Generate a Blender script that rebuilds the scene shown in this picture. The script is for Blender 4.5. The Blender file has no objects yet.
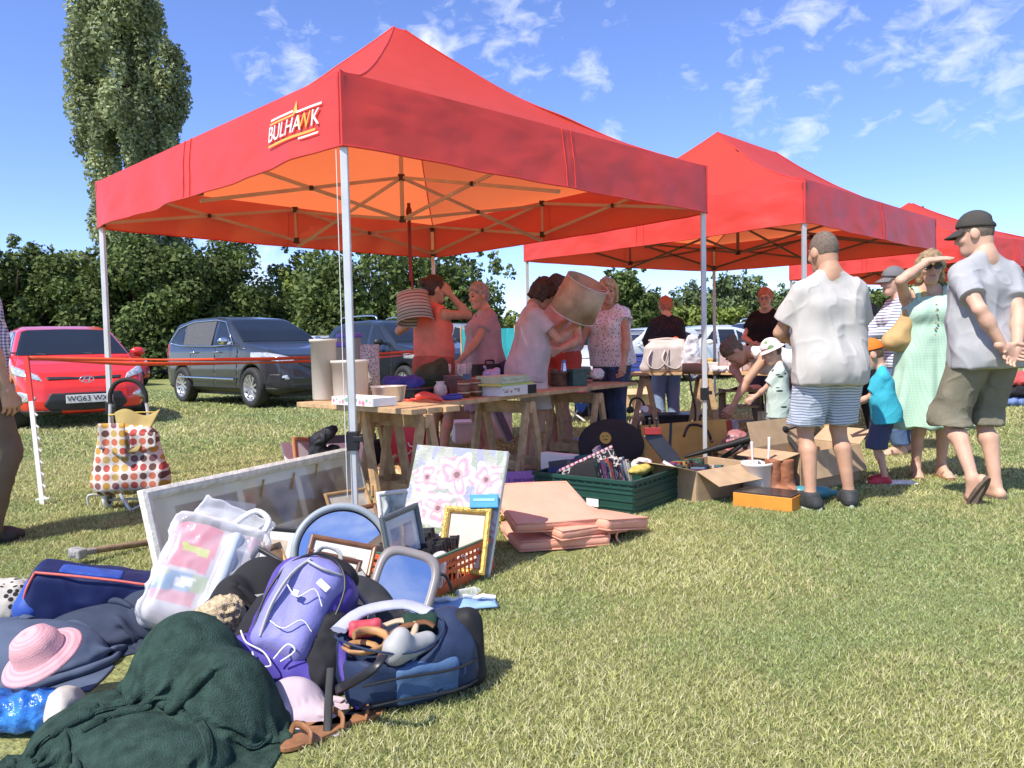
import bpy, bmesh, math, random
import numpy as np
from mathutils import Vector, Matrix, Euler
random.seed(7); RNG = np.random.default_rng(7)
C = bpy.context.scene
R = math.radians
# ------------------------------------------------------------------ camera
FPX, PITCH, ROLL, CAMH = 780.0, R(2.86), R(1.2), 1.07
_f = np.array([0, math.cos(PITCH), -math.sin(PITCH)])
_u0 = np.array([0, math.sin(PITCH), math.cos(PITCH)])
_x = np.array([1.0, 0, 0])
_r = math.cos(ROLL)*_x - math.sin(ROLL)*_u0
_u = math.sin(ROLL)*_x + math.cos(ROLL)*_u0
cam_d = bpy.data.cameras.new('camera'); cam = bpy.data.objects.new('camera', cam_d)
C.collection.objects.link(cam); C.camera = cam
cam.matrix_world = Matrix(((_r[0], _u[0], -_f[0], 0), (_r[1], _u[1], -_f[1], 0), (_r[2], _u[2], -_f[2], CAMH), (0, 0, 0, 1)))
cam_d.sensor_width = 36; cam_d.lens = FPX/1024*36; cam_d.clip_start = .05; cam_d.clip_end = 3000
def ray(px, py):
    return _f*FPX + _r*(px-512) - _u*(py-384)
def at(px, py, z=0.0):                       # the point of height z seen at a photo position
    d = ray(px, py); t = (z-CAMH)/d[2]
    return Vector((d[0]*t, d[1]*t, z))
def atd(px, py, y):                          # the point at depth y seen there
    d = ray(px, py); t = y/d[1]
    return Vector((d[0]*t, y, CAMH+d[2]*t))
# ------------------------------------------------------------------ light
SUN_EL, SUN_AZ = R(53), R(43)                # shadows run to the right and away
sdir = Vector((-math.sin(SUN_AZ)*math.cos(SUN_EL), -math.cos(SUN_AZ)*math.cos(SUN_EL), math.sin(SUN_EL)))
sl = bpy.data.lights.new('sun', 'SUN'); sl.energy = 4.4; sl.angle = R(.5); sl.color = (1, .94, .84)
so = bpy.data.objects.new('sun', sl); C.collection.objects.link(so); so.location = (0, 0, 30)
so.rotation_euler = sdir.to_track_quat('Z', 'Y').to_euler()
C.view_settings.view_transform = 'Standard'; C.view_settings.look = 'None'
C.view_settings.exposure = .6; C.view_settings.gamma = 1; C.view_settings.use_curve_mapping = False
W = bpy.data.worlds.new('World'); C.world = W; W.use_nodes = True
def build_world():
    nt = W.node_tree; nt.nodes.clear(); N = nt.nodes.new; L = nt.links.new
    out = N('ShaderNodeOutputWorld'); bg = N('ShaderNodeBackground'); bg.inputs[1].default_value = .145
    sky = N('ShaderNodeTexSky'); sky.sky_type = 'NISHITA'; sky.sun_disc = False
    sky.sun_elevation = SUN_EL
    # sun_rotation 0 puts the sun towards +Y, growing clockwise seen from above
    sky.sun_rotation = math.atan2(sdir.x, sdir.y); sky.altitude = 1800; sky.air_density = 1.0; sky.dust_density = 0; sky.ozone_density = 3.5
    tc = N('ShaderNodeTexCoord'); sep = N('ShaderNodeSeparateXYZ'); L(tc.outputs['Generated'], sep.inputs[0])
    def mth(op, a, b=None, clamp=False):
        m = N('ShaderNodeMath'); m.operation = op; m.use_clamp = clamp
        for i, v in enumerate((a, b)):
            if v is None: continue
            if isinstance(v, (int, float)): m.inputs[i].default_value = v
            else: L(v, m.inputs[i])
        return m.outputs[0]
    zz = mth('MAXIMUM', sep.outputs[2], .03)
    cmb = N('ShaderNodeCombineXYZ'); L(mth('DIVIDE', sep.outputs[0], zz), cmb.inputs[0]); L(mth('DIVIDE', sep.outputs[1], zz), cmb.inputs[1])
    n1 = N('ShaderNodeTexNoise'); n1.inputs['Scale'].default_value = 2.6; n1.inputs['Detail'].default_value = 7; n1.inputs['Roughness'].default_value = .62
    n1.inputs['Distortion'].default_value = .35; L(cmb.outputs[0], n1.inputs['Vector'])
    n2 = N('ShaderNodeTexNoise'); n2.inputs['Scale'].default_value = 26; n2.inputs['Detail'].default_value = 6; n2.inputs['Roughness'].default_value = .6
    n2.inputs['Distortion'].default_value = .5
    mp = N('ShaderNodeMapping'); mp.inputs['Scale'].default_value = (1, 1, 1.7); L(tc.outputs['Generated'], mp.inputs[0]); L(mp.outputs[0], n2.inputs['Vector'])
    tot = None
    # (photo position, angular radius in pixels, weight)
    for px, py, rad, wt in ((955, 30, 80, .68), (1005, 80, 50, .55), (820, 3, 60, .66), (745, 15, 34, .5), (290, 55, 42, .72), (432, 48, 30, 1.15), (505, 20, 60, .6),
                            (588, 72, 26, .8), (800, 118, 38, .6), (745, 92, 40, .5), (605, 143, 22, .9), (782, 160, 16, .75), (690, 82, 26, .4), (865, 130, 24, .4), (245, 262, 60, .8), (380, 25, 22, .4), (620, 10, 30, .3)):
        d = ray(px, py); d = d/np.linalg.norm(d)
        v = N('ShaderNodeVectorMath'); v.operation = 'DISTANCE'; L(tc.outputs['Generated'], v.inputs[0]); v.inputs[1].default_value = tuple(d)
        q = mth('MULTIPLY', mth('SUBTRACT', 1.0, mth('DIVIDE', v.outputs['Value'], rad/FPX*1.3), True), wt)
        tot = q if tot is None else mth('MAXIMUM', tot, q)
    # clouds elsewhere in the sky, out of frame and reflected in things
    els = mth('MULTIPLY', mth('SUBTRACT', n1.outputs['Fac'], .45, True), 3.2)
    els = mth('MULTIPLY', els, mth('GREATER_THAN', 0.3, sep.outputs[1]))
    m = mth('ADD', mth('MULTIPLY', tot, 1.25), mth('MULTIPLY', mth('SUBTRACT', n2.outputs['Fac'], .5), 2.6))
    m = mth('MULTIPLY', mth('SUBTRACT', m, .40), 1.0, True)
    m = mth('MULTIPLY', mth('MINIMUM', m, 1.0), mth('MINIMUM', mth('MULTIPLY', tot, 6.0), 1.0))
    m = mth('MULTIPLY', mth('MAXIMUM', m, els), .70, True)
    tint = N('ShaderNodeMix'); tint.data_type = 'RGBA'; tint.blend_type = 'MULTIPLY'; tint.inputs[0].default_value = 1
    L(sky.outputs[0], tint.inputs[6]); tint.inputs[7].default_value = (.93, .94, 1.22, 1)
    mx = N('ShaderNodeMix'); mx.data_type = 'RGBA'; L(m, mx.inputs[0]); L(tint.outputs[2], mx.inputs[6]); mx.inputs[7].default_value = (5.6, 5.8, 6.2, 1)
    L(mx.outputs[2], bg.inputs[0]); L(bg.outputs[0], out.inputs[0])
build_world()
# ------------------------------------------------------------------ helpers
COL = C.collection
def link(o, parent=None):
    COL.objects.link(o)
    if parent: o.parent = parent
    return o
def tag(o, label=None, cat=None, group=None, kind=None):
    if label: o['label'] = label
    if cat: o['category'] = cat
    if group: o['group'] = group
    if kind: o['kind'] = kind
    return o
def thing(name, label, cat, loc=(0, 0, 0), rz=0.0, group=None, rot=None):
    o = bpy.data.objects.new(name, None); o.empty_display_size = .1
    o.location = loc; o.rotation_euler = rot if rot else (0, 0, rz)
    link(o); return tag(o, label, cat, group)
def dup(root, loc=None, rz=None, label=None, group=None, rot=None):
    r = root.copy(); COL.objects.link(r)
    if loc is not None: r.location = loc
    if rz is not None: r.rotation_euler = (0, 0, rz)
    if rot is not None: r.rotation_euler = rot
    if label: r['label'] = label
    if group: r['group'] = group
    for ch in list(root.children):
        c = ch.copy(); COL.objects.link(c); c.parent = r
        for g in list(ch.children):
            e = g.copy(); COL.objects.link(e); e.parent = c
    return r
def newmat(name):
    m = bpy.data.materials.new(name); m.use_nodes = True
    return m, m.node_tree, m.node_tree.nodes['Principled BSDF']
_mc = {}
def fold_bump(nt, tc, prev, strength=.5, scale=5.0, stretch=(1, 1, .45)):
    """soft drape creases: a smooth stretched noise, bumped"""
    N = nt.nodes.new; L = nt.links.new
    mp = N('ShaderNodeMapping'); mp.inputs['Scale'].default_value = stretch; mp.inputs['Rotation'].default_value = (.5, .35, 0); L(tc.outputs['Object'], mp.inputs[0])
    n = N('ShaderNodeTexNoise'); n.inputs['Scale'].default_value = scale; n.inputs['Detail'].default_value = 1.6; n.inputs['Roughness'].default_value = .45; n.inputs['Distortion'].default_value = .5
    L(mp.outputs[0], n.inputs['Vector'])
    bp = N('ShaderNodeBump'); bp.inputs['Strength'].default_value = strength; bp.inputs['Distance'].default_value = .12; L(n.outputs['Fac'], bp.inputs['Height'])
    if prev is not None: L(prev, bp.inputs['Normal'])
    return bp.outputs[0]
def mat(name, col, rough=.6, var=.12, scale=9.0, bump=.0, bscale=80.0, metal=0.0, spec=None, transl=0.0, coat=0.0, col2=None, sss=0, fold=0):
    """plain procedural surface: colour wandering on a noise, optional bump"""
    key = (name, tuple(col), rough, var, scale, bump)
    if key in _mc: return _mc[key]
    m, nt, b = newmat(name); N = nt.nodes.new; L = nt.links.new
    tc = N('ShaderNodeTexCoord'); n = N('ShaderNodeTexNoise'); n.inputs['Scale'].default_value = scale; n.inputs['Detail'].default_value = 5
    L(tc.outputs['Object'], n.inputs['Vector'])
    rp = N('ShaderNodeValToRGB'); c = np.array(col[:3])
    d = np.array(col2[:3]) if col2 is not None else None
    rp.color_ramp.elements[0].position = .32; rp.color_ramp.elements[1].position = .68
    rp.color_ramp.elements[0].color = (*np.clip(c*(1-var), 0, 1), 1)
    rp.color_ramp.elements[1].color = (*(d if d is not None else np.clip(c*(1+var), 0, 1)), 1)
    L(n.outputs['Fac'], rp.inputs[0]); L(rp.outputs[0], b.inputs['Base Color'])
    b.inputs['Roughness'].default_value = rough; b.inputs['Metallic'].default_value = metal
    if spec is not None: b.inputs['Specular IOR Level'].default_value = spec
    if coat: b.inputs['Coat Weight'].default_value = coat; b.inputs['Coat Roughness'].default_value = .05
    if sss: b.inputs['Subsurface Weight'].default_value = sss; b.inputs['Subsurface Radius'].default_value = (.012, .004, .002)
    if bump:
        n2 = N('ShaderNodeTexNoise'); n2.inputs['Scale'].default_value = bscale; n2.inputs['Detail'].default_value = 4
        L(tc.outputs['Object'], n2.inputs['Vector'])
        bp = N('ShaderNodeBump'); bp.inputs['Strength'].default_value = bump; bp.inputs['Distance'].default_value = .01
        L(n2.outputs['Fac'], bp.inputs['Height']); L(fold_bump(nt, tc, bp.outputs[0], fold) if fold else bp.outputs[0], b.inputs['Normal'])
    if transl:
        tr = N('ShaderNodeBsdfTranslucent'); ms = N('ShaderNodeMixShader'); ms.inputs[0].default_value = transl
        L(rp.outputs[0], tr.inputs[0]); L(b.outputs[0], ms.inputs[1]); L(tr.outputs[0], ms.inputs[2])
        L(ms.outputs[0], nt.nodes['Material Output'].inputs[0])
    _mc[key] = m
    return m
def attr_mat(name, rough=.6, transl=0.0, spec=.3, bump=0, bscale=60, coat=0):
    """colour comes from the mesh's own 'Col' attribute (print, paint, leaf tint)"""
    if name in _mc: return _mc[name]
    m, nt, b = newmat(name); N = nt.nodes.new; L = nt.links.new
    a = N('ShaderNodeAttribute'); a.attribute_name = 'Col'; L(a.outputs['Color'], b.inputs['Base Color'])
    b.inputs['Roughness'].default_value = rough; b.inputs['Specular IOR Level'].default_value = spec
    if coat: b.inputs['Coat Weight'].default_value = coat; b.inputs['Coat Roughness'].default_value = .04
    if bump:
        tc = N('ShaderNodeTexCoord'); n2 = N('ShaderNodeTexNoise'); n2.inputs['Scale'].default_value = bscale; n2.inputs['Detail'].default_value = 4
        L(tc.outputs['Object'], n2.inputs['Vector']); bp = N('ShaderNodeBump'); bp.inputs['Strength'].default_value = bump; bp.inputs['Distance'].default_value = .01
        L(n2.outputs['Fac'], bp.inputs['Height']); L(bp.outputs[0], b.inputs['Normal'])
    if transl:
        tr = N('ShaderNodeBsdfTranslucent'); ms = N('ShaderNodeMixShader'); ms.inputs[0].default_value = transl
        L(a.outputs['Color'], tr.inputs[0]); L(b.outputs[0], ms.inputs[1]); L(tr.outputs[0], ms.inputs[2])
        L(ms.outputs[0], nt.nodes['Material Output'].inputs[0])
    _mc[name] = m
    return m
def clear_mat(name, col=(.9, .95, .95), rough=.12, alpha=.3, tint=None):
    if name in _mc: return _mc[name]
    m, nt, b = newmat(name); N = nt.nodes.new; L = nt.links.new
    b.inputs['Base Color'].default_value = (*col, 1); b.inputs['Roughness'].default_value = rough
    tr = N('ShaderNodeBsdfTransparent'); ms = N('ShaderNodeMixShader'); ms.inputs[0].default_value = alpha
    tr.inputs[0].default_value = (*(tint or (1, 1, 1)), 1)
    fr = N('ShaderNodeLayerWeight'); fr.inputs[0].default_value = .25
    ad = N('ShaderNodeMath'); ad.operation = 'ADD'; ad.use_clamp = True; ad.inputs[1].default_value = alpha
    L(fr.outputs['Facing'], ad.inputs[0]); L(ad.outputs[0], ms.inputs[0])
    L(tr.outputs[0], ms.inputs[1]); L(b.outputs[0], ms.inputs[2]); L(ms.outputs[0], nt.nodes['Material Output'].inputs[0])
    _mc[name] = m
    return m
def mesh_obj(name, V, F, mats=(), parent=None, smooth=False, midx=None, col=None, loc=None, rot=None):
    """V (n,3); F list of index lists or an (m,k) array"""
    me = bpy.data.meshes.new(name)
    V = np.asarray(V, np.float32).reshape(-1, 3)
    if isinstance(F, np.ndarray):
        k = F.shape[1]; m = len(F)
        me.vertices.add(len(V)); me.vertices.foreach_set('co', V.ravel())
        me.loops.add(m*k); me.loops.foreach_set('vertex_index', F.astype(np.int32).ravel())
        me.polygons.add(m); me.polygons.foreach_set('loop_start', (np.arange(m)*k).astype(np.int32))
        try: me.polygons.foreach_set('loop_total', np.full(m, k, np.int32))
        except Exception: pass
        me.update(calc_edges=True)
    else:
        me.from_pydata([tuple(v) for v in V], [], F); me.update()
    if not isinstance(mats, (list, tuple)): mats = [mats]
    for m_ in mats: me.materials.append(m_)
    if midx is not None: me.polygons.foreach_set('material_index', np.asarray(midx, np.int32))
    if smooth: me.polygons.foreach_set('use_smooth', np.ones(len(me.polygons), bool))
    if col is not None:
        a = me.color_attributes.new('Col', 'FLOAT_COLOR', 'POINT')
        c4 = np.ones((len(V), 4), np.float32); c4[:, :3] = col
        a.data.foreach_set('color', c4.ravel())
    me.validate()
    o = bpy.data.objects.new(name, me); link(o, parent)
    if loc is not None: o.location = loc
    if rot is not None: o.rotation_euler = rot
    return o
class MB:
    """collects solids for ONE mesh"""
    def __init__(s): s.v, s.f, s.mi, s.sm, s.M, s.cur = [], [], [], [], Matrix(), 0
    def add(s, vs, fs, smooth=False):
        n = len(s.v)
        s.v += [tuple(s.M @ Vector(v)) for v in vs]
        s.f += [[i+n for i in f] for f in fs]; s.mi += [s.cur]*len(fs); s.sm += [smooth]*len(fs); return s
    def box(s, c, d, rot=None, taper=1.0):
        x, y, z = d[0]/2, d[1]/2, d[2]/2; vs = []
        m = (rot.to_matrix() if isinstance(rot, Euler) else rot) if rot is not None else Matrix.Identity(3)
        for zz, t in ((-z, 1), (z, taper)):
            for xx, yy in ((-x, -y), (x, -y), (x, y), (-x, y)): vs.append(Vector(c)+m @ Vector((xx*t, yy*t, zz)))
        return s.add(vs, [(0, 3, 2, 1), (4, 5, 6, 7), (0, 1, 5, 4), (1, 2, 6, 5), (2, 3, 7, 6), (3, 0, 4, 7)])
    def bar(s, a, b, w, h=None, up=(0, 0, 1)):
        a, b = Vector(a), Vector(b); d = b-a; L = d.length; z = d/L
        u = Vector(up)
        if abs(z.dot(u)) > .97: u = Vector((0, 1, 0))
        x = u.cross(z).normalized(); y = z.cross(x); h = h or w
        m = Matrix((x, y, z)).transposed()
        return s.box((a+b)/2, (w, h, L), m)
    def cyl(s, a, b, r0, r1=None, n=16, caps=True):
        r1 = r0 if r1 is None else r1
        a, b = Vector(a), Vector(b); z = (b-a).normalized(); u = Vector((0, 0, 1)) if abs(z.z) < .9 else Vector((1, 0, 0))
        x = u.cross(z).normalized(); y = z.cross(x); vs = []
        for p, r in ((a, r0), (b, r1)):
            for i in range(n): t = 2*math.pi*i/n; vs.append(p+(x*math.cos(t)+y*math.sin(t))*r)
        s.add(vs, [(i, (i+1) % n, n+(i+1) % n, n+i) for i in range(n)], True)
        if caps: s.add(vs, [tuple(range(n))[::-1], tuple(range(n, 2*n))])
        return s
    def lathe(s, prof, n=24, c=(0, 0, 0), closed=False):
        vs = []
        for r, z in prof:
            for i in range(n): t = 2*math.pi*i/n; vs.append((c[0]+r*math.cos(t), c[1]+r*math.sin(t), c[2]+z))
        m = len(prof); fs = []
        for j in range(m-1+(1 if closed else 0)):
            k = (j+1) % m
            for i in range(n): fs.append((j*n+i, j*n+(i+1) % n, k*n+(i+1) % n, k*n+i))
        s.add(vs, fs, True); return s
    def tube(s, pts, r, n=8, flat=1.0, closed=False):
        P = [Vector([float(c) for c in p]) for p in pts]
        if 3 <= len(P) <= 9 and not closed:          # round off hand-placed bends
            q, rr = [], []; g = lambda i: P[max(0, min(len(P)-1, i))]; rl = r if isinstance(r, (list, tuple)) else [r]*len(P)
            for i in range(len(P)-1):
                for k in range(4):
                    t = k/4; a, b, c, d = g(i-1), g(i), g(i+1), g(i+2)
                    q.append(.5*((2*b)+(c-a)*t+(2*a-5*b+4*c-d)*t*t+(3*b-a-3*c+d)*t**3)); rr.append(rl[i]*(1-t)+rl[i+1]*t)
            P = q+[P[-1]]; r = rr+[rl[-1]]
        vs = []; m = len(P); x = None
        for i in range(m):
            if closed: z = (P[(i+1) % m]-P[i-1]).normalized()
            else: z = (P[min(i+1, m-1)]-P[max(i-1, 0)]).normalized()
            if x is None:
                u = Vector((0, 0, 1)) if abs(z.z) < .9 else Vector((1, 0, 0)); x = u.cross(z).normalized()
            else: x = (x-z*x.dot(z)).normalized()
            y = z.cross(x); rr = r[i] if isinstance(r, (list, tuple)) else r
            for k in range(n): t = 2*math.pi*k/n; vs.append(P[i]+(x*math.cos(t)+y*math.sin(t)*flat)*rr)
        fs = []
        for i in range(m-(0 if closed else 1)):
            j = (i+1) % m
            for k in range(n): fs.append((i*n+k, i*n+(k+1) % n, j*n+(k+1) % n, j*n+k))
        s.add(vs, fs, True)
        if not closed: s.add(vs, [tuple(range(n))[::-1], tuple(range((m-1)*n, m*n))])
        return s
    def prism(s, poly, t, M=None):
        """2-D outline in local xy, thickness t along +z"""
        n = len(poly); vs = [(p[0], p[1], 0) for p in poly]+[(p[0], p[1], t) for p in poly]
        if M is not None: vs = [M @ Vector(v) for v in vs]
        return s.add(vs, [tuple(range(n))[::-1], tuple(range(n, 2*n))]+[(i, (i+1) % n, n+(i+1) % n, n+i) for i in range(n)])
    def sheet(s, fn, nu, nv, smooth=True):
        vs = [fn(i/nu, j/nv) for j in range(nv+1) for i in range(nu+1)]
        return s.add(vs, [(j*(nu+1)+i, j*(nu+1)+i+1, (j+1)*(nu+1)+i+1, (j+1)*(nu+1)+i) for j in range(nv) for i in range(nu)], smooth)
    def ball(s, c, r, n=12, m=8):
        r = (r, r, r) if isinstance(r, (int, float)) else r
        vs = [(c[0]+r[0]*math.sin(math.pi*j/m)*math.cos(2*math.pi*i/n), c[1]+r[1]*math.sin(math.pi*j/m)*math.sin(2*math.pi*i/n), c[2]+r[2]*math.cos(math.pi*j/m)) for j in range(m+1) for i in range(n)]
        return s.add(vs, [(j*n+i, (j+1)*n+i, (j+1)*n+(i+1) % n, j*n+(i+1) % n) for j in range(m) for i in range(n)], True)
    def build(s, name, mats, parent=None, bevel=0, solid=0, loc=None, rot=None, sub=0, col=None):
        o = mesh_obj(name, s.v, s.f, mats, parent, midx=s.mi, loc=loc, rot=rot, col=col)
        o.data.polygons.foreach_set('use_smooth', np.array(s.sm, bool))if len(s.sm) == len(o.data.polygons) else None
        if solid: md = o.modifiers.new('solid', 'SOLIDIFY'); md.thickness = solid; md.offset = 0
        if bevel: md = o.modifiers.new('bevel', 'BEVEL'); md.width = bevel; md.segments = 2; md.limit_method = 'ANGLE'; md.angle_limit = R(40)
        if sub: md = o.modifiers.new('sub', 'SUBSURF'); md.levels = sub; md.render_levels = sub
        return o
# ---- vectorised value noise
def _hash(i, j, k, seed):
    n = (i*374761393+j*668265263+k*2147483647+seed*1274126177) & 0xFFFFFFFF
    n = ((n ^ (n >> 13))*1274126177) & 0xFFFFFFFF
    n = ((n ^ (n >> 16))*2246822519) & 0xFFFFFFFF
    return ((n ^ (n >> 15)) & 0xFFFFFF)/float(0xFFFFFF)
def vnoise(P, scale=1.0, seed=0, octv=1):
    P = np.asarray(P, np.float64)*scale; out = 0; amp = 1
    for o in range(octv):
        I = np.floor(P).astype(np.int64); f = P-I; f = f*f*(3-2*f)
        r = 0
        for a in (0, 1):
            for b in (0, 1):
                for c in (0, 1):
                    w = (f[:, 0] if a else 1-f[:, 0])*(f[:, 1] if b else 1-f[:, 1])*(f[:, 2] if c else 1-f[:, 2])
                    r = r+w*_hash(I[:, 0]+a, I[:, 1]+b, I[:, 2]+c, seed+o)
        out = out+amp*(r-.5); amp *= .5; P = P*2.03
    return out
# ---- signed-distance modelling on a grid, meshed by surface nets
def polysdf(PX, PY, poly):
    P = np.asarray(poly, np.float64); d = np.full(PX.shape, 1e9); s = np.ones(PX.shape)
    n = len(P)
    for i in range(n):
        a, b = P[i], P[(i-1) % n]; e = b-a
        wx, wy = PX-a[0], PY-a[1]; t = np.clip((wx*e[0]+wy*e[1])/(e@e+1e-12), 0, 1)
        bx, by = wx-e[0]*t, wy-e[1]*t; d = np.minimum(d, bx*bx+by*by)
        c1 = PY >= a[1]; c2 = PY < b[1]; c3 = e[0]*wy > e[1]*wx
        s = np.where((c1 & c2 & c3) | (~c1 & ~c2 & ~c3), -s, s)
    return (s*np.sqrt(d)).astype(np.float32)
def smin(a, b, k):
    if k <= 0: return np.minimum(a, b)
    h = np.maximum(k-np.abs(a-b), 0)/k
    return np.minimum(a, b)-h*h*k*.25
def smax(a, b, k): return -smin(-a, -b, k)
def surfnets(F, lo, h):
    S = F < 0; nx, ny, nz = F.shape
    cnt = np.zeros((nx-1, ny-1, nz-1), np.int8)
    for a in (0, 1):
        for b in (0, 1):
            for c in (0, 1): cnt += S[a:nx-1+a, b:ny-1+b, c:nz-1+c]
    act = (cnt > 0) & (cnt < 8); idx = np.full(act.shape, -1, np.int64); ijk = np.argwhere(act); idx[act] = np.arange(len(ijk))
    acc = np.zeros((len(ijk), 3)); num = np.zeros(len(ijk)); I, J, K = ijk.T
    cs = [(a, b, c) for a in (0, 1) for b in (0, 1) for c in (0, 1)]
    for a in cs:
        for ax in range(3):
            if a[ax]: continue
            b = list(a); b[ax] = 1
            fa = F[I+a[0], J+a[1], K+a[2]]; fb = F[I+b[0], J+b[1], K+b[2]]
            m = (fa < 0) != (fb < 0); t = np.where(m, fa/np.where(m, fa-fb, 1), 0)
            for q in range(3): acc[:, q] += m*(a[q]+(t if q == ax else 0))
            num += m
    V = np.asarray(lo)+h*(ijk+acc/num[:, None]); Fs = []
    for ax in range(3):
        A = S.take(range(S.shape[ax]-1), ax); B = S.take(range(1, S.shape[ax]), ax)
        ch = np.argwhere(A != B); o1, o2 = (ax+1) % 3, (ax+2) % 3
        ok = (ch[:, o1] > 0) & (ch[:, o2] > 0) & (ch[:, o1] < F.shape[o1]-1) & (ch[:, o2] < F.shape[o2]-1); ch = ch[ok]
        def cell(d1, d2):
            q = ch.copy(); q[:, o1] += d1; q[:, o2] += d2; return idx[q[:, 0], q[:, 1], q[:, 2]]
        quad = np.stack([cell(-1, -1), cell(0, -1), cell(0, 0), cell(-1, 0)], 1)
        flip = ~A[ch[:, 0], ch[:, 1], ch[:, 2]]
        quad[flip] = quad[flip][:, ::-1]; Fs.append(quad)
    return V, np.concatenate(Fs)
class Fld:
    def __init__(s, lo, hi, h):
        s.h = h; s.lo = np.asarray(lo, float)-3*h
        n = np.ceil((np.asarray(hi)+3*h-s.lo)/h).astype(int)+1
        s.ax = [(s.lo[i]+h*np.arange(n[i])).astype(np.float32) for i in range(3)]
        s.F = np.full(n, .5, np.float32)
    def sub(s, lo, hi):
        sl = []
        for i in range(3):
            a = int(np.clip(np.floor((lo[i]-s.lo[i])/s.h), 0, len(s.ax[i]))); b = int(np.clip(np.ceil((hi[i]-s.lo[i])/s.h)+1, 0, len(s.ax[i])))
            sl.append(slice(a, b))
        sl = tuple(sl)
        return sl, s.ax[0][sl[0]][:, None, None], s.ax[1][sl[1]][None, :, None], s.ax[2][sl[2]][None, None, :]
    def put(s, sl, d, k, neg=False):
        if d.size == 0: return
        s.F[sl] = smax(s.F[sl], -d, k) if neg else smin(s.F[sl], d, k)
    def cap(s, a, b, ra, rb=None, k=.02, flat=False, neg=False, sy=1.0, end=False):
        a = np.asarray(a, float); b = np.asarray(b, float); rb = ra if rb is None else rb
        m = max(ra, rb)+k+2*s.h
        sl, X, Y, Z = s.sub(np.minimum(a, b)-m, np.maximum(a, b)+m)
        e = b-a; L2 = float(e@e)+1e-9
        tu = ((X-a[0])*e[0]+(Y-a[1])*e[1]+(Z-a[2])*e[2])/L2; t = np.clip(tu, 0, 1)
        d = np.sqrt((X-a[0]-t*e[0])**2+((Y-a[1]-t*e[1])/sy)**2+(Z-a[2]-t*e[2])**2)-(ra+t*(rb-ra))
        if flat: d = np.maximum(d, (np.abs(tu-.5)-.5)*math.sqrt(L2))
        if end: d = np.maximum(d, (tu-1)*math.sqrt(L2))
        s.put(sl, d, k, neg)
    def ell(s, c, r, M=None, k=.02, neg=False):
        c = np.asarray(c, float); r = np.asarray(r, float); m = r.max()+k+2*s.h
        sl, X, Y, Z = s.sub(c-m, c+m); X, Y, Z = X-c[0], Y-c[1], Z-c[2]
        if M is not None:
            A = np.array(M)[:3, :3].T
            X, Y, Z = [A[i, 0]*X+A[i, 1]*Y+A[i, 2]*Z for i in range(3)]
        k0 = np.sqrt((X/r[0])**2+(Y/r[1])**2+(Z/r[2])**2); k1 = np.sqrt((X/r[0]**2)**2+(Y/r[1]**2)**2+(Z/r[2]**2)**2)+1e-9
        s.put(sl, k0*(k0-1)/k1, k, neg)
    def box(s, c, d, M=None, rd=.01, k=.01, neg=False):
        c = np.asarray(c, float); q = np.asarray(d, float)/2-rd; m = np.linalg.norm(d)/2+k+2*s.h
        sl, X, Y, Z = s.sub(c-m, c+m); X, Y, Z = X-c[0], Y-c[1], Z-c[2]
        if M is not None:
            A = np.array(M)[:3, :3].T
            X, Y, Z = [A[i, 0]*X+A[i, 1]*Y+A[i, 2]*Z for i in range(3)]
        ax, ay, az = np.abs(X)-q[0], np.abs(Y)-q[1], np.abs(Z)-q[2]
        dd = np.sqrt(np.maximum(ax, 0)**2+np.maximum(ay, 0)**2+np.maximum(az, 0)**2)+np.minimum(np.maximum(np.maximum(ax, ay), az), 0)-rd
        s.put(sl, dd, k, neg)
    def clip(s, p, n, k=.004):
        n = np.asarray(n, float)/np.linalg.norm(n); X, Y, Z = s.ax[0][:, None, None], s.ax[1][None, :, None], s.ax[2][None, None, :]
        s.F = smax(s.F, ((X-p[0])*n[0]+(Y-p[1])*n[1]+(Z-p[2])*n[2]).astype(np.float32), k)
    def mesh(s, name, mats, parent=None, noise=None, midx=None, smooth=True, loc=None, rot=None, colfn=None, relax=1):
        V, F = surfnets(s.F, s.lo, s.h)
        for _ in range(relax): V = relaxv(V, F)
        if noise:
            Nn = vnormals(V, F)
            V = V+Nn*noise(V)[:, None]
        mi = midx(V[F].mean(1)) if midx else None
        return mesh_obj(name, V, F, mats, parent, smooth, mi, colfn(V) if colfn else None, loc, rot)
def vnormals(V, F):
    n = np.cross(V[F[:, 2]]-V[F[:, 0]], V[F[:, 3]]-V[F[:, 1]]); o = np.zeros_like(V)
    for q in range(4): np.add.at(o, F[:, q], n)
    return o/(np.linalg.norm(o, axis=1, keepdims=True)+1e-12)
def relaxv(V, F, w=.5):
    s = np.zeros_like(V); n = np.zeros(len(V)); c = V[F].mean(1)
    for q in range(4): np.add.at(s, F[:, q], c); np.add.at(n, F[:, q], 1)
    return V*(1-w)+w*s/np.maximum(n, 1)[:, None]
def wrinkle(amp, scale, seed=0, stretch=(1, 1, .5)):
    st = np.array(stretch)
    return lambda V: amp*((1-2*np.abs(vnoise(V*st, scale, seed, 2)))*.8-.5)
def print_grid(w, h, fn, nx=60, nz=60, y=0.0):
    """front-facing printed sheet in the xz plane, x centred, z from 0: verts, faces, colours; fn(u, v)->rgb arrays"""
    u, v = np.meshgrid(np.linspace(0, 1, nx+1), np.linspace(0, 1, nz+1))
    V = np.stack([(u-.5)*w, np.full_like(u, y), v*h], -1).reshape(-1, 3)
    a = (np.arange(nz)[:, None]*(nx+1)+np.arange(nx)[None]).ravel()
    F = np.stack([a, a+1, a+nx+2, a+nx+1], 1)
    return V, F, fn(u.ravel(), v.ravel())
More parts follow.
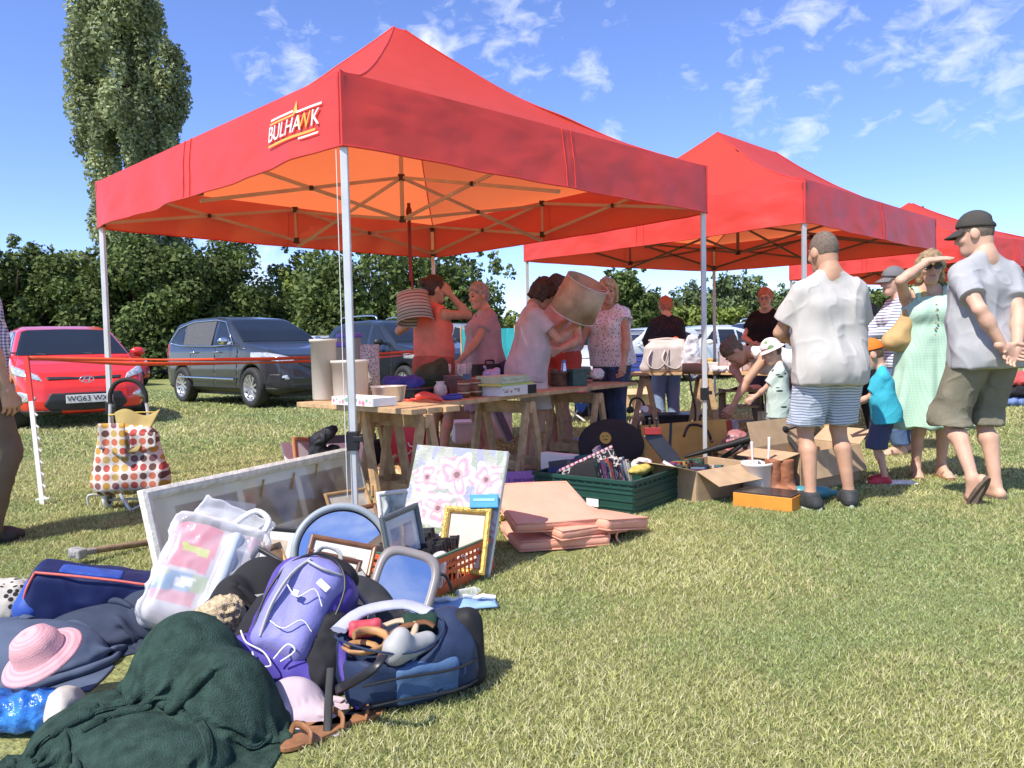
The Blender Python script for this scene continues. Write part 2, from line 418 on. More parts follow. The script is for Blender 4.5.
def printed(name, w, h, fn, parent, nx=60, nz=60, y=0.0, m=None, loc=None, rot=None, smooth=False):
    V, F, c = print_grid(w, h, fn, nx, nz, y)
    return mesh_obj(name, V, F, m or attr_mat('printed_card', .55), parent, smooth, col=c, loc=loc, rot=rot)
def text_mesh(name, s, size, m, parent=None, shear=0.0, ext=.001, align='CENTER'):
    cu = bpy.data.curves.new(name, 'FONT'); cu.body = s; cu.size = size; cu.shear = shear; cu.extrude = ext; cu.align_x = align; cu.align_y = 'CENTER'
    o = bpy.data.objects.new(name, cu); COL.objects.link(o)
    dg = bpy.context.evaluated_depsgraph_get(); me = bpy.data.meshes.new_from_object(o.evaluated_get(dg))
    bpy.data.objects.remove(o); bpy.data.curves.remove(cu)
    me.materials.clear(); me.materials.append(m)
    r = bpy.data.objects.new(name, me); return link(r, parent)
UPX = Matrix(((1, 0, 0, 0), (0, 0, -1, 0), (0, 1, 0, 0), (0, 0, 0, 1)))     # lays xy outlines up into xz, facing -y
# ---- common materials
M_WOOD = mat('pine_wood', (.50, .33, .17), .6, .25, 14, .25, 40)
M_OLDWOOD = mat('dark_wood', (.2, .11, .06), .6, .3, 14, .25, 40)
M_BLACK = mat('black_plastic', (.018, .018, .02), .4, .2, 9)
M_WHITEPL = mat('white_plastic', (.78, .77, .74), .4, .06, 6)
M_STEEL = mat('painted_steel', (.62, .63, .62), .38, .1, 6, metal=.25)
M_CHROME = mat('bright_metal', (.75, .76, .78), .14, .05, 5, metal=1)
M_CARD = mat('brown_cardboard', (.46, .32, .19), .8, .12, 11, .1, 60)
M_RUBBER = mat('rubber', (.02, .02, .02), .8, .2, 20)
# ------------------------------------------------------------------ ground
def build_ground():
    m, nt, b = newmat('lawn'); N = nt.nodes.new; L = nt.links.new
    tc = N('ShaderNodeTexCoord')
    n1 = N('ShaderNodeTexNoise'); n1.inputs['Scale'].default_value = .55; n1.inputs['Detail'].default_value = 6
    n2 = N('ShaderNodeTexNoise'); n2.inputs['Scale'].default_value = 38; n2.inputs['Detail'].default_value = 4; n2.inputs['Roughness'].default_value = .7
    mp = N('ShaderNodeMapping'); mp.inputs['Scale'].default_value = (1, .45, 1); L(tc.outputs['Object'], mp.inputs[0]); L(mp.outputs[0], n1.inputs['Vector']); L(tc.outputs['Object'], n2.inputs['Vector'])
    r1 = N('ShaderNodeValToRGB'); r1.color_ramp.elements[0].position = .3; r1.color_ramp.elements[1].position = .7
    r1.color_ramp.elements[0].color = (.22, .265, .085, 1); r1.color_ramp.elements[1].color = (.38, .39, .18, 1)
    r2 = N('ShaderNodeValToRGB'); r2.color_ramp.elements[0].position = .3; r2.color_ramp.elements[1].position = .75
    r2.color_ramp.elements[0].color = (.45, .45, .42, 1); r2.color_ramp.elements[1].color = (1.35, 1.3, 1.15, 1)
    L(n1.outputs['Fac'], r1.inputs[0]); L(n2.outputs['Fac'], r2.inputs[0])
    mx = N('ShaderNodeMix'); mx.data_type = 'RGBA'; mx.blend_type = 'MULTIPLY'; mx.inputs[0].default_value = 1
    L(r1.outputs[0], mx.inputs[6]); L(r2.outputs[0], mx.inputs[7]); L(mx.outputs[2], b.inputs['Base Color']); b.inputs['Roughness'].default_value = .95
    b.inputs['Specular IOR Level'].default_value = .1
    bp = N('ShaderNodeBump'); bp.inputs['Strength'].default_value = .8; bp.inputs['Distance'].default_value = .04; L(n2.outputs['Fac'], bp.inputs['Height']); L(bp.outputs[0], b.inputs['Normal'])
    S = 1600
    o = mesh_obj('ground', [(-S, -S, 0), (S, -S, 0), (S, S, 0), (-S, S, 0)], [(0, 1, 2, 3)], m); tag(o, kind='structure')
def build_grass():
    rng = np.random.default_rng(3); P, H, Wd = [], [], []
    for y0, y1, dens, h, w in ((1.55, 3.2, 24000, .0155, .0034), (3.2, 5.2, 12000, .018, .0046), (5.2, 8, 4200, .021, .0078), (8, 13, 900, .033, .015), (13, 22, 220, .038, .026)):
        area = (y1*y1-y0*y0)*.70; n = int(area*dens)
        y = np.sqrt(rng.uniform(y0*y0, y1*y1, n)); x = rng.uniform(-.70, .70, n)*y
        P.append(np.stack([x, y], 1)); H.append(np.full(n, h)); Wd.append(np.full(n, w))
    P = np.concatenate(P); H = np.concatenate(H); Wd = np.concatenate(Wd)
    for poly in ([(-40, 645), (60, 590), (150, 580), (250, 575), (370, 600), (440, 625), (462, 690), (400, 706), (345, 722), (300, 735), (297, 775), (-60, 790)], [(510, 560), (560, 510), (640, 525), (620, 540), (570, 558)]):
        g = [at(*q) for q in poly]; k = polysdf(P[:, 0], P[:, 1], [(q.x, q.y) for q in g]) > 0; P, H, Wd = P[k], H[k], Wd[k]
    n = len(P)
    P3 = np.c_[P, np.zeros(n)]
    pat = vnoise(P3, 1.1, 5, 3)+.5*vnoise(P3, 7, 9, 2)
    H = H*(rng.uniform(.45, 1.25, n))*(1+.5*pat)
    a = rng.uniform(0, 2*np.pi, n); lean = rng.uniform(.2, 1.7, n)*H; la = rng.uniform(0, 2*np.pi, n)
    w = np.stack([np.cos(a), np.sin(a), np.zeros(n)], 1)*Wd[:, None]*.5
    tip = P3+np.stack([np.cos(la)*lean, np.sin(la)*lean, H], 1); mid = P3+np.stack([np.cos(la)*lean*.35, np.sin(la)*lean*.35, H*.62], 1)
    V = np.stack([P3-w, P3+w, mid+w*.7, tip, mid-w*.7], 1).reshape(-1, 3)
    q = np.arange(n)*5; F = np.concatenate([np.stack([q, q+1, q+2, q+4], 1)]); T = np.stack([q+4, q+2, q+3], 1)
    c = np.where((rng.random(n) < .22+.22*np.clip(pat+.1, 0, 1))[:, None], np.array([.66, .60, .36]), np.array([.38, .43, .17])*rng.uniform(.45, 1.5, n)[:, None])
    c = c*(1+.22*np.clip(pat, -1, 1))[:, None]; c[:, 0] *= 1+.25*np.clip(pat, -.5, 1)
    col = np.repeat(np.clip(c, 0, .7), 5, 0)
    me = bpy.data.meshes.new('grass'); me.vertices.add(n*5); me.vertices.foreach_set('co', V.astype(np.float32).ravel())
    me.loops.add(n*7); me.loops.foreach_set('vertex_index', np.concatenate([F.ravel(), T.ravel()]).astype(np.int32))
    me.polygons.add(2*n); me.polygons.foreach_set('loop_start', np.concatenate([np.arange(n)*4, n*4+np.arange(n)*3]).astype(np.int32))
    me.update(calc_edges=True)
    at_ = me.color_attributes.new('Col', 'FLOAT_COLOR', 'POINT'); at_.data.foreach_set('color', np.c_[col, np.ones(len(col))].astype(np.float32).ravel())
    me.materials.append(attr_mat('grass_blade', .7, .35, .15))
    o = bpy.data.objects.new('grass', me); link(o); tag(o, 'short sunlit mown grass of the field', 'grass', kind='stuff')
build_ground(); build_grass()
# ------------------------------------------------------------------ trees
M_LEAF = attr_mat('leaf', .62, .25, .22)
M_BARK = mat('bark', (.11, .085, .06), .9, .35, 8, .6, 20)
def leaf_cloud(clumps, n, size, cols, seed, zs=1.0):
    rng = np.random.default_rng(seed); cl = np.array(clumps)
    pr = cl[:, 3]**2; k = rng.choice(len(cl), n, p=pr/pr.sum())
    d = rng.normal(size=(n, 3)); d /= np.linalg.norm(d, axis=1, keepdims=True)
    rad = cl[k, 3]*rng.uniform(.25, 1.0, n)**.55; P = cl[k, :3]+d*rad[:, None]*np.array([1, 1, zs])
    nr = d*.7+rng.normal(size=(n, 3))*.6+np.array([0, 0, .35]); nr /= np.linalg.norm(nr, axis=1, keepdims=True)
    t = np.cross(nr, rng.normal(size=(n, 3))); t /= np.linalg.norm(t, axis=1, keepdims=True); b = np.cross(nr, t)
    s = size*rng.uniform(.6, 1.35, n)[:, None]
    V = np.stack([P-t*s, P-b*s*.62+nr*s*.15, P+t*s, P+b*s*.62+nr*s*.15], 1).reshape(-1, 3)
    ck = rng.uniform(.75, 1.3, len(cl))
    c = np.array(cols[0])[None]+(np.array(cols[1])-np.array(cols[0]))[None]*rng.random(n)[:, None]
    c = c*ck[k][:, None]*rng.uniform(.8, 1.2, n)[:, None]
    q = np.arange(n)*4
    return V, np.stack([q, q+1, q+2, q+3], 1), np.repeat(np.clip(c, 0, 1), 4, 0)
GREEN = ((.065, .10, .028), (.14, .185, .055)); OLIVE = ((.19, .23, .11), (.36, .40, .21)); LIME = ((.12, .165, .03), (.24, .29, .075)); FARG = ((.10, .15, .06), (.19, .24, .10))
def tree(name, label, base, h, w, n, leaf, cols, seed, group=None, kind='round', lowest=.12, cat='tree', depth=None):
    rng = np.random.default_rng(seed); t = thing(name, label, cat, (base.x, base.y, 0), 0, group); cl = []
    if kind == 'poplar':
        prof = lambda z: np.interp(z, [0, .12, .22, .3, .42, .55, .7, .82, .93, 1], [.5, .5, .52, .62, .78, .9, 1.0, .90, .60, .16])
        for i in range(300):
            z = rng.uniform(.05, .99); a = rng.uniform(0, 6.283); r = w/2*prof(z)*rng.uniform(.25, .98); s = w*rng.uniform(.05, .11)
            cl.append((math.cos(a)*r+.06*w*math.sin(z*5), math.sin(a)*r, z*h, s))
        V, F, c = leaf_cloud(cl, n, leaf, cols, seed, 2.3)
    else:
        m = 70 if kind == 'round' else 90
        dd = depth or w
        for i in range(m):
            d = rng.normal(size=3); d /= np.linalg.norm(d); rr = rng.uniform(.35, .95); q = d*rr
            z = h*(lowest+(1-lowest)*(.5+.5*q[2])); s = w*rng.uniform(.07, .17)
            wob = 1+.25*math.sin(3*math.atan2(d[1], d[0])+seed)*.5
            cl.append((q[0]*w/2*wob, q[1]*dd/2, min(z, h-s*.8), s))
        for i in range(22):
            a = rng.uniform(0, 6.283); cl.append((math.cos(a)*w*.36, math.sin(a)*dd*.36, h*rng.uniform(lowest*.3, lowest+.25), w*rng.uniform(.1, .16)))
        for i in range(26):  # outlying sprays
            d = rng.normal(size=3); d /= np.linalg.norm(d); q = d*rng.uniform(.98, 1.1)
            cl.append((q[0]*w/2, q[1]*dd/2, h*(lowest+(1-lowest)*(.5+.5*q[2])), w*rng.uniform(.03, .06)))
        V, F, c = leaf_cloud(cl, n, leaf, cols, seed)
    keep = np.repeat(V.reshape(-1, 4, 3)[:, :, 2].min(1) > .02, 4); 
    mesh_obj('crown', V, F, M_LEAF, t, col=c)
    mb = MB(); r0 = max(.05, w*.035)
    mb.tube([(0, 0, -.1), (.02*w, 0, h*.2), (-.01*w, .01*w, h*.45), (0, 0, h*.8)], [r0, r0*.8, r0*.55, r0*.15], 10)
    for i in range(9):
        a = i*2.4+seed; z0 = h*(.18+.05*i); k = .32 if kind == 'poplar' else .9
        mb.tube([(0, 0, z0), (math.cos(a)*w*.18*k, math.sin(a)*w*.18*k, z0+h*.1), (math.cos(a)*w*.38*k, math.sin(a)*w*.38*k, z0+h*.24)], [r0*.45, r0*.3, r0*.1], 7)
    mb.build('trunk', M_BARK, t)
    return t
def build_trees():
    tree('poplar_tree', 'tall narrow poplar rising behind the left tent corner', atd(141, 377, 36), 18.3, 5.6, 110000, .10, OLIVE, 11, kind='poplar')
    G = 'hedgerow trees behind the parked cars'
    L = [(18, 243, 5.6, 33, GREEN, 'leafy bush tree at far left behind the man in the check shirt'), (78, 254, 5.8, 36, LIME, 'lighter green bush tree behind the red hatchback roof'),
         (140, 226, 6.0, 33, GREEN, 'dark bushy tree at the foot of the poplar'), (206, 226, 6.6, 35, GREEN, 'dense dark tree above the grey suv, right of the poplar'),
         (258, 290, 5.0, 36, GREEN, 'low dark tree sloping down beside the sky gap')]
    for i, (px, top, w, d, cl, lb) in enumerate(L):
        b = atd(px, 380, d); hh = atd(px, top, d).z
        tree('bush_tree', lb, b, hh, w, 34000, .11, cl, 20+i, G, 'bush', .02)
    L = [(306, 250, 4.2, 40, LIME, 'light green tree seen between the two left tent poles'), (365, 246, 6.2, 34, GREEN, 'broad tree under the first tent, left of the salmon top woman'),
         (447, 246, 6.0, 34, GREEN, 'large dark tree behind the first tent back pole'), (628, 268, 3.9, 40, GREEN, 'round tree behind the blonde woman'),
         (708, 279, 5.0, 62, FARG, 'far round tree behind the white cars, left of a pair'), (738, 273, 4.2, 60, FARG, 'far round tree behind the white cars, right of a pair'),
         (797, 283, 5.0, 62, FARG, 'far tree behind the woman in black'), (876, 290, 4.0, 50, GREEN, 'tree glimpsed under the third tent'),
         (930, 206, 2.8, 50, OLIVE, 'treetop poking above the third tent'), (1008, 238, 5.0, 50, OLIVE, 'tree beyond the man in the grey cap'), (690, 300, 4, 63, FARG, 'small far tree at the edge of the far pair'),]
    for i, (px, top, w, d, cl, lb) in enumerate(L):
        b = atd(px, 370, d); hh = atd(px, top, d).z
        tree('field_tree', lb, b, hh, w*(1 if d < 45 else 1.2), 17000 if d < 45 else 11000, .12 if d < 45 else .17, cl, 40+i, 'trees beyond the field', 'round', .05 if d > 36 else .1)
    # clipped hedge along the far side
    rng = np.random.default_rng(5); cl = []
    a, b = atd(465, 360, 58), atd(905, 355, 52)
    for i in range(420):
        t = rng.random(); p = a.lerp(b, t); hgt = 3.55
        cl.append((p.x+rng.normal()*.1, p.y+rng.uniform(-.8, .8), rng.uniform(.3, hgt-.45), rng.uniform(.35, .6)))
    V, F, c = leaf_cloud(cl, 30000, .16, LIME, 6)
    h = thing('hedge', 'long clipped light green hedge behind the white parked cars', 'hedge', (0, 0, 0))
    mesh_obj('foliage', V, F, M_LEAF, h, col=c)
    mb = MB()
    for i in range(30):
        p = a.lerp(b, (i+.5)/30); mb.cyl((p.x, p.y, -.1), (p.x+.1, p.y, 2.6), .08, .03, 6)
    mb.build('stems', M_BARK, h)
build_trees()
# ------------------------------------------------------------------ tents
def cloth_mat(name, col, tr=.5):
    m, nt, b = newmat(name); N = nt.nodes.new; L = nt.links.new
    tc = N('ShaderNodeTexCoord'); n = N('ShaderNodeTexNoise'); n.inputs['Scale'].default_value = 2.2; n.inputs['Detail'].default_value = 5; L(tc.outputs['Object'], n.inputs['Vector'])
    rp = N('ShaderNodeValToRGB'); rp.color_ramp.elements[0].color = (*[c*.9 for c in col], 1); rp.color_ramp.elements[1].color = (*[min(1, c*1.1) for c in col], 1); L(n.outputs['Fac'], rp.inputs[0])
    L(rp.outputs[0], b.inputs['Base Color']); b.inputs['Roughness'].default_value = .42; b.inputs['Specular IOR Level'].default_value = .45
    n2 = N('ShaderNodeTexNoise'); n2.inputs['Scale'].default_value = 5; n2.inputs['Detail'].default_value = 4; n2.inputs['Distortion'].default_value = 1.2; L(tc.outputs['Object'], n2.inputs['Vector'])
    bp = N('ShaderNodeBump'); bp.inputs['Strength'].default_value = .06; bp.inputs['Distance'].default_value = .03; L(n2.outputs['Fac'], bp.inputs['Height']); L(fold_bump(nt, tc, bp.outputs[0], .15, 2.2, (1, 1, 2.4)), b.inputs['Normal'])
    t = N('ShaderNodeBsdfTranslucent'); t.inputs[0].default_value = (1, .23, .07, 1); ms = N('ShaderNodeMixShader'); ms.inputs[0].default_value = tr
    L(b.outputs[0], ms.inputs[1]); L(t.outputs[0], ms.inputs[2]); L(ms.outputs[0], nt.nodes['Material Output'].inputs[0])
    return m
M_RED = cloth_mat('red_canopy_cloth', (.80, .078, .058), .47)
M_REDD = cloth_mat('red_valance_cloth', (.74, .068, .058), .24)
M_GREY = mat('grey_steel', (.50, .51, .50), .4, .08, 5, metal=.35)
M_DARKBAR = mat('dark_frame_steel', (.10, .09, .09), .4, .1, 5, metal=.3)
M_LTBAR = mat('light_frame_steel', (.45, .44, .43), .4, .1, 5, metal=.3)
def tent(label, q, zt, peaks, barmat, clamp_z, polemats, logo=None):
    """q: the four eave corners (near, right, back, left), zt: height of the valance, peaks: the two ridge ends"""
    c0 = sum(q, Vector())/4; t = thing('gazebo_tent', label, 'gazebo', (c0.x, c0.y, 0), 0, 'red pop-up gazebos')
    O = Vector((c0.x, c0.y, 0)); q = [p-O for p in q]; pk = [p-O for p in peaks]
    up = Vector((0, 0, zt)); out = 1.016
    top = [Vector((p.x*out, p.y*out, p.z+zt)) for p in q]
    def roof(side, u, w):                # u along the eave 0..1, w 0 eave .. 1 ridge
        a, b = top[side], top[(side+1) % 4]; e = a.lerp(b, u)
        ra, rb = [(pk[0], pk[1]), (pk[1], pk[1]), (pk[1], pk[0]), (pk[0], pk[0])][side]
        r = ra.lerp(rb, u); p = e.lerp(r, w); g = w**1.22 if w > 0 else 0
        sag = -.05*math.sin(math.pi*u)*math.sin(math.pi*min(1, w*1.1))*(1-w)
        p.z = e.z+(r.z-e.z)*(.86*g+.14*w**3)+sag
        nz = float(vnoise(np.array([[p.x, p.y, side*7]]), 2.2, 3, 2)[0]); p.z += .022*nz*min(1, 4*w)*min(1, 5*(1-w))
        return p
    mb = MB()
    for s in range(4): mb.sheet(lambda u, w: roof(s, u, w), 26, 26)
    cv = mb.build('canopy', M_RED, t)
    for s in range(4): sm = MB(); sm.tube([roof(s, 0, w/30)+Vector((0, 0, .004)) for w in range(31)], .005, 5); sm.build('seam', M_REDD, cv)
    for s in range(4):
        a, b = top[s], top[(s+1) % 4]; n = (b-a).cross(Vector((0, 0, 1))).normalized()
        if n.dot((a+b)/2) < 0: n = -n
        def val(u, v):
            p = a.lerp(b, u)
            dr = zt*(1-v)
            p = Vector((p.x, p.y, p.z-dr))+n*(.025*(1-v)*min(1, 14*min(u, 1-u))+(.010*math.sin(u*17+s*2)+.007*math.sin(u*41+v*2+s))*(1-v)**.8*min(1, 8*u)*min(1, 8*(1-u)))
            nz = float(vnoise(np.array([[u*9, v*1.6, s*3.3]]), 1.0, 8, 3)[0])
            ed = max(math.exp(-min(u, 1-u)*14), .6*math.exp(-abs(u-.5)*40))
            p += n*((nz*.030*(1-ed)+abs(nz)*.05*ed)*(1-v)**.5*min(1, 14*min(u, 1-u))); p.z -= .012*math.sin(u*math.pi)*(1-v)
            return p
        m2 = MB(); m2.sheet(val, 110, 12); vo = m2.build('valance', M_REDD, t)
        hem = MB(); hem.tube([val(i/60, 0) for i in range(61)], .006, 5); hem.build('hem', M_REDD, vo)
        for uu in (.487, .513, .995): sm = MB(); sm.tube([val(uu, k/12)+n*.003 for k in range(13)], .004, 5); sm.build('seam', M_REDD, vo)
        if logo and s == logo[0]:
            logo[1](vo, a, b, n, zt, val)
    # legs
    for i, p in enumerate(q):
        cz = clamp_z[i]; lo = MB()
        d = Vector((0, 0, 1))
        lo.box((p.x, p.y, (cz+p.z+.34)/2), (.038, .038, p.z+.34-cz)); lg = lo.build('leg', polemats[0], t, bevel=.004)
        inn = MB(); inn.box((p.x, p.y, cz/2), (.030, .030, cz)); inn.build('lower_leg', polemats[1], lg, bevel=.003)
        k = MB(); k.box((p.x, p.y, cz), (.058, .058, .10)); k.box((p.x+.03, p.y-.02, cz+.01), (.05, .025, .03))
        k.build('leg_clamp', M_BLACK, lg, bevel=.004)
        for zz in (.32, .04):
            k = MB(); k.box((p.x, p.y, p.z+zz), (.044, .044, .07)); k.build('corner_bracket', M_BLACK, lg, bevel=.004)
        f = MB(); f.box((p.x, p.y, .004), (.11, .11, .008)); f.build('foot_plate', M_GREY, lg)
    # scissor frame
    mids = []
    b = MB(); kn = []
    cen = Vector((0, 0, sum(p.z for p in q)/4))
    def scissor(p, r, h=.30, z0=.24):
        m = p.lerp(r, .5)
        for (e0, e1) in (((p, z0+.10), (r, z0-h+.10)), ((p, z0-h+.10), (r, z0+.10))):
            b.bar(e0[0]+Vector((0, 0, e0[1])), e1[0]+Vector((0, 0, e1[1])), .013, .026)
        kn.append((m+Vector((0, 0, z0-h/2+.10)), .034))
        for zz in (z0+.10, z0-h+.10): kn.append((r+Vector((0, 0, zz)), .05))
    for i in range(4):
        p, r = q[i], q[(i+1) % 4]; m = p.lerp(r, .5); mids.append(m)
        ins = lambda v: Vector((v.x*.985, v.y*.985, v.z))
        scissor(ins(p), ins(m)); scissor(ins(r), ins(m))
        b.bar(ins(m)+Vector((0, 0, .03)), ins(m)+Vector((0, 0, .36)), .02)
    for m in mids:
        h = m.lerp(cen, .5); scissor(m*.98+Vector((0, 0, .02)), cen+Vector((0, 0, .02)), .34)
    apex = (pk[0]+pk[1])/2
    b.bar(cen+Vector((0, 0, .0)), Vector((cen.x, cen.y, apex.z-.06)), .03)
    for k_ in pk: b.bar(Vector((cen.x, cen.y, cen.z+.6)), k_+Vector((0, 0, -.05)), .02)
    b.build('scissor_frame', barmat, t); 
    km = None
    for p, w in kn:
        if km is None:
            k = MB(); k.box((0, 0, 0), (.05, .05, .048)); ko = k.build('frame_joint', M_BLACK, t, bevel=.005); km = ko.data; ko.location = p
        else: ko = bpy.data.objects.new('frame_joint', km); link(ko, t); ko.location = p; ko.scale = (w/.05,)*3
    return t
def corners(pts, E=2.1): return [at(x, y, E) for x, y in pts]
M_WHITEINK = mat('white_print', (.85, .82, .80), .6, .02, 3); M_ORANGEINK = mat('orange_print', (.85, .42, .08), .6, .04, 3)
def tent_logo(vo, a, b, n, zt, val):
    # side 3 runs left -> near; reading direction from the left corner to the near one
    e = (b-a).normalized(); up = Vector((0, 0, 1)); L = (b-a).length
    s_ = .68; mb = MB()
    def on_cloth(x, y, z):
        p = val(.872+x*s_/L, .48+y*s_/zt); return p+n*(.010+z)
    def tx(s, size, x, y, m, sh=.25):
        o = text_mesh('logo', s, size, m, None, sh, .002); mb.cur = 0 if m is M_WHITEINK else 1
        mb.add([on_cloth(v.co.x+x, v.co.y+y, v.co.z) for v in o.data.vertices], [list(p.vertices) for p in o.data.polygons]); bpy.data.objects.remove(o)
    tx('BULHA', .17, -.10, 0, M_WHITEINK); tx('W', .17, .20, 0, M_ORANGEINK); tx('K', .17, .35, 0, M_WHITEINK)
    def strip(cx, cy, w, h):
        k = 10; vs = [on_cloth(cx-w/2+w*q/k+(r-.5)*h*.3, cy+(r-.5)*h, .001) for q in range(k+1) for r in (0, 1)]; mb.add(vs, [(2*q, 2*q+2, 2*q+3, 2*q+1) for q in range(k)])
    mb.cur = 1; strip(0, -.085, .72, .018); strip(-.12, .085, .40, .014); mb.add([on_cloth(.06, .09, .001), on_cloth(.13, .09, .001), on_cloth(.10, .19, .001)], [(0, 1, 2)])
    mb.cur = 0; strip(-.12, .115, .36, .016); strip(.27, -.115, .26, .014); strip(.28, .095, .34, .016)
    mb.build('logo', [M_WHITEINK, M_ORANGEINK], vo)
def build_tents():
    q1 = corners([(344, 147), (703, 213), (433, 257), (102, 228)])
    print('tent1', [tuple(round(c, 2) for c in p) for p in q1])
    c = sum(q1, Vector())/4; d = (q1[1]-q1[0]).normalized(); d.z = 0
    pz = atd(398, 28, c.y); c1 = Vector((pz.x, c.y, pz.z))
    tent('largest red gazebo tent, nearest the camera, white lettering on its left valance', q1, .37, [c1-d*.04, c1+d*.07], M_LTBAR, [.59, .64, .64, .62], (M_STEEL, M_STEEL), (3, tent_logo))
    q2 = corners([(804, 223), (933, 251), (714, 271), (527, 261)])
    print('tent2', [tuple(round(c, 2) for c in p) for p in q2])
    p0 = at(718, 130, 3.62); c = sum(q2, Vector())/4; d = (q2[1]-q2[0]).normalized(); d.z = 0
    e0 = c-d*.5; e1 = c+d*.75
    tent('middle red gazebo tent over the second table, ridge roofed', q2, .38, [atd(718, 132, e0.y), atd(775, 152, e1.y)], M_DARKBAR, [.6]*4, (M_GREY, M_GREY))
    q3 = corners([(960, 262), (1062, 268), (900, 285), (791, 280)])
    print('tent3', [tuple(round(c, 2) for c in p) for p in q3])
    c = sum(q3, Vector())/4; pz = atd(909, 203, c.y)
    tent('furthest red gazebo tent, partly hidden behind the man in the grey cap', q3, .38, [pz, pz+(q3[1]-q3[0]).normalized()*.1], M_DARKBAR, [.6]*4, (M_GREY, M_GREY))
build_tents()
# ------------------------------------------------------------------ cars
M_GLASS = mat('tinted_car_glass', (.016, .019, .022), .05, .1, 2, spec=.5)
M_LAMP = mat('headlamp_glass', (.55, .57, .6), .08, .35, 30, spec=.9, metal=.4)
M_TYRE = mat('tyre_rubber', (.025, .025, .026), .75, .2, 20)
M_ALLOY = mat('alloy_wheel', (.55, .55, .56), .3, .08, 8, metal=.7)
M_TRIM = mat('dark_trim', (.022, .022, .024), .5, .2, 10)
M_REDLAMP = mat('tail_lamp', (.35, .02, .02), .1, .1, 9, spec=.8)
def paint(name, c): return mat(name, c, .3, .03, 2, coat=.7, metal=.1)
def wheel_parts(parent, x, y, r, wd, sgn):
    w = bpy.data.objects.new('wheel', None); w.location = (x, y, r); w.rotation_euler = (R(90)*-sgn, 0, 0); link(w, parent)
    mb = MB(); mb.lathe([(r*.66, -wd/2), (r*.93, -wd/2), (r, -wd*.36), (r, wd*.36), (r*.93, wd/2), (r*.66, wd/2), (r*.64, 0)], 32, closed=True); mb.build('tyre', M_TYRE, w)
    mb = MB(); mb.lathe([(r*.66, wd*.48), (r*.60, wd*.45), (r*.58, 0), (r*.2, -.02)], 28)
    mb.lathe([(.001, wd*.36), (r*.14, wd*.36), (r*.16, wd*.2)], 14)
    for k in range(5):
        for da in (-.16, .16):
            a = k*1.2566+da; a2 = k*1.2566+da*1.9
            mb.bar((math.cos(a)*r*.12, math.sin(a)*r*.12, wd*.30), (math.cos(a2)*r*.62, math.sin(a2)*r*.62, wd*.40), .035, .03)
    mb.build('rim', M_ALLOY, w)
    mb = MB(); mb.lathe([(.001, -.01), (r*.6, -.01)], 20); mb.build('brake', M_TRIM, w)
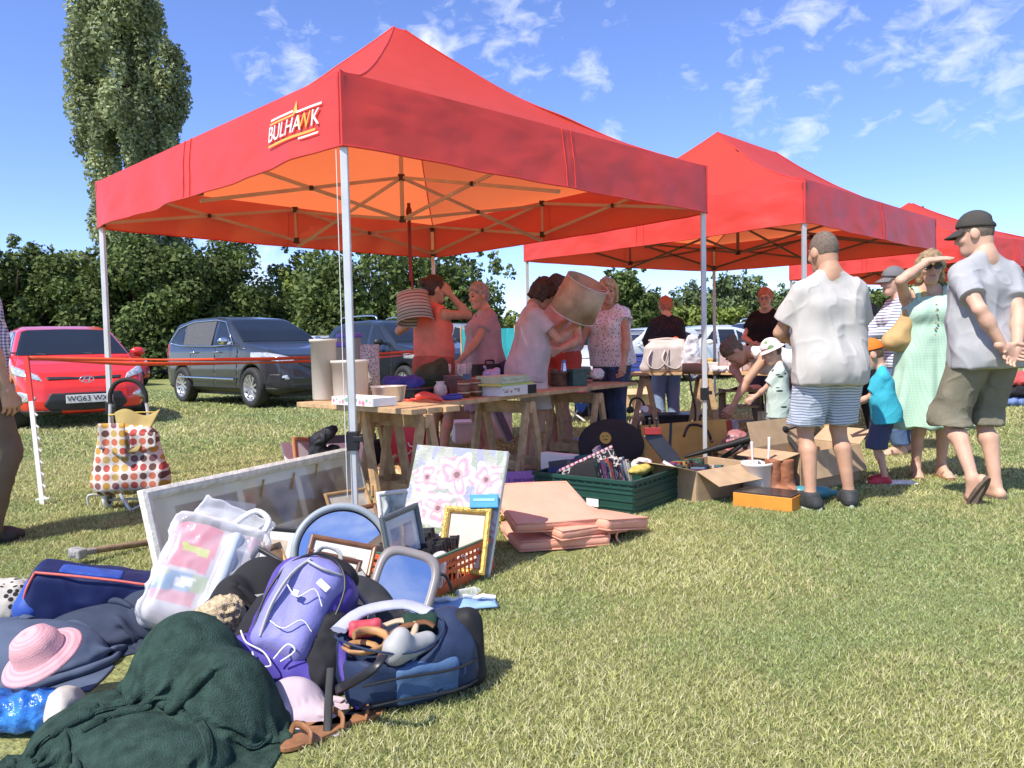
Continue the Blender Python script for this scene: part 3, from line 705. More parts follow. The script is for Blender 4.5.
def car(label, loc, rz, spec, col, cname, h=.016, group=None, name='parked_car'):
    """x forward with the front at +x; origin under the middle of the wheelbase"""
    t = thing(name, label, 'car', (loc[0], loc[1], 0), rz, group)
    P = paint(cname, col); L, Wd, H, wb, xo = spec['L'], spec['W'], spec['H'], spec['wb'], spec['fo']   # xo: front overhang
    x1 = wb/2+xo; x0 = x1-L; hw = Wd/2
    fl = Fld((x0, -hw, .12), (x1, hw, H), h); ax, ay, az = fl.ax
    side = [(p[0]+x0, p[1]) for p in spec['side']]
    XX, ZZ = np.meshgrid(ax, az, indexing='ij'); dS = polysdf(XX, ZZ, side)
    YY, ZZ2 = np.meshgrid(ay, az, indexing='ij'); dF = polysdf(YY, ZZ2, [(y*hw, z) for y, z in spec['front']]+[(-y*hw, z) for y, z in spec['front'][::-1]])
    XX2, YY2 = np.meshgrid(ax, ay, indexing='ij'); pl = spec['plan']; dP = polysdf(XX2, YY2, [(x0+x*L, y*hw) for x, y in pl]+[(x0+x*L, -y*hw) for x, y in pl[::-1]])
    B = smax(smax(dS[:, None, :], dF[None], .10), dP[:, :, None], .16)
    wr = spec['wr']; base = B.copy()
    wc = (wb/2, -wb/2)
    for xc in wc:
        d = np.sqrt((XX-xc)**2+(ZZ-wr)**2)-(wr+.055)
        arch = np.maximum(d[:, None, :], (hw-.27-np.abs(ay))[None, :, None]); B = smax(B, -arch.astype(np.float32), .012)
    # door seams
    for sx in spec['seams']:
        d = np.abs(XX-(x0+sx+.12*(ZZ-.6)))-.005; d = np.maximum(d, np.maximum(.34-ZZ, ZZ-spec['belt']))
        B = smax(B, -np.maximum(d[:, None, :], -(base+.018)), .006)
    fl.F = B.astype(np.float32); fl.mesh('body', P, t)
    def overlay(nm, m, reg, off=.007, parent=t, dep=.05):
        g = Fld((x0, -hw, .12), (x1, hw, H), h); g.F = np.maximum(np.maximum(base-off, reg), -(base+dep)).astype(np.float32)
        if (g.F < 0).sum() < 8: return None
        return g.mesh(nm, m, parent, relax=0)
    ya = np.abs(ay)[None, :, None]
    for sg in (1, -1):
        half = (-sg*ay)[None, :, None]+.30
        for wi, win in enumerate(spec['wins']):
            d = polysdf(XX, ZZ, [(p[0]+x0, p[1]) for p in win])
            overlay('window', M_GLASS, np.maximum(d[:, None, :], half), .006)
    wf = spec['wind']  # (x_low, z_low, x_high, z_high) of the windscreen line
    dY = polysdf(YY, ZZ2, [(y*hw, z) for y, z in wf['yz']]+[(-y*hw, z) for y, z in wf['yz'][::-1]])
    X3 = ax[:, None, None]; Z3 = az[None, None, :]; Y3 = ay[None, :, None]
    overlay('windscreen', M_GLASS, np.maximum(dY[None], (x0+wf['xmin'])-X3), .006, dep=.03)
    overlay('rear_window', M_GLASS, np.maximum(polysdf(YY, ZZ2, [(y*hw*.9, z) for y, z in wf['yz']]+[(-y*hw*.9, z) for y, z in wf['yz'][::-1]])[None], X3-(x0+spec['rearx'])), .006)
    for sg in (1, -1):
        for nm, m, poly, xm in spec['frontbits']:
            d = polysdf(sg*YY, ZZ2, [(y*hw, z) for y, z in poly]); overlay(nm, m, np.maximum(d[None], (x0+xm)-X3), .012)
        if spec.get('tail'):
            d = polysdf(sg*YY, ZZ2, [(y*hw, z) for y, z in spec['tail']]); overlay('tail_lamp', M_REDLAMP, np.maximum(d[None], X3-(x0+.35)), .01)
    for nm, m, poly, xm in spec['frontmid']:
        d = polysdf(YY, ZZ2, [(y*hw, z) for y, z in poly]+[(-y*hw, z) for y, z in poly[::-1]]); overlay(nm, m, np.maximum(d[None], (x0+xm)-X3), .012)
    # lower cladding / sill
    for sg in (1, -1):
        reg = np.maximum(np.maximum(Z3-spec.get('clad', .27), .3-sg*Y3), -np.minimum(np.sqrt((X3-wc[0])**2+(Z3-wr)**2), np.sqrt((X3-wc[1])**2+(Z3-wr)**2))+wr+.055)
        overlay('sill', M_TRIM, reg, .012)
    for xc in wc:
        for sg in (1, -1): wheel_parts(t, xc, sg*(hw-.115), wr, .215, sg)
    for sg in (1, -1):
        mb = MB(); mb.ball((x0+spec['mir'][0], sg*(hw+.07), spec['mir'][1]), (.07, .11, .075), 14, 9); mb.bar((x0+spec['mir'][0]+.03, sg*(hw-.09), spec['mir'][1]-.04), (x0+spec['mir'][0]+.02, sg*(hw+.03), spec['mir'][1]-.03), .05)
        mb.build('wing_mirror', spec.get('mirmat') or P, t)
    for sg in (1, -1):
        for hx in spec['handles']:
            mb = MB(); mb.tube([(x0+hx-.09, sg*(hw*.975), spec['belt']-.10), (x0+hx-.05, sg*(hw*.975+.03), spec['belt']-.09), (x0+hx+.07, sg*(hw*.975+.03), spec['belt']-.085), (x0+hx+.10, sg*(hw*.975), spec['belt']-.09)], .013, 8)
            mb.build('door_handle', M_CHROME if spec.get('chrome') else P, t)
    u = MB(); u.box(((x0+x1)/2, 0, .26), (L-.7, Wd-.5, .14)); u.build('underbody', M_TRIM, t)
    if spec.get('rails'):
        for sg in (1, -1):
            mb = MB(); mb.tube([(x0+.7, sg*.60, H-.06), (x0+.85, sg*.60, H+.015), (x0+2.1, sg*.60, H+.01), (x0+2.3, sg*.60, H-.08)], .018, 8); mb.build('roof_rail', M_CHROME, t)
    t['x1'] = x1; del t['x1']
    return t, x0, x1
HATCH = dict(L=3.99, W=1.71, H=1.49, wb=2.525, fo=.80, wr=.315,
    side=[(.06, .30), (.0, .55), (.04, .9), (.16, 1.05), (.48, 1.40), (.95, 1.485), (1.7, 1.485), (2.2, 1.40), (2.6, 1.19), (2.98, .985), (3.4, .90), (3.72, .77), (3.92, .58), (3.99, .40), (3.95, .22), (3.7, .19), (.3, .22)],
    front=[(.80, .14), (.97, .30), (1.0, .60), (.965, .90), (.93, .96), (.74, 1.40), (.62, 1.485), (.3, 1.50)],
    plan=[(0, .6), (.02, .84), (.10, .97), (.3, 1), (.75, 1), (.9, .95), (.955, .82), (.985, .6), (1, .25)],
    belt=.95, seams=[1.05, 2.0, 2.85], wins=[[(.62, 1.02), (.72, 1.30), (1.0, 1.38), (1.04, 1.0)], [(1.09, 1.0), (1.07, 1.385), (1.85, 1.39), (1.95, .985)], [(2.02, .985), (1.92, 1.39), (2.12, 1.345), (2.68, 1.02), (2.68, .98)]],
    wind=dict(yz=[(.86, 1.005), (.69, 1.37), (.60, 1.395), (.0, 1.41)], xmin=2.1), rearx=.6,
    frontbits=[('headlight', M_LAMP, [(.58, .655), (.99, .76), (.99, .87), (.93, .875), (.64, .745)], 3.2), ('fog_lamp', M_LAMP, [(.68, .43), (.92, .36), (.93, .50), (.90, .54), (.70, .46)], 3.2)],
    frontmid=[('upper_grille', M_TRIM, [(.52, .675), (.55, .72), (.25, .715), (.0, .70), (.0, .655), (.25, .655)], 3.3), ('lower_grille', M_TRIM, [(.50, .50), (.60, .34), (.52, .27), (0, .25), (0, .505)], 3.3), ('bumper_lip', M_TRIM, [(.85, .20), (.85, .155), (0, .15), (0, .20)], 3.0)],
    tail=[(.80, .85), (.97, .85), (.90, 1.08), (.80, 1.08)], mir=(2.62, 1.04), handles=[1.25, 2.15])
SUV = dict(L=4.64, W=1.83, H=1.75, wb=2.705, fo=.93, wr=.355,
    side=[(.08, .36), (.0, .6), (.03, 1.0), (.12, 1.15), (.50, 1.58), (1.0, 1.69), (1.9, 1.70), (2.45, 1.62), (2.95, 1.38), (3.35, 1.15), (4.1, 1.03), (4.42, .92), (4.58, .72), (4.64, .52), (4.60, .30), (4.3, .24), (.35, .27)],
    front=[(.80, .20), (.97, .34), (1.0, .66), (.975, 1.02), (.94, 1.09), (.74, 1.58), (.62, 1.69), (.3, 1.71)],
    plan=[(0, .6), (.02, .84), (.09, .97), (.3, 1), (.76, 1), (.9, .95), (.955, .82), (.985, .6), (1, .25)],
    belt=1.08, seams=[1.35, 2.35, 3.2], wins=[[(.42, 1.20), (.66, 1.47), (.90, 1.52), (1.0, 1.15)], [(1.06, 1.15), (.97, 1.53), (1.32, 1.575), (2.18, 1.58), (2.24, 1.12)], [(2.32, 1.12), (2.28, 1.575), (2.50, 1.54), (3.08, 1.18), (3.08, 1.13)]],
    wind=dict(yz=[(.85, 1.17), (.68, 1.55), (.60, 1.59), (.0, 1.605)], xmin=2.3), rearx=.6,
    frontbits=[('headlight', M_LAMP, [(.50, .80), (.75, .78), (.99, .86), (.99, .965), (.93, .98), (.56, .88)], 3.7), ('fog_lamp', M_LAMP, [(.66, .50), (.80, .47), (.81, .56), (.68, .58)], 3.8)],
    frontmid=[('upper_grille', M_TRIM, [(.50, .90), (.46, .76), (.22, .66), (0, .66), (0, .90)], 3.8), ('lower_grille', M_TRIM, [(.62, .42), (.80, .60), (.90, .60), (.92, .42), (.8, .32), (0, .30), (0, .56), (.4, .52)], 3.8)],
    tail=[(.74, .95), (.98, .92), (.96, 1.12), (.80, 1.20)], mir=(2.98, 1.19), handles=[1.55, 2.5], clad=.36, chrome=True, mirmat=M_CHROME)
def along(px_r, py_r, px_f, py_f):
    return at(px_r, py_r), at(px_f, py_f)
def build_cars():
    # red hatchback
    h = Vector((.60, -.80)); rz = math.atan2(h.y, h.x)
    g = at(88, 428)                                          # under the middle of the front bumper
    ctr = g-Vector((h.x, h.y, 0))*(2.525/2+.80)
    t, x0, x1 = car('bright red hatchback with a white front number plate, facing the camera', ctr, rz, HATCH, (.78, .030, .020), 'red_car_paint')
    t.scale = (1.05,)*3
    pl = bpy.data.objects.new('number_plate', None)
    mb = MB(); mb.box((x1+.012, 0, .415), (.012, .52, .112)); p = mb.build('number_plate', mat('plate_white', (.8, .8, .78), .4, .03), t, bevel=.004)
    bpy.data.objects.remove(pl)
    tx = text_mesh('plate_text', 'WG63 WX', .105, M_TRIM, p, 0, .001); tx.matrix_local = Matrix.Translation((x1+.020, 0, .415)) @ Matrix(((0, 0, 1, 0), (1, 0, 0, 0), (0, 1, 0, 0), (0, 0, 0, 1))) @ Matrix.Scale(.98, 4)
    mb = MB(); mb.tube([(x1-.012+.01*math.cos(a)*0, .085*math.cos(a), .675+.042*math.sin(a)) for a in [i*math.pi/12 for i in range(24)]], .008, 6, closed=True)
    for s in (-1, 1): mb.tube([(x1-.008, s*.04-.012, .645), (x1-.005, s*.030+.012, .705)], .008, 6)
    mb.tube([(x1-.006, -.030, .672), (x1-.004, .03, .678)], .007, 6); mb.build('badge', M_CHROME, t)
    for s in (-.35, .25):
        mb = MB(); mb.tube([(x0+2.93, s, 1.02), (x0+2.85, s-.2, 1.045), (x0+2.80, s-.52, 1.06)], .012, 6); mb.build('wiper', M_TRIM, t)
    # grey suv
    r, f = at(183, 402), at(261, 408); d = (f-r); d.z = 0; d.normalize(); rz = math.atan2(d.y, d.x)
    side = Vector((d.y, -d.x, 0))                            # the side facing the camera
    mid = (r+f)/2-side*.85
    t, x0, x1 = car('dark blue grey suv with a shaded rear window parked side on', mid, rz, SUV, (.028, .033, .040), 'slate_car_paint')
    mb = MB(); d_ = -.0
    # sun shade filling the rear side window, and the chrome line round the glass
    hw = SUV['W']/2
    def yz(z): return -np.interp(z, [1.02, 1.09, 1.58], [.975*hw, .94*hw, .74*hw])-.012
    vs = [(x0+x, yz(z), z) for x, z in SUV['wins'][1]]; mb.add(vs, [tuple(range(len(vs)))]); mb.build('window_shade', mat('shade_mesh', (.085, .085, .09), .8, .25, 30, .5, 50), t)
    for yy in (1,):
        mb = MB(); pts = [(.40, 1.19), (1.0, 1.13), (2.3, 1.105), (3.10, 1.12), (2.56, 1.55), (2.2, 1.60), (1.3, 1.595), (.9, 1.54), (.64, 1.48)]
        mb.tube([(x0+x, yz(z)-.004, z) for x, z in pts], .012, 6, closed=True); mb.build('chrome_trim', M_CHROME, t)
    mb = MB(); mb.tube([(x0+1.0, -hw-.012, .52), (x0+3.2, -hw-.012, .50)], .018, 6); mb.build('side_moulding', M_CHROME, t)
    rz0 = rz
    t.scale = (1.06,)*3
    # second dark car behind it
    p = at(392, 403); c = atd(398, 400, 17.0); c.z = 0
    t, x0, x1 = car('black car with silver roof rails seen behind the white tubs', (c.x+.15, 17.0), rz0-.12, SUV | dict(rails=True, mirmat=M_TRIM), (.018, .022, .028), 'black_car_paint', .02)
    far = 'far parked cars'
    q = atd(150, 372, 33); car('small royal blue hatchback in the distance between red and grey cars', (q.x+.2, 33), rz0+.2, HATCH, (.015, .03, .22), 'blue_car_paint', .03)
    q = atd(100, 372, 26); car('second red car mostly behind the left tent leg', (q.x, 26), rz0+.1, HATCH, (.5, .02, .02), 'dark_red_car_paint', .03)
    q = atd(330, 372, 23); car('white car behind the grey suv bonnet', (q.x, 23), rz0+.05, HATCH, (.7, .71, .72), 'white_car_paint', .03)
    R_ = [(476, 20.5, SUV, (.22, .24, .26), 'steel_car_paint', 0.1, 'grey car behind the woman in the long shirt dress'), (640, 21, HATCH, (.62, .64, .66), 'pale_car_paint', .3, 'pale silver hatchback between the blonde woman and the black jacket'),
          (697, 22, HATCH, (.78, .79, .8), 'white_far_paint', .35, 'white hatchback beside the right leg of the first tent'), (752, 24.5, SUV | dict(rails=True), (.50, .52, .54), 'silver_car_paint', .25, 'silver estate car behind the woman in black'),
          (690, 30, SUV, (.42, .44, .47), 'mid_grey_car_paint', .2, 'grey car in the second row under the hedge'), (790, 31, HATCH, (.75, .76, .77), 'white_back_paint', .2, 'white car in the second row right of the estate'), (560, 27, HATCH, (.55, .57, .6), 'grey_back_paint', .25, 'silver car glimpsed behind the curly haired woman')]
    for px, d, sp, c, cn, dr, lb in R_:
        q = atd(px, 365, d); car(lb, (q.x, d), R(160)+dr*3 if cn != 'steel_car_paint' else rz0, sp, c, cn, .03)
build_cars()
# ------------------------------------------------------------------ tape and marker post
def build_tape():
    M_TAPE = mat('barrier_tape', (.80, .13, .05), .45, .12, 4)
    p0 = at(43, 505); t = thing('barrier_post', 'leaning white plastic marker post with a red top', 'post', (p0.x, p0.y, 0))
    top = atd(26, 356, p0.y+.02)-Vector((p0.x, p0.y, 0)); mb = MB(); mb.bar((0, 0, -.05), top*.70, .032, .014); mb.bar((.0, .012, 0), top*.70+Vector((0, .012, 0)), .012, .02)
    for k in range(8): q = top*(.06+.08*k); mb.bar(q+Vector((.014, 0, 0)), q+Vector((.034, 0, -.02)), .01)
    mb.bar((-.05, 0, .04), (.05, 0, .05), .012)
    mb.build('shaft', M_WHITEPL, t)
    mb = MB(); mb.bar(top*.70, top, .034, .016); mb.build('red_top', mat('red_plastic', (.75, .05, .04), .45, .1), t)
    b = at(433, 257, 2.1); a = Vector((p0.x, p0.y, 0))+top*.985; e = Vector((b.x-.03, b.y+.02, 1.03))
    mb = MB(); n = 60
    for off, ph in ((0, 0), (-.035, 1.7)):
        vs = []
        for i in range(n+1):
            u = i/n; p = a.lerp(e, u)+Vector((0, .02*ph, off*min(1, u*6)*min(1, 6-6*u+.2)-.05*math.sin(math.pi*u))); w = .011*abs(math.cos(u*7+ph))+.005
            tw = .012*math.sin(u*7+ph); vs += [p+Vector((0, tw, w)), p-Vector((0, tw, w))]
        mb.add(vs, [(2*i, 2*i+1, 2*i+3, 2*i+2) for i in range(n)], True)
    o = mb.build('barrier_tape', M_TAPE, None, solid=.002); tag(o, 'long orange red barrier tape stretched in front of the cars', 'tape')
build_tape()
# ------------------------------------------------------------------ people
def skin_mat(nm, c): return mat(nm, c, .6, .13, 11, .12, 140, sss=.04)
SK_A = skin_mat('fair_skin', (.60, .36, .255)); SK_B = skin_mat('tanned_skin', (.50, .28, .18)); SK_C = skin_mat('pale_skin', (.66, .43, .33))
M_EYE = mat('eye_dark', (.03, .025, .02), .2, .1); M_LIP = mat('lips', (.42, .16, .13), .5, .1)
H_GREY = mat('grey_hair', (.34, .31, .28), .75, .35, 40, .5, 160); H_DARK = mat('dark_brown_hair', (.045, .028, .02), .6, .4, 40, .5, 160); H_BLOND = mat('blonde_hair', (.46, .33, .18), .55, .35, 45, .5, 160)
H_RED = mat('reddish_grey_hair', (.42, .17, .11), .7, .35, 40, .5, 160); H_BUZZ = mat('cropped_hair', (.15, .11, .085), .85, .3, 60, .3, 300); H_MID = mat('brown_hair', (.13, .085, .05), .6, .4, 40, .5, 160)
def rotm(yaw=0, pitch=0, roll=0): return np.array((Matrix.Rotation(R(yaw), 3, 'Z') @ Matrix.Rotation(R(-pitch), 3, 'X') @ Matrix.Rotation(R(roll), 3, 'Y')))
def ik(S, T, l1, l2, pole):
    S, T, pole = np.asarray(S, float), np.asarray(T, float), np.asarray(pole, float)
    d = T-S; L = np.linalg.norm(d)
    if L > (l1+l2)*.995: T = S+d/L*(l1+l2)*.995; d = T-S; L = np.linalg.norm(d)
    u = d/L; a = (l1*l1-l2*l2+L*L)/(2*L); h = math.sqrt(max(l1*l1-a*a, 0)); p = pole-u*(pole@u); p = p/(np.linalg.norm(p)+1e-9)
    return S+u*a+p*h, T
def join_meshes(parts):
    V, F, M = [], [], []; n = 0
    for v, f, m in parts: V.append(v); F.append(f+n); M.append(m); n += len(v)
    return np.concatenate(V), np.concatenate(F), np.concatenate(M)
def person(label, loc, rz, H=1.72, sex='f', skin=None, lean=0, side=0, twist=0, head=(0, 0, 0), hands=(None, None), elb=((-.4, -1, -.1), (.4, -1, -.1)), feet=((-.09, 0, 0), (.09, 0, 0)), toe=(8, -8),
           hip=(0, 0, 0), clothes=(), hair=None, hs=1.0, h=.010, shoes=None, curl=(35, 35), fat=0.0, handdir=(None, None), palm=(None, None), extra=None, toes_down=(0, 0)):
    skin = skin or SK_A; fem = sex == 'f'
    S = H/(1.46+.29*hs); t = thing('person', label, 'person', (loc[0], loc[1], 0), rz)
    P = np.array([0, 0, .93])+np.array(hip); Rt = rotm(0, lean, side); Ru = Rt @ rotm(twist)
    T = lambda p: P+Rt @ (np.array(p, float)-np.array([0, 0, .93])); U = lambda p: P+Ru @ (np.array(p, float)-np.array([0, 0, .93]))
    sw = .165 if fem else .185
    nb = U((0, -.015, 1.455)); Rh = Ru @ rotm(*head) if lean < 45 else Ru @ rotm(*head)
    hc = nb+Ru @ np.array([0, .01, .05])+Rh @ np.array([0, .025, .12*hs])
    Hd = lambda p: hc+Rh @ (np.array(p, float)*hs)
    shz = 1.385 if fem else 1.362; sh = [U((-sw, -.01, shz)), U((sw, -.01, shz))]; el, wr = [], []
    for i, sg in ((0, -1), (1, 1)):
        tg = hands[i] if hands[i] is not None else sh[i]+np.array([sg*.06, .05, -.53])
        e, w = ik(sh[i], tg, .29, .255, elb[i]); el.append(e); wr.append(w)
    hp = [T((-.09, 0, .91)), T((.09, 0, .91))]; kn, an = [], []
    for i in (0, 1):
        f = np.array(feet[i], float)+np.array([0, 0, .085]); k, a = ik(hp[i], f, .43, .42, (0, 1, .05)); kn.append(k); an.append(a)
    f_ = fat
    tors = [((-.075, 0, .93), (.075, 0, .93), .108+f_*.6), ((-.07, .01+f_*.3, 1.08), (.07, .01+f_*.3, 1.08), (.088 if fem else .10)+f_), ((-.085, 0, 1.26), (.085, 0, 1.26), (.102 if fem else .115)+f_*.6)]
    hr = .115 if fem else .10
    body = Fld(*bounds([p for p in sh+el+wr+hp+kn+an]+[nb, hc, T((0, -.2, .9)), U((0, .2, 1.3))], .17), h)
    for j, (a, b, r) in enumerate(tors): fn = T if j < 1 else U; body.cap(fn(a), fn(b), r, k=.08)
    body.cap(U((-sw+.045, -.012, 1.385)), U((sw-.045, -.012, 1.385)), .052, k=.06)
    for sg in (-1, 1):
        body.cap(U((sg*.11, -.02, 1.40)), U((sg*.02, -.015, 1.485)), .042, .046, k=.06); body.ell(T((sg*.07, -.055, .90)), (.085, .08, .09), Rt, k=.05)
        if fem: body.ell(U((sg*.078, .085+f_*.4, 1.275)), (.066, .062, .066), Ru, k=.03)
    for i in (0, 1):
        body.cap(sh[i], el[i], .047 if fem else .053, .037, k=.04); body.cap(el[i], el[i]+(wr[i]-el[i])*.35, .038, .039, k=.015); body.cap(el[i]+(wr[i]-el[i])*.3, wr[i], .039, .026, k=.02)
        body.cap(hp[i], kn[i], .084+f_*.3, .051, k=.05); body.cap(kn[i], kn[i]+(an[i]-kn[i])*.3, .048, .050, k=.02); c = kn[i]+(an[i]-kn[i])*.32-np.array([0, .02, 0])
        body.cap(c, an[i], .051, .031, k=.03)
        td = toes_down[i]; a0 = an[i]; dirn = np.array([math.sin(R(-toe[i])), math.cos(R(-toe[i])), 0])
        if td: dirn = dirn*math.cos(R(td))+np.array([0, 0, -math.sin(R(td))])
        up = np.array([0, 0, 1])-dirn*dirn[2]; up /= np.linalg.norm(up)
        heel = a0-up*.05-dirn*.035; ball = a0-up*.062+dirn*.115
        body.cap(heel, ball, .034, .030, k=.03); body.cap(ball, ball+dirn*.05, .028, .018, k=.02); body.cap(a0+dirn*.01, ball-up*-.01, .032, .024, k=.03)
        for q in (-.028, -.01, .008, .026): s_ = np.cross(dirn, up); body.cap(ball+s_*q, ball+s_*q+dirn*.05-up*.006, .016, .011, k=.008)
    body.cap(nb, hc+Rh @ np.array([0, -.03, -.06]), .055 if not fem else .047, k=.03)
    body.clip((0, 0, .002), (0, 0, -1))
    V, F = surfnets(body.F, body.lo, body.h); V = relaxv(V, F); parts = [(V, F, np.zeros(len(F), int))]
    # head
    hd = Fld(hc-.2*hs-.02, hc+.2*hs+.02, .0052*hs)
    hd.ell(Hd((0, -.012, .022)), np.array((.076, .094, .105))*hs, Rh, k=.01); hd.ell(Hd((0, .022, -.035)), np.array((.062, .074, .092))*hs, Rh, k=.03)
    hd.cap(Hd((-.012, .065, -.098)), Hd((.012, .065, -.098)), .024*hs, k=.04); hd.cap(Hd((0, .088, .012)), Hd((0, .106, -.026)), .008*hs, .0135*hs, k=.012)
    hd.cap(Hd((-.034, .086, .036)), Hd((.034, .086, .036)), .009*hs, k=.012)
    for sg in (-1, 1):
        hd.ell(Hd((sg*.031, .098, .013)), np.array((.017, .014, .012))*hs, Rh, k=.008, neg=True); hd.ell(Hd((sg*.031, .082, .012)), np.array((.014, .013, .011))*hs, Rh, k=.002)
        hd.ell(Hd((sg*.079, -.008, -.01)), np.array((.012, .026, .034))*hs, Rh @ rotm(sg*-18), k=.008); hd.ell(Hd((sg*.042, .066, -.025)), np.array((.022, .022, .022))*hs, Rh, k=.02)
    hd.cap(Hd((-.019, .086, -.062)), Hd((.019, .086, -.062)), .0085*hs, k=.010)
    hd.cap(Hd((0, -.03, -.07)), nb+Ru @ np.array([0, .0, -.02]), .055*(.9+.1*hs) if not fem else .047, .058 if not fem else .05, k=.03)
    V, F = surfnets(hd.F, hd.lo, hd.h); Q = ((V[F].mean(1)-hc) @ Rh)/hs; m = np.zeros(len(F), int)
    ax = np.abs(Q[:, 0]); m[(((ax-.031)/.014)**2+((Q[:, 2]-.012)/.0065)**2 < 1) & (Q[:, 1] > .07)] = 1
    m[(np.abs(Q[:, 0]) < .024) & (np.abs(Q[:, 2]+.062) < .0075) & (Q[:, 1] > .075)] = 2
    m[(ax > .014) & (ax < .048) & (np.abs(Q[:, 2]-.037+.15*np.maximum(ax-.035, 0)) < .0042) & (Q[:, 1] > .06)] = 3
    parts.append((V, F, m))
    # hands
    for i, sg in ((0, -1), (1, 1)):
        d = wr[i]-el[i]; d /= np.linalg.norm(d)
        if handdir[i] is not None: d = np.array(handdir[i], float); d /= np.linalg.norm(d)
        n = np.array(palm[i] if palm[i] is not None else (-sg, .15, 0), float); n = n-d*(n@d); n /= np.linalg.norm(n); s_ = np.cross(d, n)*sg    # s_ points to the thumb side
        if palm[i] is None and s_[1] < 0: s_ = -s_
        W = wr[i]; hf = Fld(W-.23, W+.23, .0046); hf.cap(W-d*.03, W+d*.01, .026, .025, k=.02)
        for j, (q, ln) in enumerate(((.033, .068), (.011, .078), (-.011, .072), (-.032, .056))):
            b0 = W+d*(.092-.006*abs(j-1))+s_*q; hf.cap(W+d*.012+s_*q*.5, b0, .019, .0125, k=.014)
            c1, c2 = R(curl[i]), R(curl[i]*1.9); m1 = b0+(d*math.cos(c1)+n*math.sin(c1))*ln*.52+s_*q*.12; m2 = m1+(d*math.cos(c2)+n*math.sin(c2))*ln*.5
            hf.cap(b0, m1, .0098, .0088, k=.004); hf.cap(m1, m2, .0088, .0072, k=.003)
        t0 = W+d*.028+s_*.024; t1 = t0+d*.035+s_*.026+n*.012; t2 = t1+d*.034+s_*.004+n*.010
        hf.cap(t0, t1, .014, .0115, k=.012); hf.cap(t1, t2, .0112, .0088, k=.004)
        V, F = surfnets(hf.F, hf.lo, hf.h); parts.append((V, F, np.zeros(len(F), int)))
    V, F, M = join_meshes(parts)
    hm = hair[1] if hair else H_DARK
    mesh_obj('body', V*S, F, [skin, M_EYE, M_LIP, hm], t, True, M)
    ctx = dict(T=T, U=U, P=P, Rt=Rt, Ru=Ru, sh=sh, el=el, wr=wr, hp=hp, kn=kn, an=an, nb=nb, hc=hc, Rh=Rh, Hd=Hd, S=S, t=t, fem=fem, sw=sw, fat=fat, h=h, hs=hs, toe=toe, toes_down=toes_down, rz=rz)
    for c in clothes: c[0](ctx, *c[1:])
    if shoes: shoe_parts(ctx, *shoes)
    if hair: hair_part(ctx, *hair)
    if extra: extra(ctx)
    Mw = Matrix.Translation(t.location) @ Matrix.Rotation(rz, 4, 'Z')
    ctx['world'] = lambda p: Mw @ (Vector([float(q) for q in p])*S)
    return ctx
def bounds(ps, m): ps = np.array(ps); return ps.min(0)-m, ps.max(0)+m
def emit(ctx, f, name, m, amp=.007, sc=9, seed=0, stretch=(1, 1, .45), parent=None):
    V, F = surfnets(f.F, f.lo, f.h); V = relaxv(relaxv(V, F), F); N = vnormals(V, F)
    if amp:
        q = V*np.array(stretch); rg = (1-2*np.abs(vnoise(q+seed+.25*vnoise(V, 4, seed+9, 1)[:, None], sc*.62, seed, 1)*1.5)); rg2 = 1-2*np.abs(vnoise(q*np.array([1, 1, 1.6])+q[:, [2, 0, 1]]*.5+seed, sc*1.5, seed+4, 1)*1.6); w = .8*np.clip(rg, 0, 1)**3+.45*np.clip(rg2, 0, 1)**4-.35+.5*vnoise(q+seed+3, sc*1.3, seed, 2)
        V = V+N*(amp*w)[:, None]
    return mesh_obj(name, V*ctx['S'], F, m, parent or ctx['t'], True)
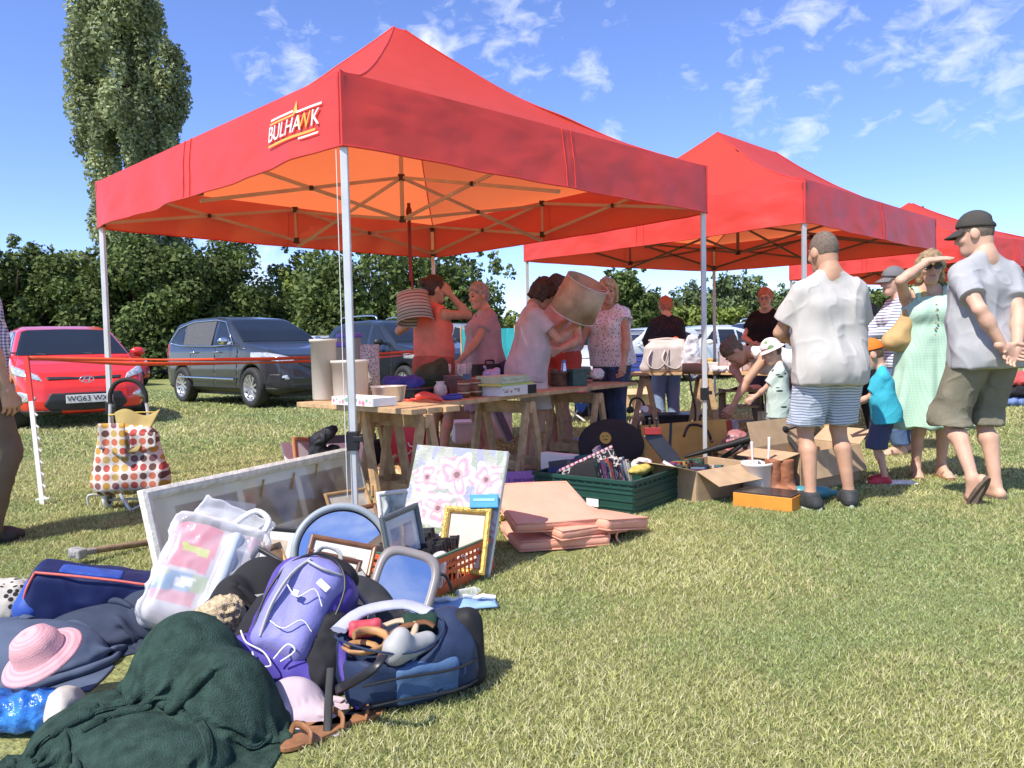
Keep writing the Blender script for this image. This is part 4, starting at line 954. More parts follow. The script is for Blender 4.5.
def tee(ctx, m, hem=.80, sleeve=.62, loose=.02, neck=.075, name='t_shirt', amp=.008, vneck=0, slw=.0, seed=1, flare=0.0):
    U, T = ctx['U'], ctx['T']; f_ = ctx['fat']; fem = ctx['fem']
    f = Fld(*bounds(ctx['sh']+[T((0, 0, hem)), T((-.25, -.2, hem)), T((.25, .25, hem)), U((-.25, -.22, 1.2)), U((.25, .25, 1.3)), ctx['nb']]+[ctx['sh'][i]+(ctx['el'][i]-ctx['sh'][i])*sleeve for i in (0, 1)], .12), ctx['h']*.9)
    cw = .088 if fem else .10
    for x in (-cw, 0, cw):
        f.cap(U((x, 0, 1.27)), U((x, .012+f_*.3, 1.08)), (.106 if fem else .116)+loose*.6+f_*.7, (.098 if fem else .108)+loose+f_, k=.05)
        f.cap(U((x, .012+f_*.3, 1.08)), T((x*1.02, .0, hem-.12)), (.10 if fem else .104)+loose+f_, .117+loose+flare+f_*.6, k=.05)
    sw = ctx['sw']
    sz = 1.385 if fem else 1.362; f.cap(U((-sw+.03, -.012, sz)), U((sw-.03, -.012, sz)), .066, k=.05)
    for sg in (-1, 1):
        f.cap(U((sg*.12, -.02, 1.395)), U((sg*.035, -.015, 1.468)), .056, .052, k=.06)
        if fem: f.ell(U((sg*.078, .085+f_*.4, 1.275)), (.080, .074, .080), ctx['Ru'], k=.05)
    for i in (0, 1):
        e = ctx['sh'][i]+(ctx['el'][i]-ctx['sh'][i])*sleeve
        if sleeve > 0: f.cap(ctx['sh'][i], e, .058+loose*.25, .060+loose*.45+slw, k=.04, end=True)
        else: f.cap(ctx['sh'][i], ctx['sh'][i]+(ctx['el'][i]-ctx['sh'][i])*.4, .062, .06, k=.01, neg=True)
    if sleeve > .9 and sleeve >= 1:
        for i in (0, 1): f.cap(ctx['el'][i], ctx['el'][i]+(ctx['wr'][i]-ctx['el'][i])*.93, .062, .045, k=.03, end=True)
    f.ell(ctx['nb']+ctx['Ru'] @ np.array([0, .045, .058]), (neck, neck*.95, .075), ctx['Ru'], k=.01, neg=True)
    if vneck: f.cap(U((0, .16, 1.44)), U((0, .17, 1.44-vneck)), .07, .015, k=.01, neg=True)
    if hem < .90:
        for sg in (-1, 1): f.ell(T((sg*.07, -.055, .90)), np.array((.112, .106, .118))+loose*.4, ctx['Rt'], k=.12)
    if hem < 1.3: f.clip(T((0, 0, hem)), ctx['Rt'] @ np.array([0, 0, -1.0]), .012)
    return emit(ctx, f, name, m, amp, 8, seed)
def legs_cloth(ctx, m, hem=.5, loose=.02, name='shorts', amp=.008, top=1.02, seed=3, taper=.0, long=False):
    T = ctx['T']; f = Fld(*bounds(ctx['hp']+ctx['kn']+(ctx['an'] if long else [])+[T((-.2, -.2, top)), T((.2, .2, .8))], .16), ctx['h']*.9); f_ = ctx['fat']
    f.cap(T((-.08, 0, .95)), T((.08, 0, .95)), .122+loose*.3+f_*.6, k=.06); f.cap(T((-.075, 0, 1.0)), T((.075, 0, 1.0)), .112+f_, k=.05)
    for sg in (-1, 1): f.ell(T((sg*.07, -.055, .90)), (.10, .09, .10), ctx['Rt'], k=.05)
    for i in (0, 1):
        hp, kn, an = ctx['hp'][i], ctx['kn'][i], ctx['an'][i]; off = np.array([(-.012, .012)[i], 0, 0])
        f.cap(hp, kn+off, .103+loose*.6+f_*.3, .072+loose-taper, k=.03)
        if long: f.cap(kn+off, an, .072+loose-taper, .052+loose-taper*.5, k=.03)
        elif hem < .5: f.cap(kn+off, kn+(an-kn)*.35, .072+loose, .072+loose, k=.03)
    f.clip((0, 0, hem), (0, 0, -1), .006); f.clip(T((0, 0, top)), ctx['Rt'] @ np.array([0, 0, 1.0]), .006)
    return emit(ctx, f, name, m, amp, 8, seed, (1, 1, .6))
def dress(ctx, m, hem=.42, sleeve=0, flare=.10, loose=.01, amp=.008, name='dress', waist=1.06, folds=12, neck=.10, seed=5, straight=False):
    U, T = ctx['U'], ctx['T']; f = Fld(*bounds(ctx['sh']+[T((-.42, -.35, hem)), T((.42, .35, hem)), ctx['nb']]+[ctx['sh'][i]+(ctx['el'][i]-ctx['sh'][i])*sleeve for i in (0, 1)], .12), ctx['h']*.9); f_ = ctx['fat']
    for x in (-.085, 0, .085):
        f.cap(U((x, 0, 1.27)), U((x*.85, .01, waist)), .108+loose+f_*.5, (.10 if not straight else .12)+loose+f_, k=.05)
    for sg in (-1, 1): f.ell(U((sg*.078, .085, 1.275)), (.080, .074, .080), ctx['Ru'], k=.05)
    for x in (-.05, .05):
        f.cap(U((x, .01, waist)), T((x*1.6, 0, .93)), .115+loose+f_, .135+loose+f_*.6, k=.05)
        f.cap(T((x*1.6, 0, .93)), (x*1.9, .01, hem-.05), .14+loose+f_*.6, .15+flare, k=.06)
    f.cap(U((-.12, -.012, 1.38)), U((.12, -.012, 1.38)), .07, k=.05)
    if sleeve:
        for sg in (-1, 1): f.cap(U((sg*.11, -.02, 1.41)), U((sg*.035, -.015, 1.465)), .058, .05, k=.05)
        for i in (0, 1): e = ctx['sh'][i]+(ctx['el'][i]-ctx['sh'][i])*sleeve; f.cap(ctx['sh'][i], e, .064, .072, k=.035, end=True)
    else:
        f.clip(U((0, 0, 1.405)), ctx['Ru'] @ np.array([0, 0, 1.0]))
        for sg in (-1, 1): f.cap(U((sg*.085, .075, 1.37)), U((sg*.085, -.08, 1.37)), .02, k=.0); 
        for i in (0, 1): f.cap(ctx['sh'][i], ctx['sh'][i]+(ctx['el'][i]-ctx['sh'][i])*.4, .066, .06, k=.01, neg=True)
    f.ell(ctx['nb']+ctx['Ru'] @ np.array([0, .05, .02]), (neck, neck, .08), ctx['Ru'], k=.01, neg=True)
    f.clip((0, 0, hem), (0, 0, -1), .008)
    V, F = surfnets(f.F, f.lo, f.h); V = relaxv(relaxv(V, F), F); N = vnormals(V, F)
    w = (1-2*np.abs(vnoise(V*np.array([1, 1, .45])+seed, 8, seed, 2)))-.35
    a = np.arctan2(V[:, 1], V[:, 0]); fd = np.sin(a*folds+1.3*np.sin(a*3))*np.clip((waist-V[:, 2])/.5, 0, 1)*.016
    V = V+N*(amp*w+fd)[:, None]
    o = mesh_obj(name, V*ctx['S'], F, m, ctx['t'], True)
    if not sleeve and not straight:
        mb = MB()
        for sg in (-1, 1): mb.tube([U((sg*.09, .09, 1.36))*ctx['S'], U((sg*.105, .03, 1.465))*ctx['S'], U((sg*.105, -.05, 1.455))*ctx['S'], U((sg*.09, -.11, 1.36))*ctx['S']], .022*ctx['S'], 8, .45)
        mb.build('shoulder_strap', m, o)
    return o
def shoe_parts(ctx, m, sole=None, kind='shoe'):
    for i in (0, 1):
        a0 = ctx['an'][i]; td = ctx['toes_down'][i]; d = np.array([math.sin(R(-ctx['toe'][i])), math.cos(R(-ctx['toe'][i])), 0])
        if td: d = d*math.cos(R(td))+np.array([0, 0, -math.sin(R(td))])
        up = np.array([0, 0, 1])-d*d[2]; up /= np.linalg.norm(up); s_ = np.cross(d, up); S = ctx['S']
        if kind == 'shoe':
            f = Fld(a0-.24, a0+.24, .007); heel = a0-up*.045-d*.035; ball = a0-up*.055+d*.12
            f.cap(heel, ball, .047, .044, k=.03); f.cap(ball, ball+d*.055, .042, .030, k=.03); f.cap(a0, ball+up*.01, .05, .034, k=.03); f.cap(a0+up*.015, a0-up*.03, .048, .048, k=.02)
            f.clip(a0+up*.025, up); f.clip(a0-up*.078, -up)
            o = emit(ctx, f, 'shoe', m, .002, 20)
        else:
            o = None
        g = MB(); n = 20
        out = []
        for q in range(n):
            t = 2*math.pi*q/n; x = math.cos(t); y = math.sin(t); w = .043*(1+.16*x) ; out.append((x*.135+.055, y*w))
        M = Matrix(((d[0], s_[0], up[0], 0), (d[1], s_[1], up[1], 0), (d[2], s_[2], up[2], 0), (0, 0, 0, 1)))
        base = Vector((a0-up*.0845)*S); M = Matrix.Translation(base) @ M
        g.prism([(x*S, y*S) for x, y in out], .022*S, M); so_ = g.build('sole' if kind == 'shoe' else 'sandal', sole or M_RUBBER, o or ctx['t'])
        if kind == 'sandal':
            b = MB(); c = a0-up*.055+d*.10
            b.tube([(c-s_*.042-up*.012)*S, (c-s_*.03+up*.022)*S, (c+up*.032)*S, (c+s_*.03+up*.022)*S, (c+s_*.042-up*.012)*S], .011*S, 6, .4); b.build('strap', sole, so_)
def hair_part(ctx, style, m, *a):
    Hd, hs, S, Rh, hc = ctx['Hd'], ctx['hs'], ctx['S'], ctx['Rh'], ctx['hc']
    f = Fld(hc-.34*hs, hc+.27*hs, .0065*hs)
    g = {'buzz': .003, 'short': .012, 'curly': .030, 'bob': .017, 'long': .015, 'bun': .010, 'cropped': .014}[style]
    f.ell(Hd((0, -.012, .022)), np.array((.076+g, .094+g, .105+g))*hs, Rh, k=.01)
    n = Rh @ np.array([0, .8, -.6]); f.clip(Hd((0, .066, .048)), n, .012)
    f.clip(Hd((0, 0, -.075 if style in ('short', 'buzz', 'bun', 'cropped') else -.2)), Rh @ np.array([0, 0, -1.0]), .01)
    if style in ('buzz', 'short', 'cropped', 'bun'):
        for sg in (-1, 1): f.ell(Hd((sg*.088, .025, -.055)), np.array((.04, .06, .055))*hs, Rh, k=.01, neg=True)
    if style in ('bob', 'long', 'curly'):
        L = {'bob': -.10, 'long': -.19, 'curly': -.06}[style]
        for sg in (-1, 1):
            f.cap(Hd((sg*.072, .005, .03)), Hd((sg*.075, .0, L)), .032*hs, .024*hs, k=.03); f.cap(Hd((sg*.05, -.06, .0)), Hd((sg*.055, -.07, L)), .045*hs, .034*hs, k=.03)
        f.cap(Hd((0, -.08, .0)), Hd((0, -.085, L)), .045*hs, .035*hs, k=.03)
        f.ell(Hd((0, .09, -.02)), np.array((.056, .05, .085))*hs, Rh, k=.01, neg=True)
    if style == 'bun': f.ell(Hd((0, -.115, .05)), np.array((.045, .04, .042))*hs, Rh, k=.015)
    amp = {'buzz': .0006, 'curly': .024, 'bun': .006}.get(style, .014); sc = {'curly': 26, 'buzz': 60}.get(style, 30)
    emit(ctx, f, 'hair', m, amp*hs, sc, 4, (1, 1, .35 if style != 'curly' else 1))
def cap_hat(ctx, m, visor=True, m2=None, back=False, brim=0, name='cap', yaw=0):
    Hd, hs, Rh, hc, S = ctx['Hd'], ctx['hs'], ctx['Rh'], ctx['hc'], ctx['S']
    f = Fld(hc-.27*hs, hc+.27*hs, .006*hs); f.ell(Hd((0, -.010, .03)), np.array((.092, .110, .114))*hs, Rh, k=.005); f.clip(Hd((0, 0, .036)), Rh @ np.array([0, .22, -1.0]), .004)
    if back: f.ell(Hd((0, -.115, .058)), np.array((.038, .03, .022))*hs, Rh, k=.004, neg=True)
    o = emit(ctx, f, name, m, .001, 20)
    if visor or brim:
        g = MB(); r_ = .09 if not brim else .08
        def vis(u, v):
            if brim: t = 2*math.pi*u; rr = 1+v*brim/.09; p = (math.cos(t)*.088*rr, -.01+math.sin(t)*.105*rr, .040-.03*v)
            else: t = math.pi*(.12+.76*u); p = (math.cos(t)*(.087+.0*v), -.01+math.sin(t)*.102+v*.075*math.sin(t)**.6, .046-.032*v-.018*abs(math.cos(t))*0-.22*.09*0+.02*math.sin(t)*0-.018*(math.cos(t)**2))
            return Vector(Hd(p)*S)
        g.sheet(vis, 24, 5); g.build('visor' if not brim else 'brim', m2 or m, o, solid=.004*S)
    return o
def sunglasses(ctx, m, lens):
    Hd, S, Rh = ctx['Hd'], ctx['S'], ctx['Rh']; mb = MB()
    for sg in (-1, 1):
        pts = [(sg*(.034+.028*math.cos(a)), .102-.012*abs(math.cos(a)) if sg*math.cos(a)*sg > 0 else .104, .010+.021*math.sin(a)) for a in [k*math.pi/10 for k in range(20)]]
        mb.add([Vector(Hd(p)*S) for p in pts], [tuple(range(20)) if sg > 0 else tuple(range(20))[::-1]])
        mb.tube([Vector(Hd(p)*S) for p in pts], .0035*S, 5, closed=True)
        mb.tube([Vector(Hd(p)*S) for p in ((sg*.062, .095, .018), (sg*.080, .05, .016), (sg*.084, -.01, .008))], .004*S, 5)
    mb.tube([Vector(Hd(p)*S) for p in ((-.01, .108, .016), (.01, .108, .016))], .0035*S, 5)
    return mb.build('glasses', lens, ctx['t'])
def fabric(name, col, rough=.85, var=.08, bump=.12, bs=220, tr=.0): return mat(name, col, rough, var, 12, bump, bs, spec=.2, transl=tr, fold=.4)
def pattern_mat(name, kind, c1, c2, freq=40, width=.5, axis=2, rough=.85, c3=None, distort=0):
    if name in _mc: return _mc[name]
    m, nt, b = newmat(name); N = nt.nodes.new; L = nt.links.new
    tc = N('ShaderNodeTexCoord'); sp = N('ShaderNodeSeparateXYZ')
    src = tc.outputs['Object']
    if distort:
        nn = N('ShaderNodeTexNoise'); nn.inputs['Scale'].default_value = 5; L(src, nn.inputs['Vector']); ad = N('ShaderNodeVectorMath'); ad.operation = 'MULTIPLY_ADD'; ad.inputs[1].default_value = (distort,)*3
        L(nn.outputs['Color'], ad.inputs[0]); L(src, ad.inputs[2]); src = ad.outputs[0]
    L(src, sp.inputs[0])
    def mth(op, a, bb):
        q = N('ShaderNodeMath'); q.operation = op
        for i, v in enumerate((a, bb)):
            if isinstance(v, (int, float)): q.inputs[i].default_value = v
            else: L(v, q.inputs[i])
        return q.outputs[0]
    def band(i): return mth('LESS_THAN', mth('FRACT', mth('MULTIPLY', sp.outputs[i], freq), 0), width)
    if kind == 'stripe': f = band(axis)
    elif kind == 'check': f = mth('MULTIPLY', mth('ADD', mth('ADD', band(2), mth('LESS_THAN', mth('FRACT', mth('MULTIPLY', mth('ADD', sp.outputs[0], sp.outputs[1]), freq), 0), width)), 0), .5)
    else:
        v = N('ShaderNodeTexVoronoi'); v.inputs['Scale'].default_value = freq; v.inputs['Randomness'].default_value = .0 if kind == 'dots' else 1.0
        if kind == 'marks':
            mp = N('ShaderNodeMapping'); mp.inputs['Scale'].default_value = (.45, .45, 1.5); mp.inputs['Rotation'].default_value = (0, .3, 0); L(src, mp.inputs[0]); L(mp.outputs[0], v.inputs['Vector'])
        elif kind == 'dots': mp = N('ShaderNodeMapping'); mp.inputs['Scale'].default_value = (1, 0, 1); L(src, mp.inputs[0]); L(mp.outputs[0], v.inputs['Vector'])
        else: L(src, v.inputs['Vector'])
        f = mth('LESS_THAN', v.outputs['Distance'], width)
    mx = N('ShaderNodeMix'); mx.data_type = 'RGBA'; L(f, mx.inputs[0]); mx.inputs[6].default_value = (*c1, 1); mx.inputs[7].default_value = (*c2, 1)
    if kind == 'dots' and c3:
        rp = N('ShaderNodeValToRGB'); rp.color_ramp.interpolation = 'CONSTANT'; els = rp.color_ramp.elements
        for k, c in enumerate(c3):
            e = els[k] if k < 2 else els.new(k/len(c3)); e.position = k/len(c3); e.color = (*c, 1)
        wn = N('ShaderNodeSeparateColor'); L(v.outputs['Color'], wn.inputs[0]); L(wn.outputs[0], rp.inputs[0]); L(rp.outputs[0], mx.inputs[7])
    L(mx.outputs[2], b.inputs['Base Color']); b.inputs['Roughness'].default_value = rough; b.inputs['Specular IOR Level'].default_value = .2
    n2 = N('ShaderNodeTexNoise'); n2.inputs['Scale'].default_value = 140; L(tc.outputs['Object'], n2.inputs['Vector']); bp = N('ShaderNodeBump'); bp.inputs['Strength'].default_value = .2; bp.inputs['Distance'].default_value = .01
    L(n2.outputs['Fac'], bp.inputs['Height']); L(fold_bump(nt, tc, bp.outputs[0], .35), b.inputs['Normal'])
    _mc[name] = m
    return m
def spot(px, s):
    p = atd(px, 350, FPX/s); return Vector((p.x, p.y, 0))
PEOPLE = {}
def build_people():
    F_ = fabric
    shoe_dark = mat('dark_trainer', (.035, .038, .04), .7, .3, 40, .3, 90); sole_l = mat('pale_sole', (.45, .5, .38), .6, .15)
    PEOPLE['edge'] = person('man at the far left edge in a blue check shirt and brown trousers', spot(-37, 178), R(-25), 1.86, 'm', SK_B, hands=(None, (.25, .06, .82)), clothes=(
        (legs_cloth, F_('brown_twill', (.16, .125, .09)), .06, .03, 'trousers', .010, 1.02, 3, .0, True), (tee, pattern_mat('check_shirt_cloth', 'check', (.72, .73, .78), (.10, .11, .30), 55, .5), .84, .60, .03)), hair=('short', H_GREY), shoes=(shoe_dark, M_RUBBER))
    # woman holding the striped shade on her shoulder, back to us
    c = PEOPLE['tank'] = person('woman in a salmon vest top, seen from behind, hand to her head', spot(433, 113), R(-38), 1.70, 'f', SK_B, head=(-25, 5, 0), hands=((-.30, .16, 1.40), (.12, .12, 1.57)), elb=((-1, -.2, -.6), (.35, .5, -1)), clothes=(
        (legs_cloth, F_('rust_shorts', (.38, .10, .07)), .52, .03, 'shorts'), (tee, F_('salmon_vest', (.72, .20, .14)), .92, 0, .01, .09, 'vest', .010)), hair=('bun', H_DARK), curl=(40, 25))
    PEOPLE['elder'] = person('older woman with short grey hair in a mauve shirt dress behind the table', spot(484, 103), R(112), 1.68, 'f', SK_A, head=(10, 14, 0), hands=((-.20, .34, .95), (.26, .10, .93)), clothes=(
        (dress, F_('mauve_cloth', (.44, .34, .37)), .46, .45, .02, .03, .008, 'dress', 1.06, 7, .10, 5, True),), hair=('cropped', H_GREY), shoes=(None, M_BLACK, 'sandal'), fat=.01)
    c = PEOPLE['curly'] = person('woman with dark curly hair in a grey t-shirt, lifting a lampshade', spot(527, 117), R(-78), 1.66, 'f', SK_B, lean=8, head=(8, 28, 0), hands=((-.13, .44, 1.37), (.15, .42, 1.30)), elb=((-.5, -.2, -1), (.6, -.2, -1)), handdir=((.1, .7, .6), (-.1, .7, .6)), clothes=(
        (legs_cloth, F_('cream_shorts', (.55, .50, .45)), .55, .035, 'shorts'), (tee, F_('grey_marl_tee', (.48, .43, .44)), .80, .62, .03)), hair=('curly', H_DARK), fat=.015)
    PEOPLE['girl'] = person('tall young woman with tied back hair and red shorts behind the curly haired woman', spot(561, 104), R(140), 1.74, 'f', SK_A, head=(0, 16, 0), hands=((-.16, .26, 1.02), (.16, .25, 1.0)), clothes=(
        (legs_cloth, F_('red_shorts', (.45, .07, .05)), .66, .03, 'shorts'), (tee, F_('dusty_vest', (.45, .33, .34)), .98, 0, .01, .09, 'vest')), hair=('bun', H_DARK), shoes=(None, mat('sandal_straw', (.3, .22, .14), .8), 'sandal'))
    PEOPLE['blonde'] = person('blonde woman in a white patterned blouse and jeans leaning on the table', spot(612, 102), R(140), 1.70, 'f', SK_B, lean=6, head=(35, 6, 0), hands=((-.30, .26, .86), (.22, .38, .92)), elb=((-1, -.2, .1), (1, -.3, 0)), clothes=(
        (legs_cloth, F_('blue_denim', (.055, .075, .13)), .06, .02, 'jeans', .008, 1.03, 3, 0, True), (tee, pattern_mat('spotted_blouse', 'spots', (.78, .76, .77), (.22, .20, .30), 42, .30), .88, .30, .03, .10, 'blouse', .008, .10, .02)), hair=('bob', H_BLOND), shoes=(M_BLACK,), fat=.008)
    PEOPLE['jacket'] = person('red haired person in a black spotted jacket with their back turned', spot(667, 80), R(5), 1.64, 'f', SK_A, head=(0, 12, 0), hands=((-.15, .33, 1.0), (.15, .33, 1.0)), elb=((-1, -.5, -.4), (1, -.5, -.4)), clothes=(
        (legs_cloth, F_('pale_denim', (.17, .24, .36)), .06, .02, 'jeans', .008, 1.03, 3, 0, True), (tee, pattern_mat('spotted_jacket', 'spots', (.022, .022, .028), (.25, .25, .27), 85, .16), .74, 1.0, .035, .07, 'jacket')), hair=('cropped', H_RED), shoes=(M_BLACK,), fat=.02)
    c = PEOPLE['black'] = person('woman in a black v-neck top and glasses behind the second table', spot(766, 81), R(140), 1.70, 'f', SK_A, head=(12, 8, 0), hands=((-.02, .22, 1.02), (.06, .25, 1.05)), elb=((-1, -.4, -.3), (1, -.4, -.3)), clothes=(
        (legs_cloth, F_('dark_denim', (.05, .06, .09)), .06, .02, 'jeans', .008, 1.03, 3, 0, True), (tee, F_('black_jersey', (.012, .012, .014)), .84, .55, .025, .09, 'v_neck_top', .008, .16)), hair=('cropped', H_RED), shoes=(M_BLACK,), fat=.02)
    sunglasses(c, M_BLACK, clear_mat('spectacle_glass', (.3, .3, .3), .05, .25))
    PEOPLE['white'] = person('man in a white t-shirt and blue striped shorts standing with his back turned', spot(829, 160), R(6), 1.745, 'm', SK_B, head=(12, 14, 0), hands=((-.10, .30, 1.06), (.12, .30, 1.06)), elb=((-1, -.35, -.6), (1, -.35, -.6)), feet=((-.12, .0, 0), (.15, .03, 0)), toe=(28, -16), clothes=(
        (legs_cloth, pattern_mat('striped_short_cloth', 'stripe', (.55, .58, .64), (.20, .26, .38), 58, .42, 2, distort=.05), .525, .035, 'shorts', .012), (tee, F_('white_cotton', (.49, .468, .44), .9, .03, .1, 140), .785, .72, .016, .075, 't_shirt', .0105, 0, .01, 7)),
        hair=('buzz', H_BUZZ), shoes=(shoe_dark, sole_l), fat=.0, h=.009)
    c = PEOPLE['bend'] = person('woman in a white vest bending over to reach into the boxes', spot(793, 112), R(96), 1.68, 'f', SK_B, lean=78, head=(0, -8, 14), hip=(0, -.12, -.06), hands=((-.12, .70, .42), (.20, .40, .70)), elb=((0, .4, .3), (.3, 0, .3)), clothes=(
        (legs_cloth, F_('grey_shorts', (.2, .2, .22)), .5, .03, 'shorts'), (tee, F_('white_vest', (.78, .77, .75)), .86, 0, .012, .09, 'vest')), hair=('bun', H_MID), shoes=(M_BLACK,))
    c = PEOPLE['child'] = person('child in a pale green t-shirt with dark marks, wearing a pale cap', spot(778, 118), R(72), 1.10, 'm', SK_A, hs=1.42, head=(10, 25, 0), hands=((-.12, .36, .96), (.18, .33, .99)), clothes=(
        (legs_cloth, F_('grey_kid_shorts', (.26, .25, .25)), .48, .03, 'shorts'), (tee, pattern_mat('marked_tee', 'marks', (.50, .60, .53), (.03, .05, .05), 17, .22), .70, .75, .04)), hair=('buzz', H_MID), shoes=(M_WHITEPL,))
    cap_hat(c, pattern_mat('patchwork_cap', 'spots', (.72, .6, .58), (.20, .32, .16), 9, .42), False, name='sun_hat', brim=.03)
    c = PEOPLE['boy'] = person('small boy in an orange cap, turquoise t-shirt and navy shorts', spot(885, 138), R(68), 1.08, 'm', SK_A, hs=1.42, head=(0, 20, 0), lean=6, hands=((-.02, .38, 1.0), (.10, .36, .98)), toe=(10, -15), clothes=(
        (legs_cloth, F_('navy_shorts', (.06, .075, .14)), .46, .045, 'shorts', .012), (tee, pattern_mat('turquoise_tee', 'marks', (.05, .42, .56), (.03, .25, .36), 3, .18), .78, .75, .04)), hair=('buzz', H_MID), shoes=(mat('red_shoe', (.55, .04, .06), .6), M_WHITEPL))
    cap_hat(c, F_('orange_cap_cloth', (.85, .20, .03)), True)
    c = PEOPLE['dress'] = person('woman in a mint green sundress and sunglasses shading her eyes', spot(929, 132), R(168), 1.71, 'f', SK_A, head=(-5, 4, 0), hands=((-.24, .10, 1.05), (.06, .19, 1.66)), elb=((-.6, -.8, -.3), (1, .15, -.75)), handdir=(None, (-.85, .1, .12)), palm=(None, (0, -.3, -1)), curl=(30, 8), clothes=(
        (dress, pattern_mat('mint_check_cloth', 'check', (.44, .62, .50), (.36, .55, .43), 50, .4), .40, 0, .09, .012, .010, 'dress', 1.08, 11),), hair=('bob', mat('dark_blonde_hair', (.28, .19, .10), .6, .4, 45, .5, 160)), shoes=(None, mat('tan_sandal', (.32, .15, .08), .6), 'sandal'))
    sunglasses(c, M_BLACK, mat('dark_lens', (.012, .010, .010), .08, .1, spec=.9))
    for k in range(7):
        mb = MB(); z = 1.33-.045*k; p = c['U']((.0, .155-.03*max(0, k-3)*.3+.012*(k < 3), z))*c['S']; mb.cyl(p, p+np.array([0, .012, 0]), .007, .007, 8)
        mb.build('button', mat('wood_button', (.42, .28, .16), .6), c['t'])
    c = PEOPLE['stripe'] = person('person in a grey cap and striped top and jeans behind the sundress woman', spot(897, 110), R(85), 1.70, 'f', SK_A, head=(0, 8, 0), hands=((-.12, .36, 1.12), (.15, .36, 1.10)), elb=((-1, -.5, -.8), (1, -.5, -.8)), feet=((-.09, 0, 0), (.09, -.2, 0)), clothes=(
        (legs_cloth, F_('washed_denim', (.10, .16, .28)), .10, .02, 'jeans', .008, 1.03, 3, 0, True), (tee, pattern_mat('striped_top_cloth', 'stripe', (.72, .72, .74), (.10, .13, .26), 38, .35), .82, 1.0, .02)), hair=('buzz', H_MID), shoes=(None, mat('brown_sandal', (.16, .08, .05), .6), 'sandal'))
    cap_hat(c, F_('grey_cap_cloth', (.16, .16, .165)), True)
    PEOPLE['teen'] = person('dark haired teenager in black, leaning over beyond the boy', spot(880, 96), R(30), 1.45, 'm', SK_B, hs=1.1, lean=12, clothes=((legs_cloth, F_('black_trousers', (.02, .02, .022)), .06, .02, 'trousers', .008, 1.03, 3, 0, True), (tee, F_('black_tee', (.015, .015, .016)), .8, .7, .03)), hair=('short', H_DARK), shoes=(M_BLACK,))
    tn = mat('flip_flop_foam', (.13, .09, .065), .9, .3, 30, .5, 60)
    c = PEOPLE['cap'] = person('tall man in a dark cap and grey t-shirt, hands clasped behind his back', spot(985, 154), R(14), 1.87, 'm', SK_A, head=(38, 10, 0), lean=2, hands=((-.11, -.235, .93), (-.02, -.245, .90)), elb=((-1, -.75, .25), (1, -.75, .25)), handdir=((.75, -.1, -.35), (-.6, -.1, -.5)), palm=((.1, -1, .1), (.0, -1, .3)), curl=(28, 24),
        feet=((-.20, -.12, .07), (.07, -.02, 0)), toe=(4, -6), toes_down=(58, 0), clothes=(
        (legs_cloth, F_('khaki_twill', (.20, .185, .135), .85, .1, .4, 120), .45, .03, 'shorts', .014), (tee, F_('grey_cotton', (.37, .375, .39), .9, .07, .1, 140), .80, .66, .016, .075, 't_shirt', .0105, 0, .01, 9)), hair=('buzz', H_BUZZ), shoes=(None, tn, 'sandal'), fat=.0, h=.009)
    cap_hat(c, F_('charcoal_cap_cloth', (.060, .056, .050)), True, back=True)
build_people()
# ------------------------------------------------------------------ goods: shared builders
def ang(a, b): d = b-a; return math.atan2(d.y, d.x)
def base_M(o): return Matrix.Translation(o.location) @ o.rotation_euler.to_matrix().to_4x4()
def single(o, label, cat, group=None): return tag(o, label, cat, group)
def col(*c): return np.array(c)
def speckle(u, v, c1, c2, sc, seed=0, th=.0, asp=1.0):
    n = vnoise(np.stack([u*asp, v, np.zeros_like(u)], 1), sc, seed, 3)
    return np.where((n > th)[:, None], np.array(c2), np.array(c1))
def trestle(label, p, rz, ht, wd=.55, sp=.17, brace=True):
    t = thing('trestle', label, 'trestle', (p.x, p.y, 0), rz, 'wooden trestles under the tables'); h = ht-.03
    mb = MB(); mb.box((0, wd/2, h-.045), (.05, wd, .09)); mb.build('top_rail', M_WOOD, t, bevel=.003)
    for y in (.03, wd-.03):
        for s in (-1, 1):
            mb = MB(); mb.bar((s*.03, y, h-.01), (s*sp, y, 0), .060, .034, (0, 1, 0)); mb.build('leg', M_WOOD, t, bevel=.003)
    if brace:
        for s in (-1, 1):
            mb = MB(); mb.bar((s*sp*.75, .0, .16), (s*sp*.75, wd, .16), .02, .07); mb.build('brace', M_WOOD, t, bevel=.002)
    return t
def board(name, label, a, b, wd, z, m=None, cat='table top'):
    rz = ang(a, b); L = (b-a).length; t = thing(name, label, cat, ((a.x+b.x)/2, (a.y+b.y)/2, z-.032), rz)
    for k in range(3):
        mb = MB(); mb.box((RNG.uniform(-.02, .02), wd*(k+.5)/3, .016), (L, wd/3-.006, .030+.002*k)); mb.build('plank', m or M_WOOD, t, bevel=.003)
    return t
def tub(label, p, r, h, m, lid=None, handle=False, name='storage_tub', taper=.92, cat='tub', group=None):
    t = thing(name, label, cat, p, 0, group); mb = MB()
    mb.lathe([(.001, .003), (r*taper, .003), (r*taper+.003, .01), (r, h-.02), (r+.008, h-.018), (r+.008, h), (r-.004, h), (r-.008, h-.02), (r*taper-.006, .01), (.001, .008)], 32); mb.build('body', m, t)
    if lid: mb = MB(); mb.lathe([(.001, h+.012), (r*.8, h+.012), (r*.9, h+.018), (r+.01, h+.014), (r+.012, h-.015), (r+.009, h-.016), (r+.008, h)], 32); mb.build('lid', lid, t)
    return t
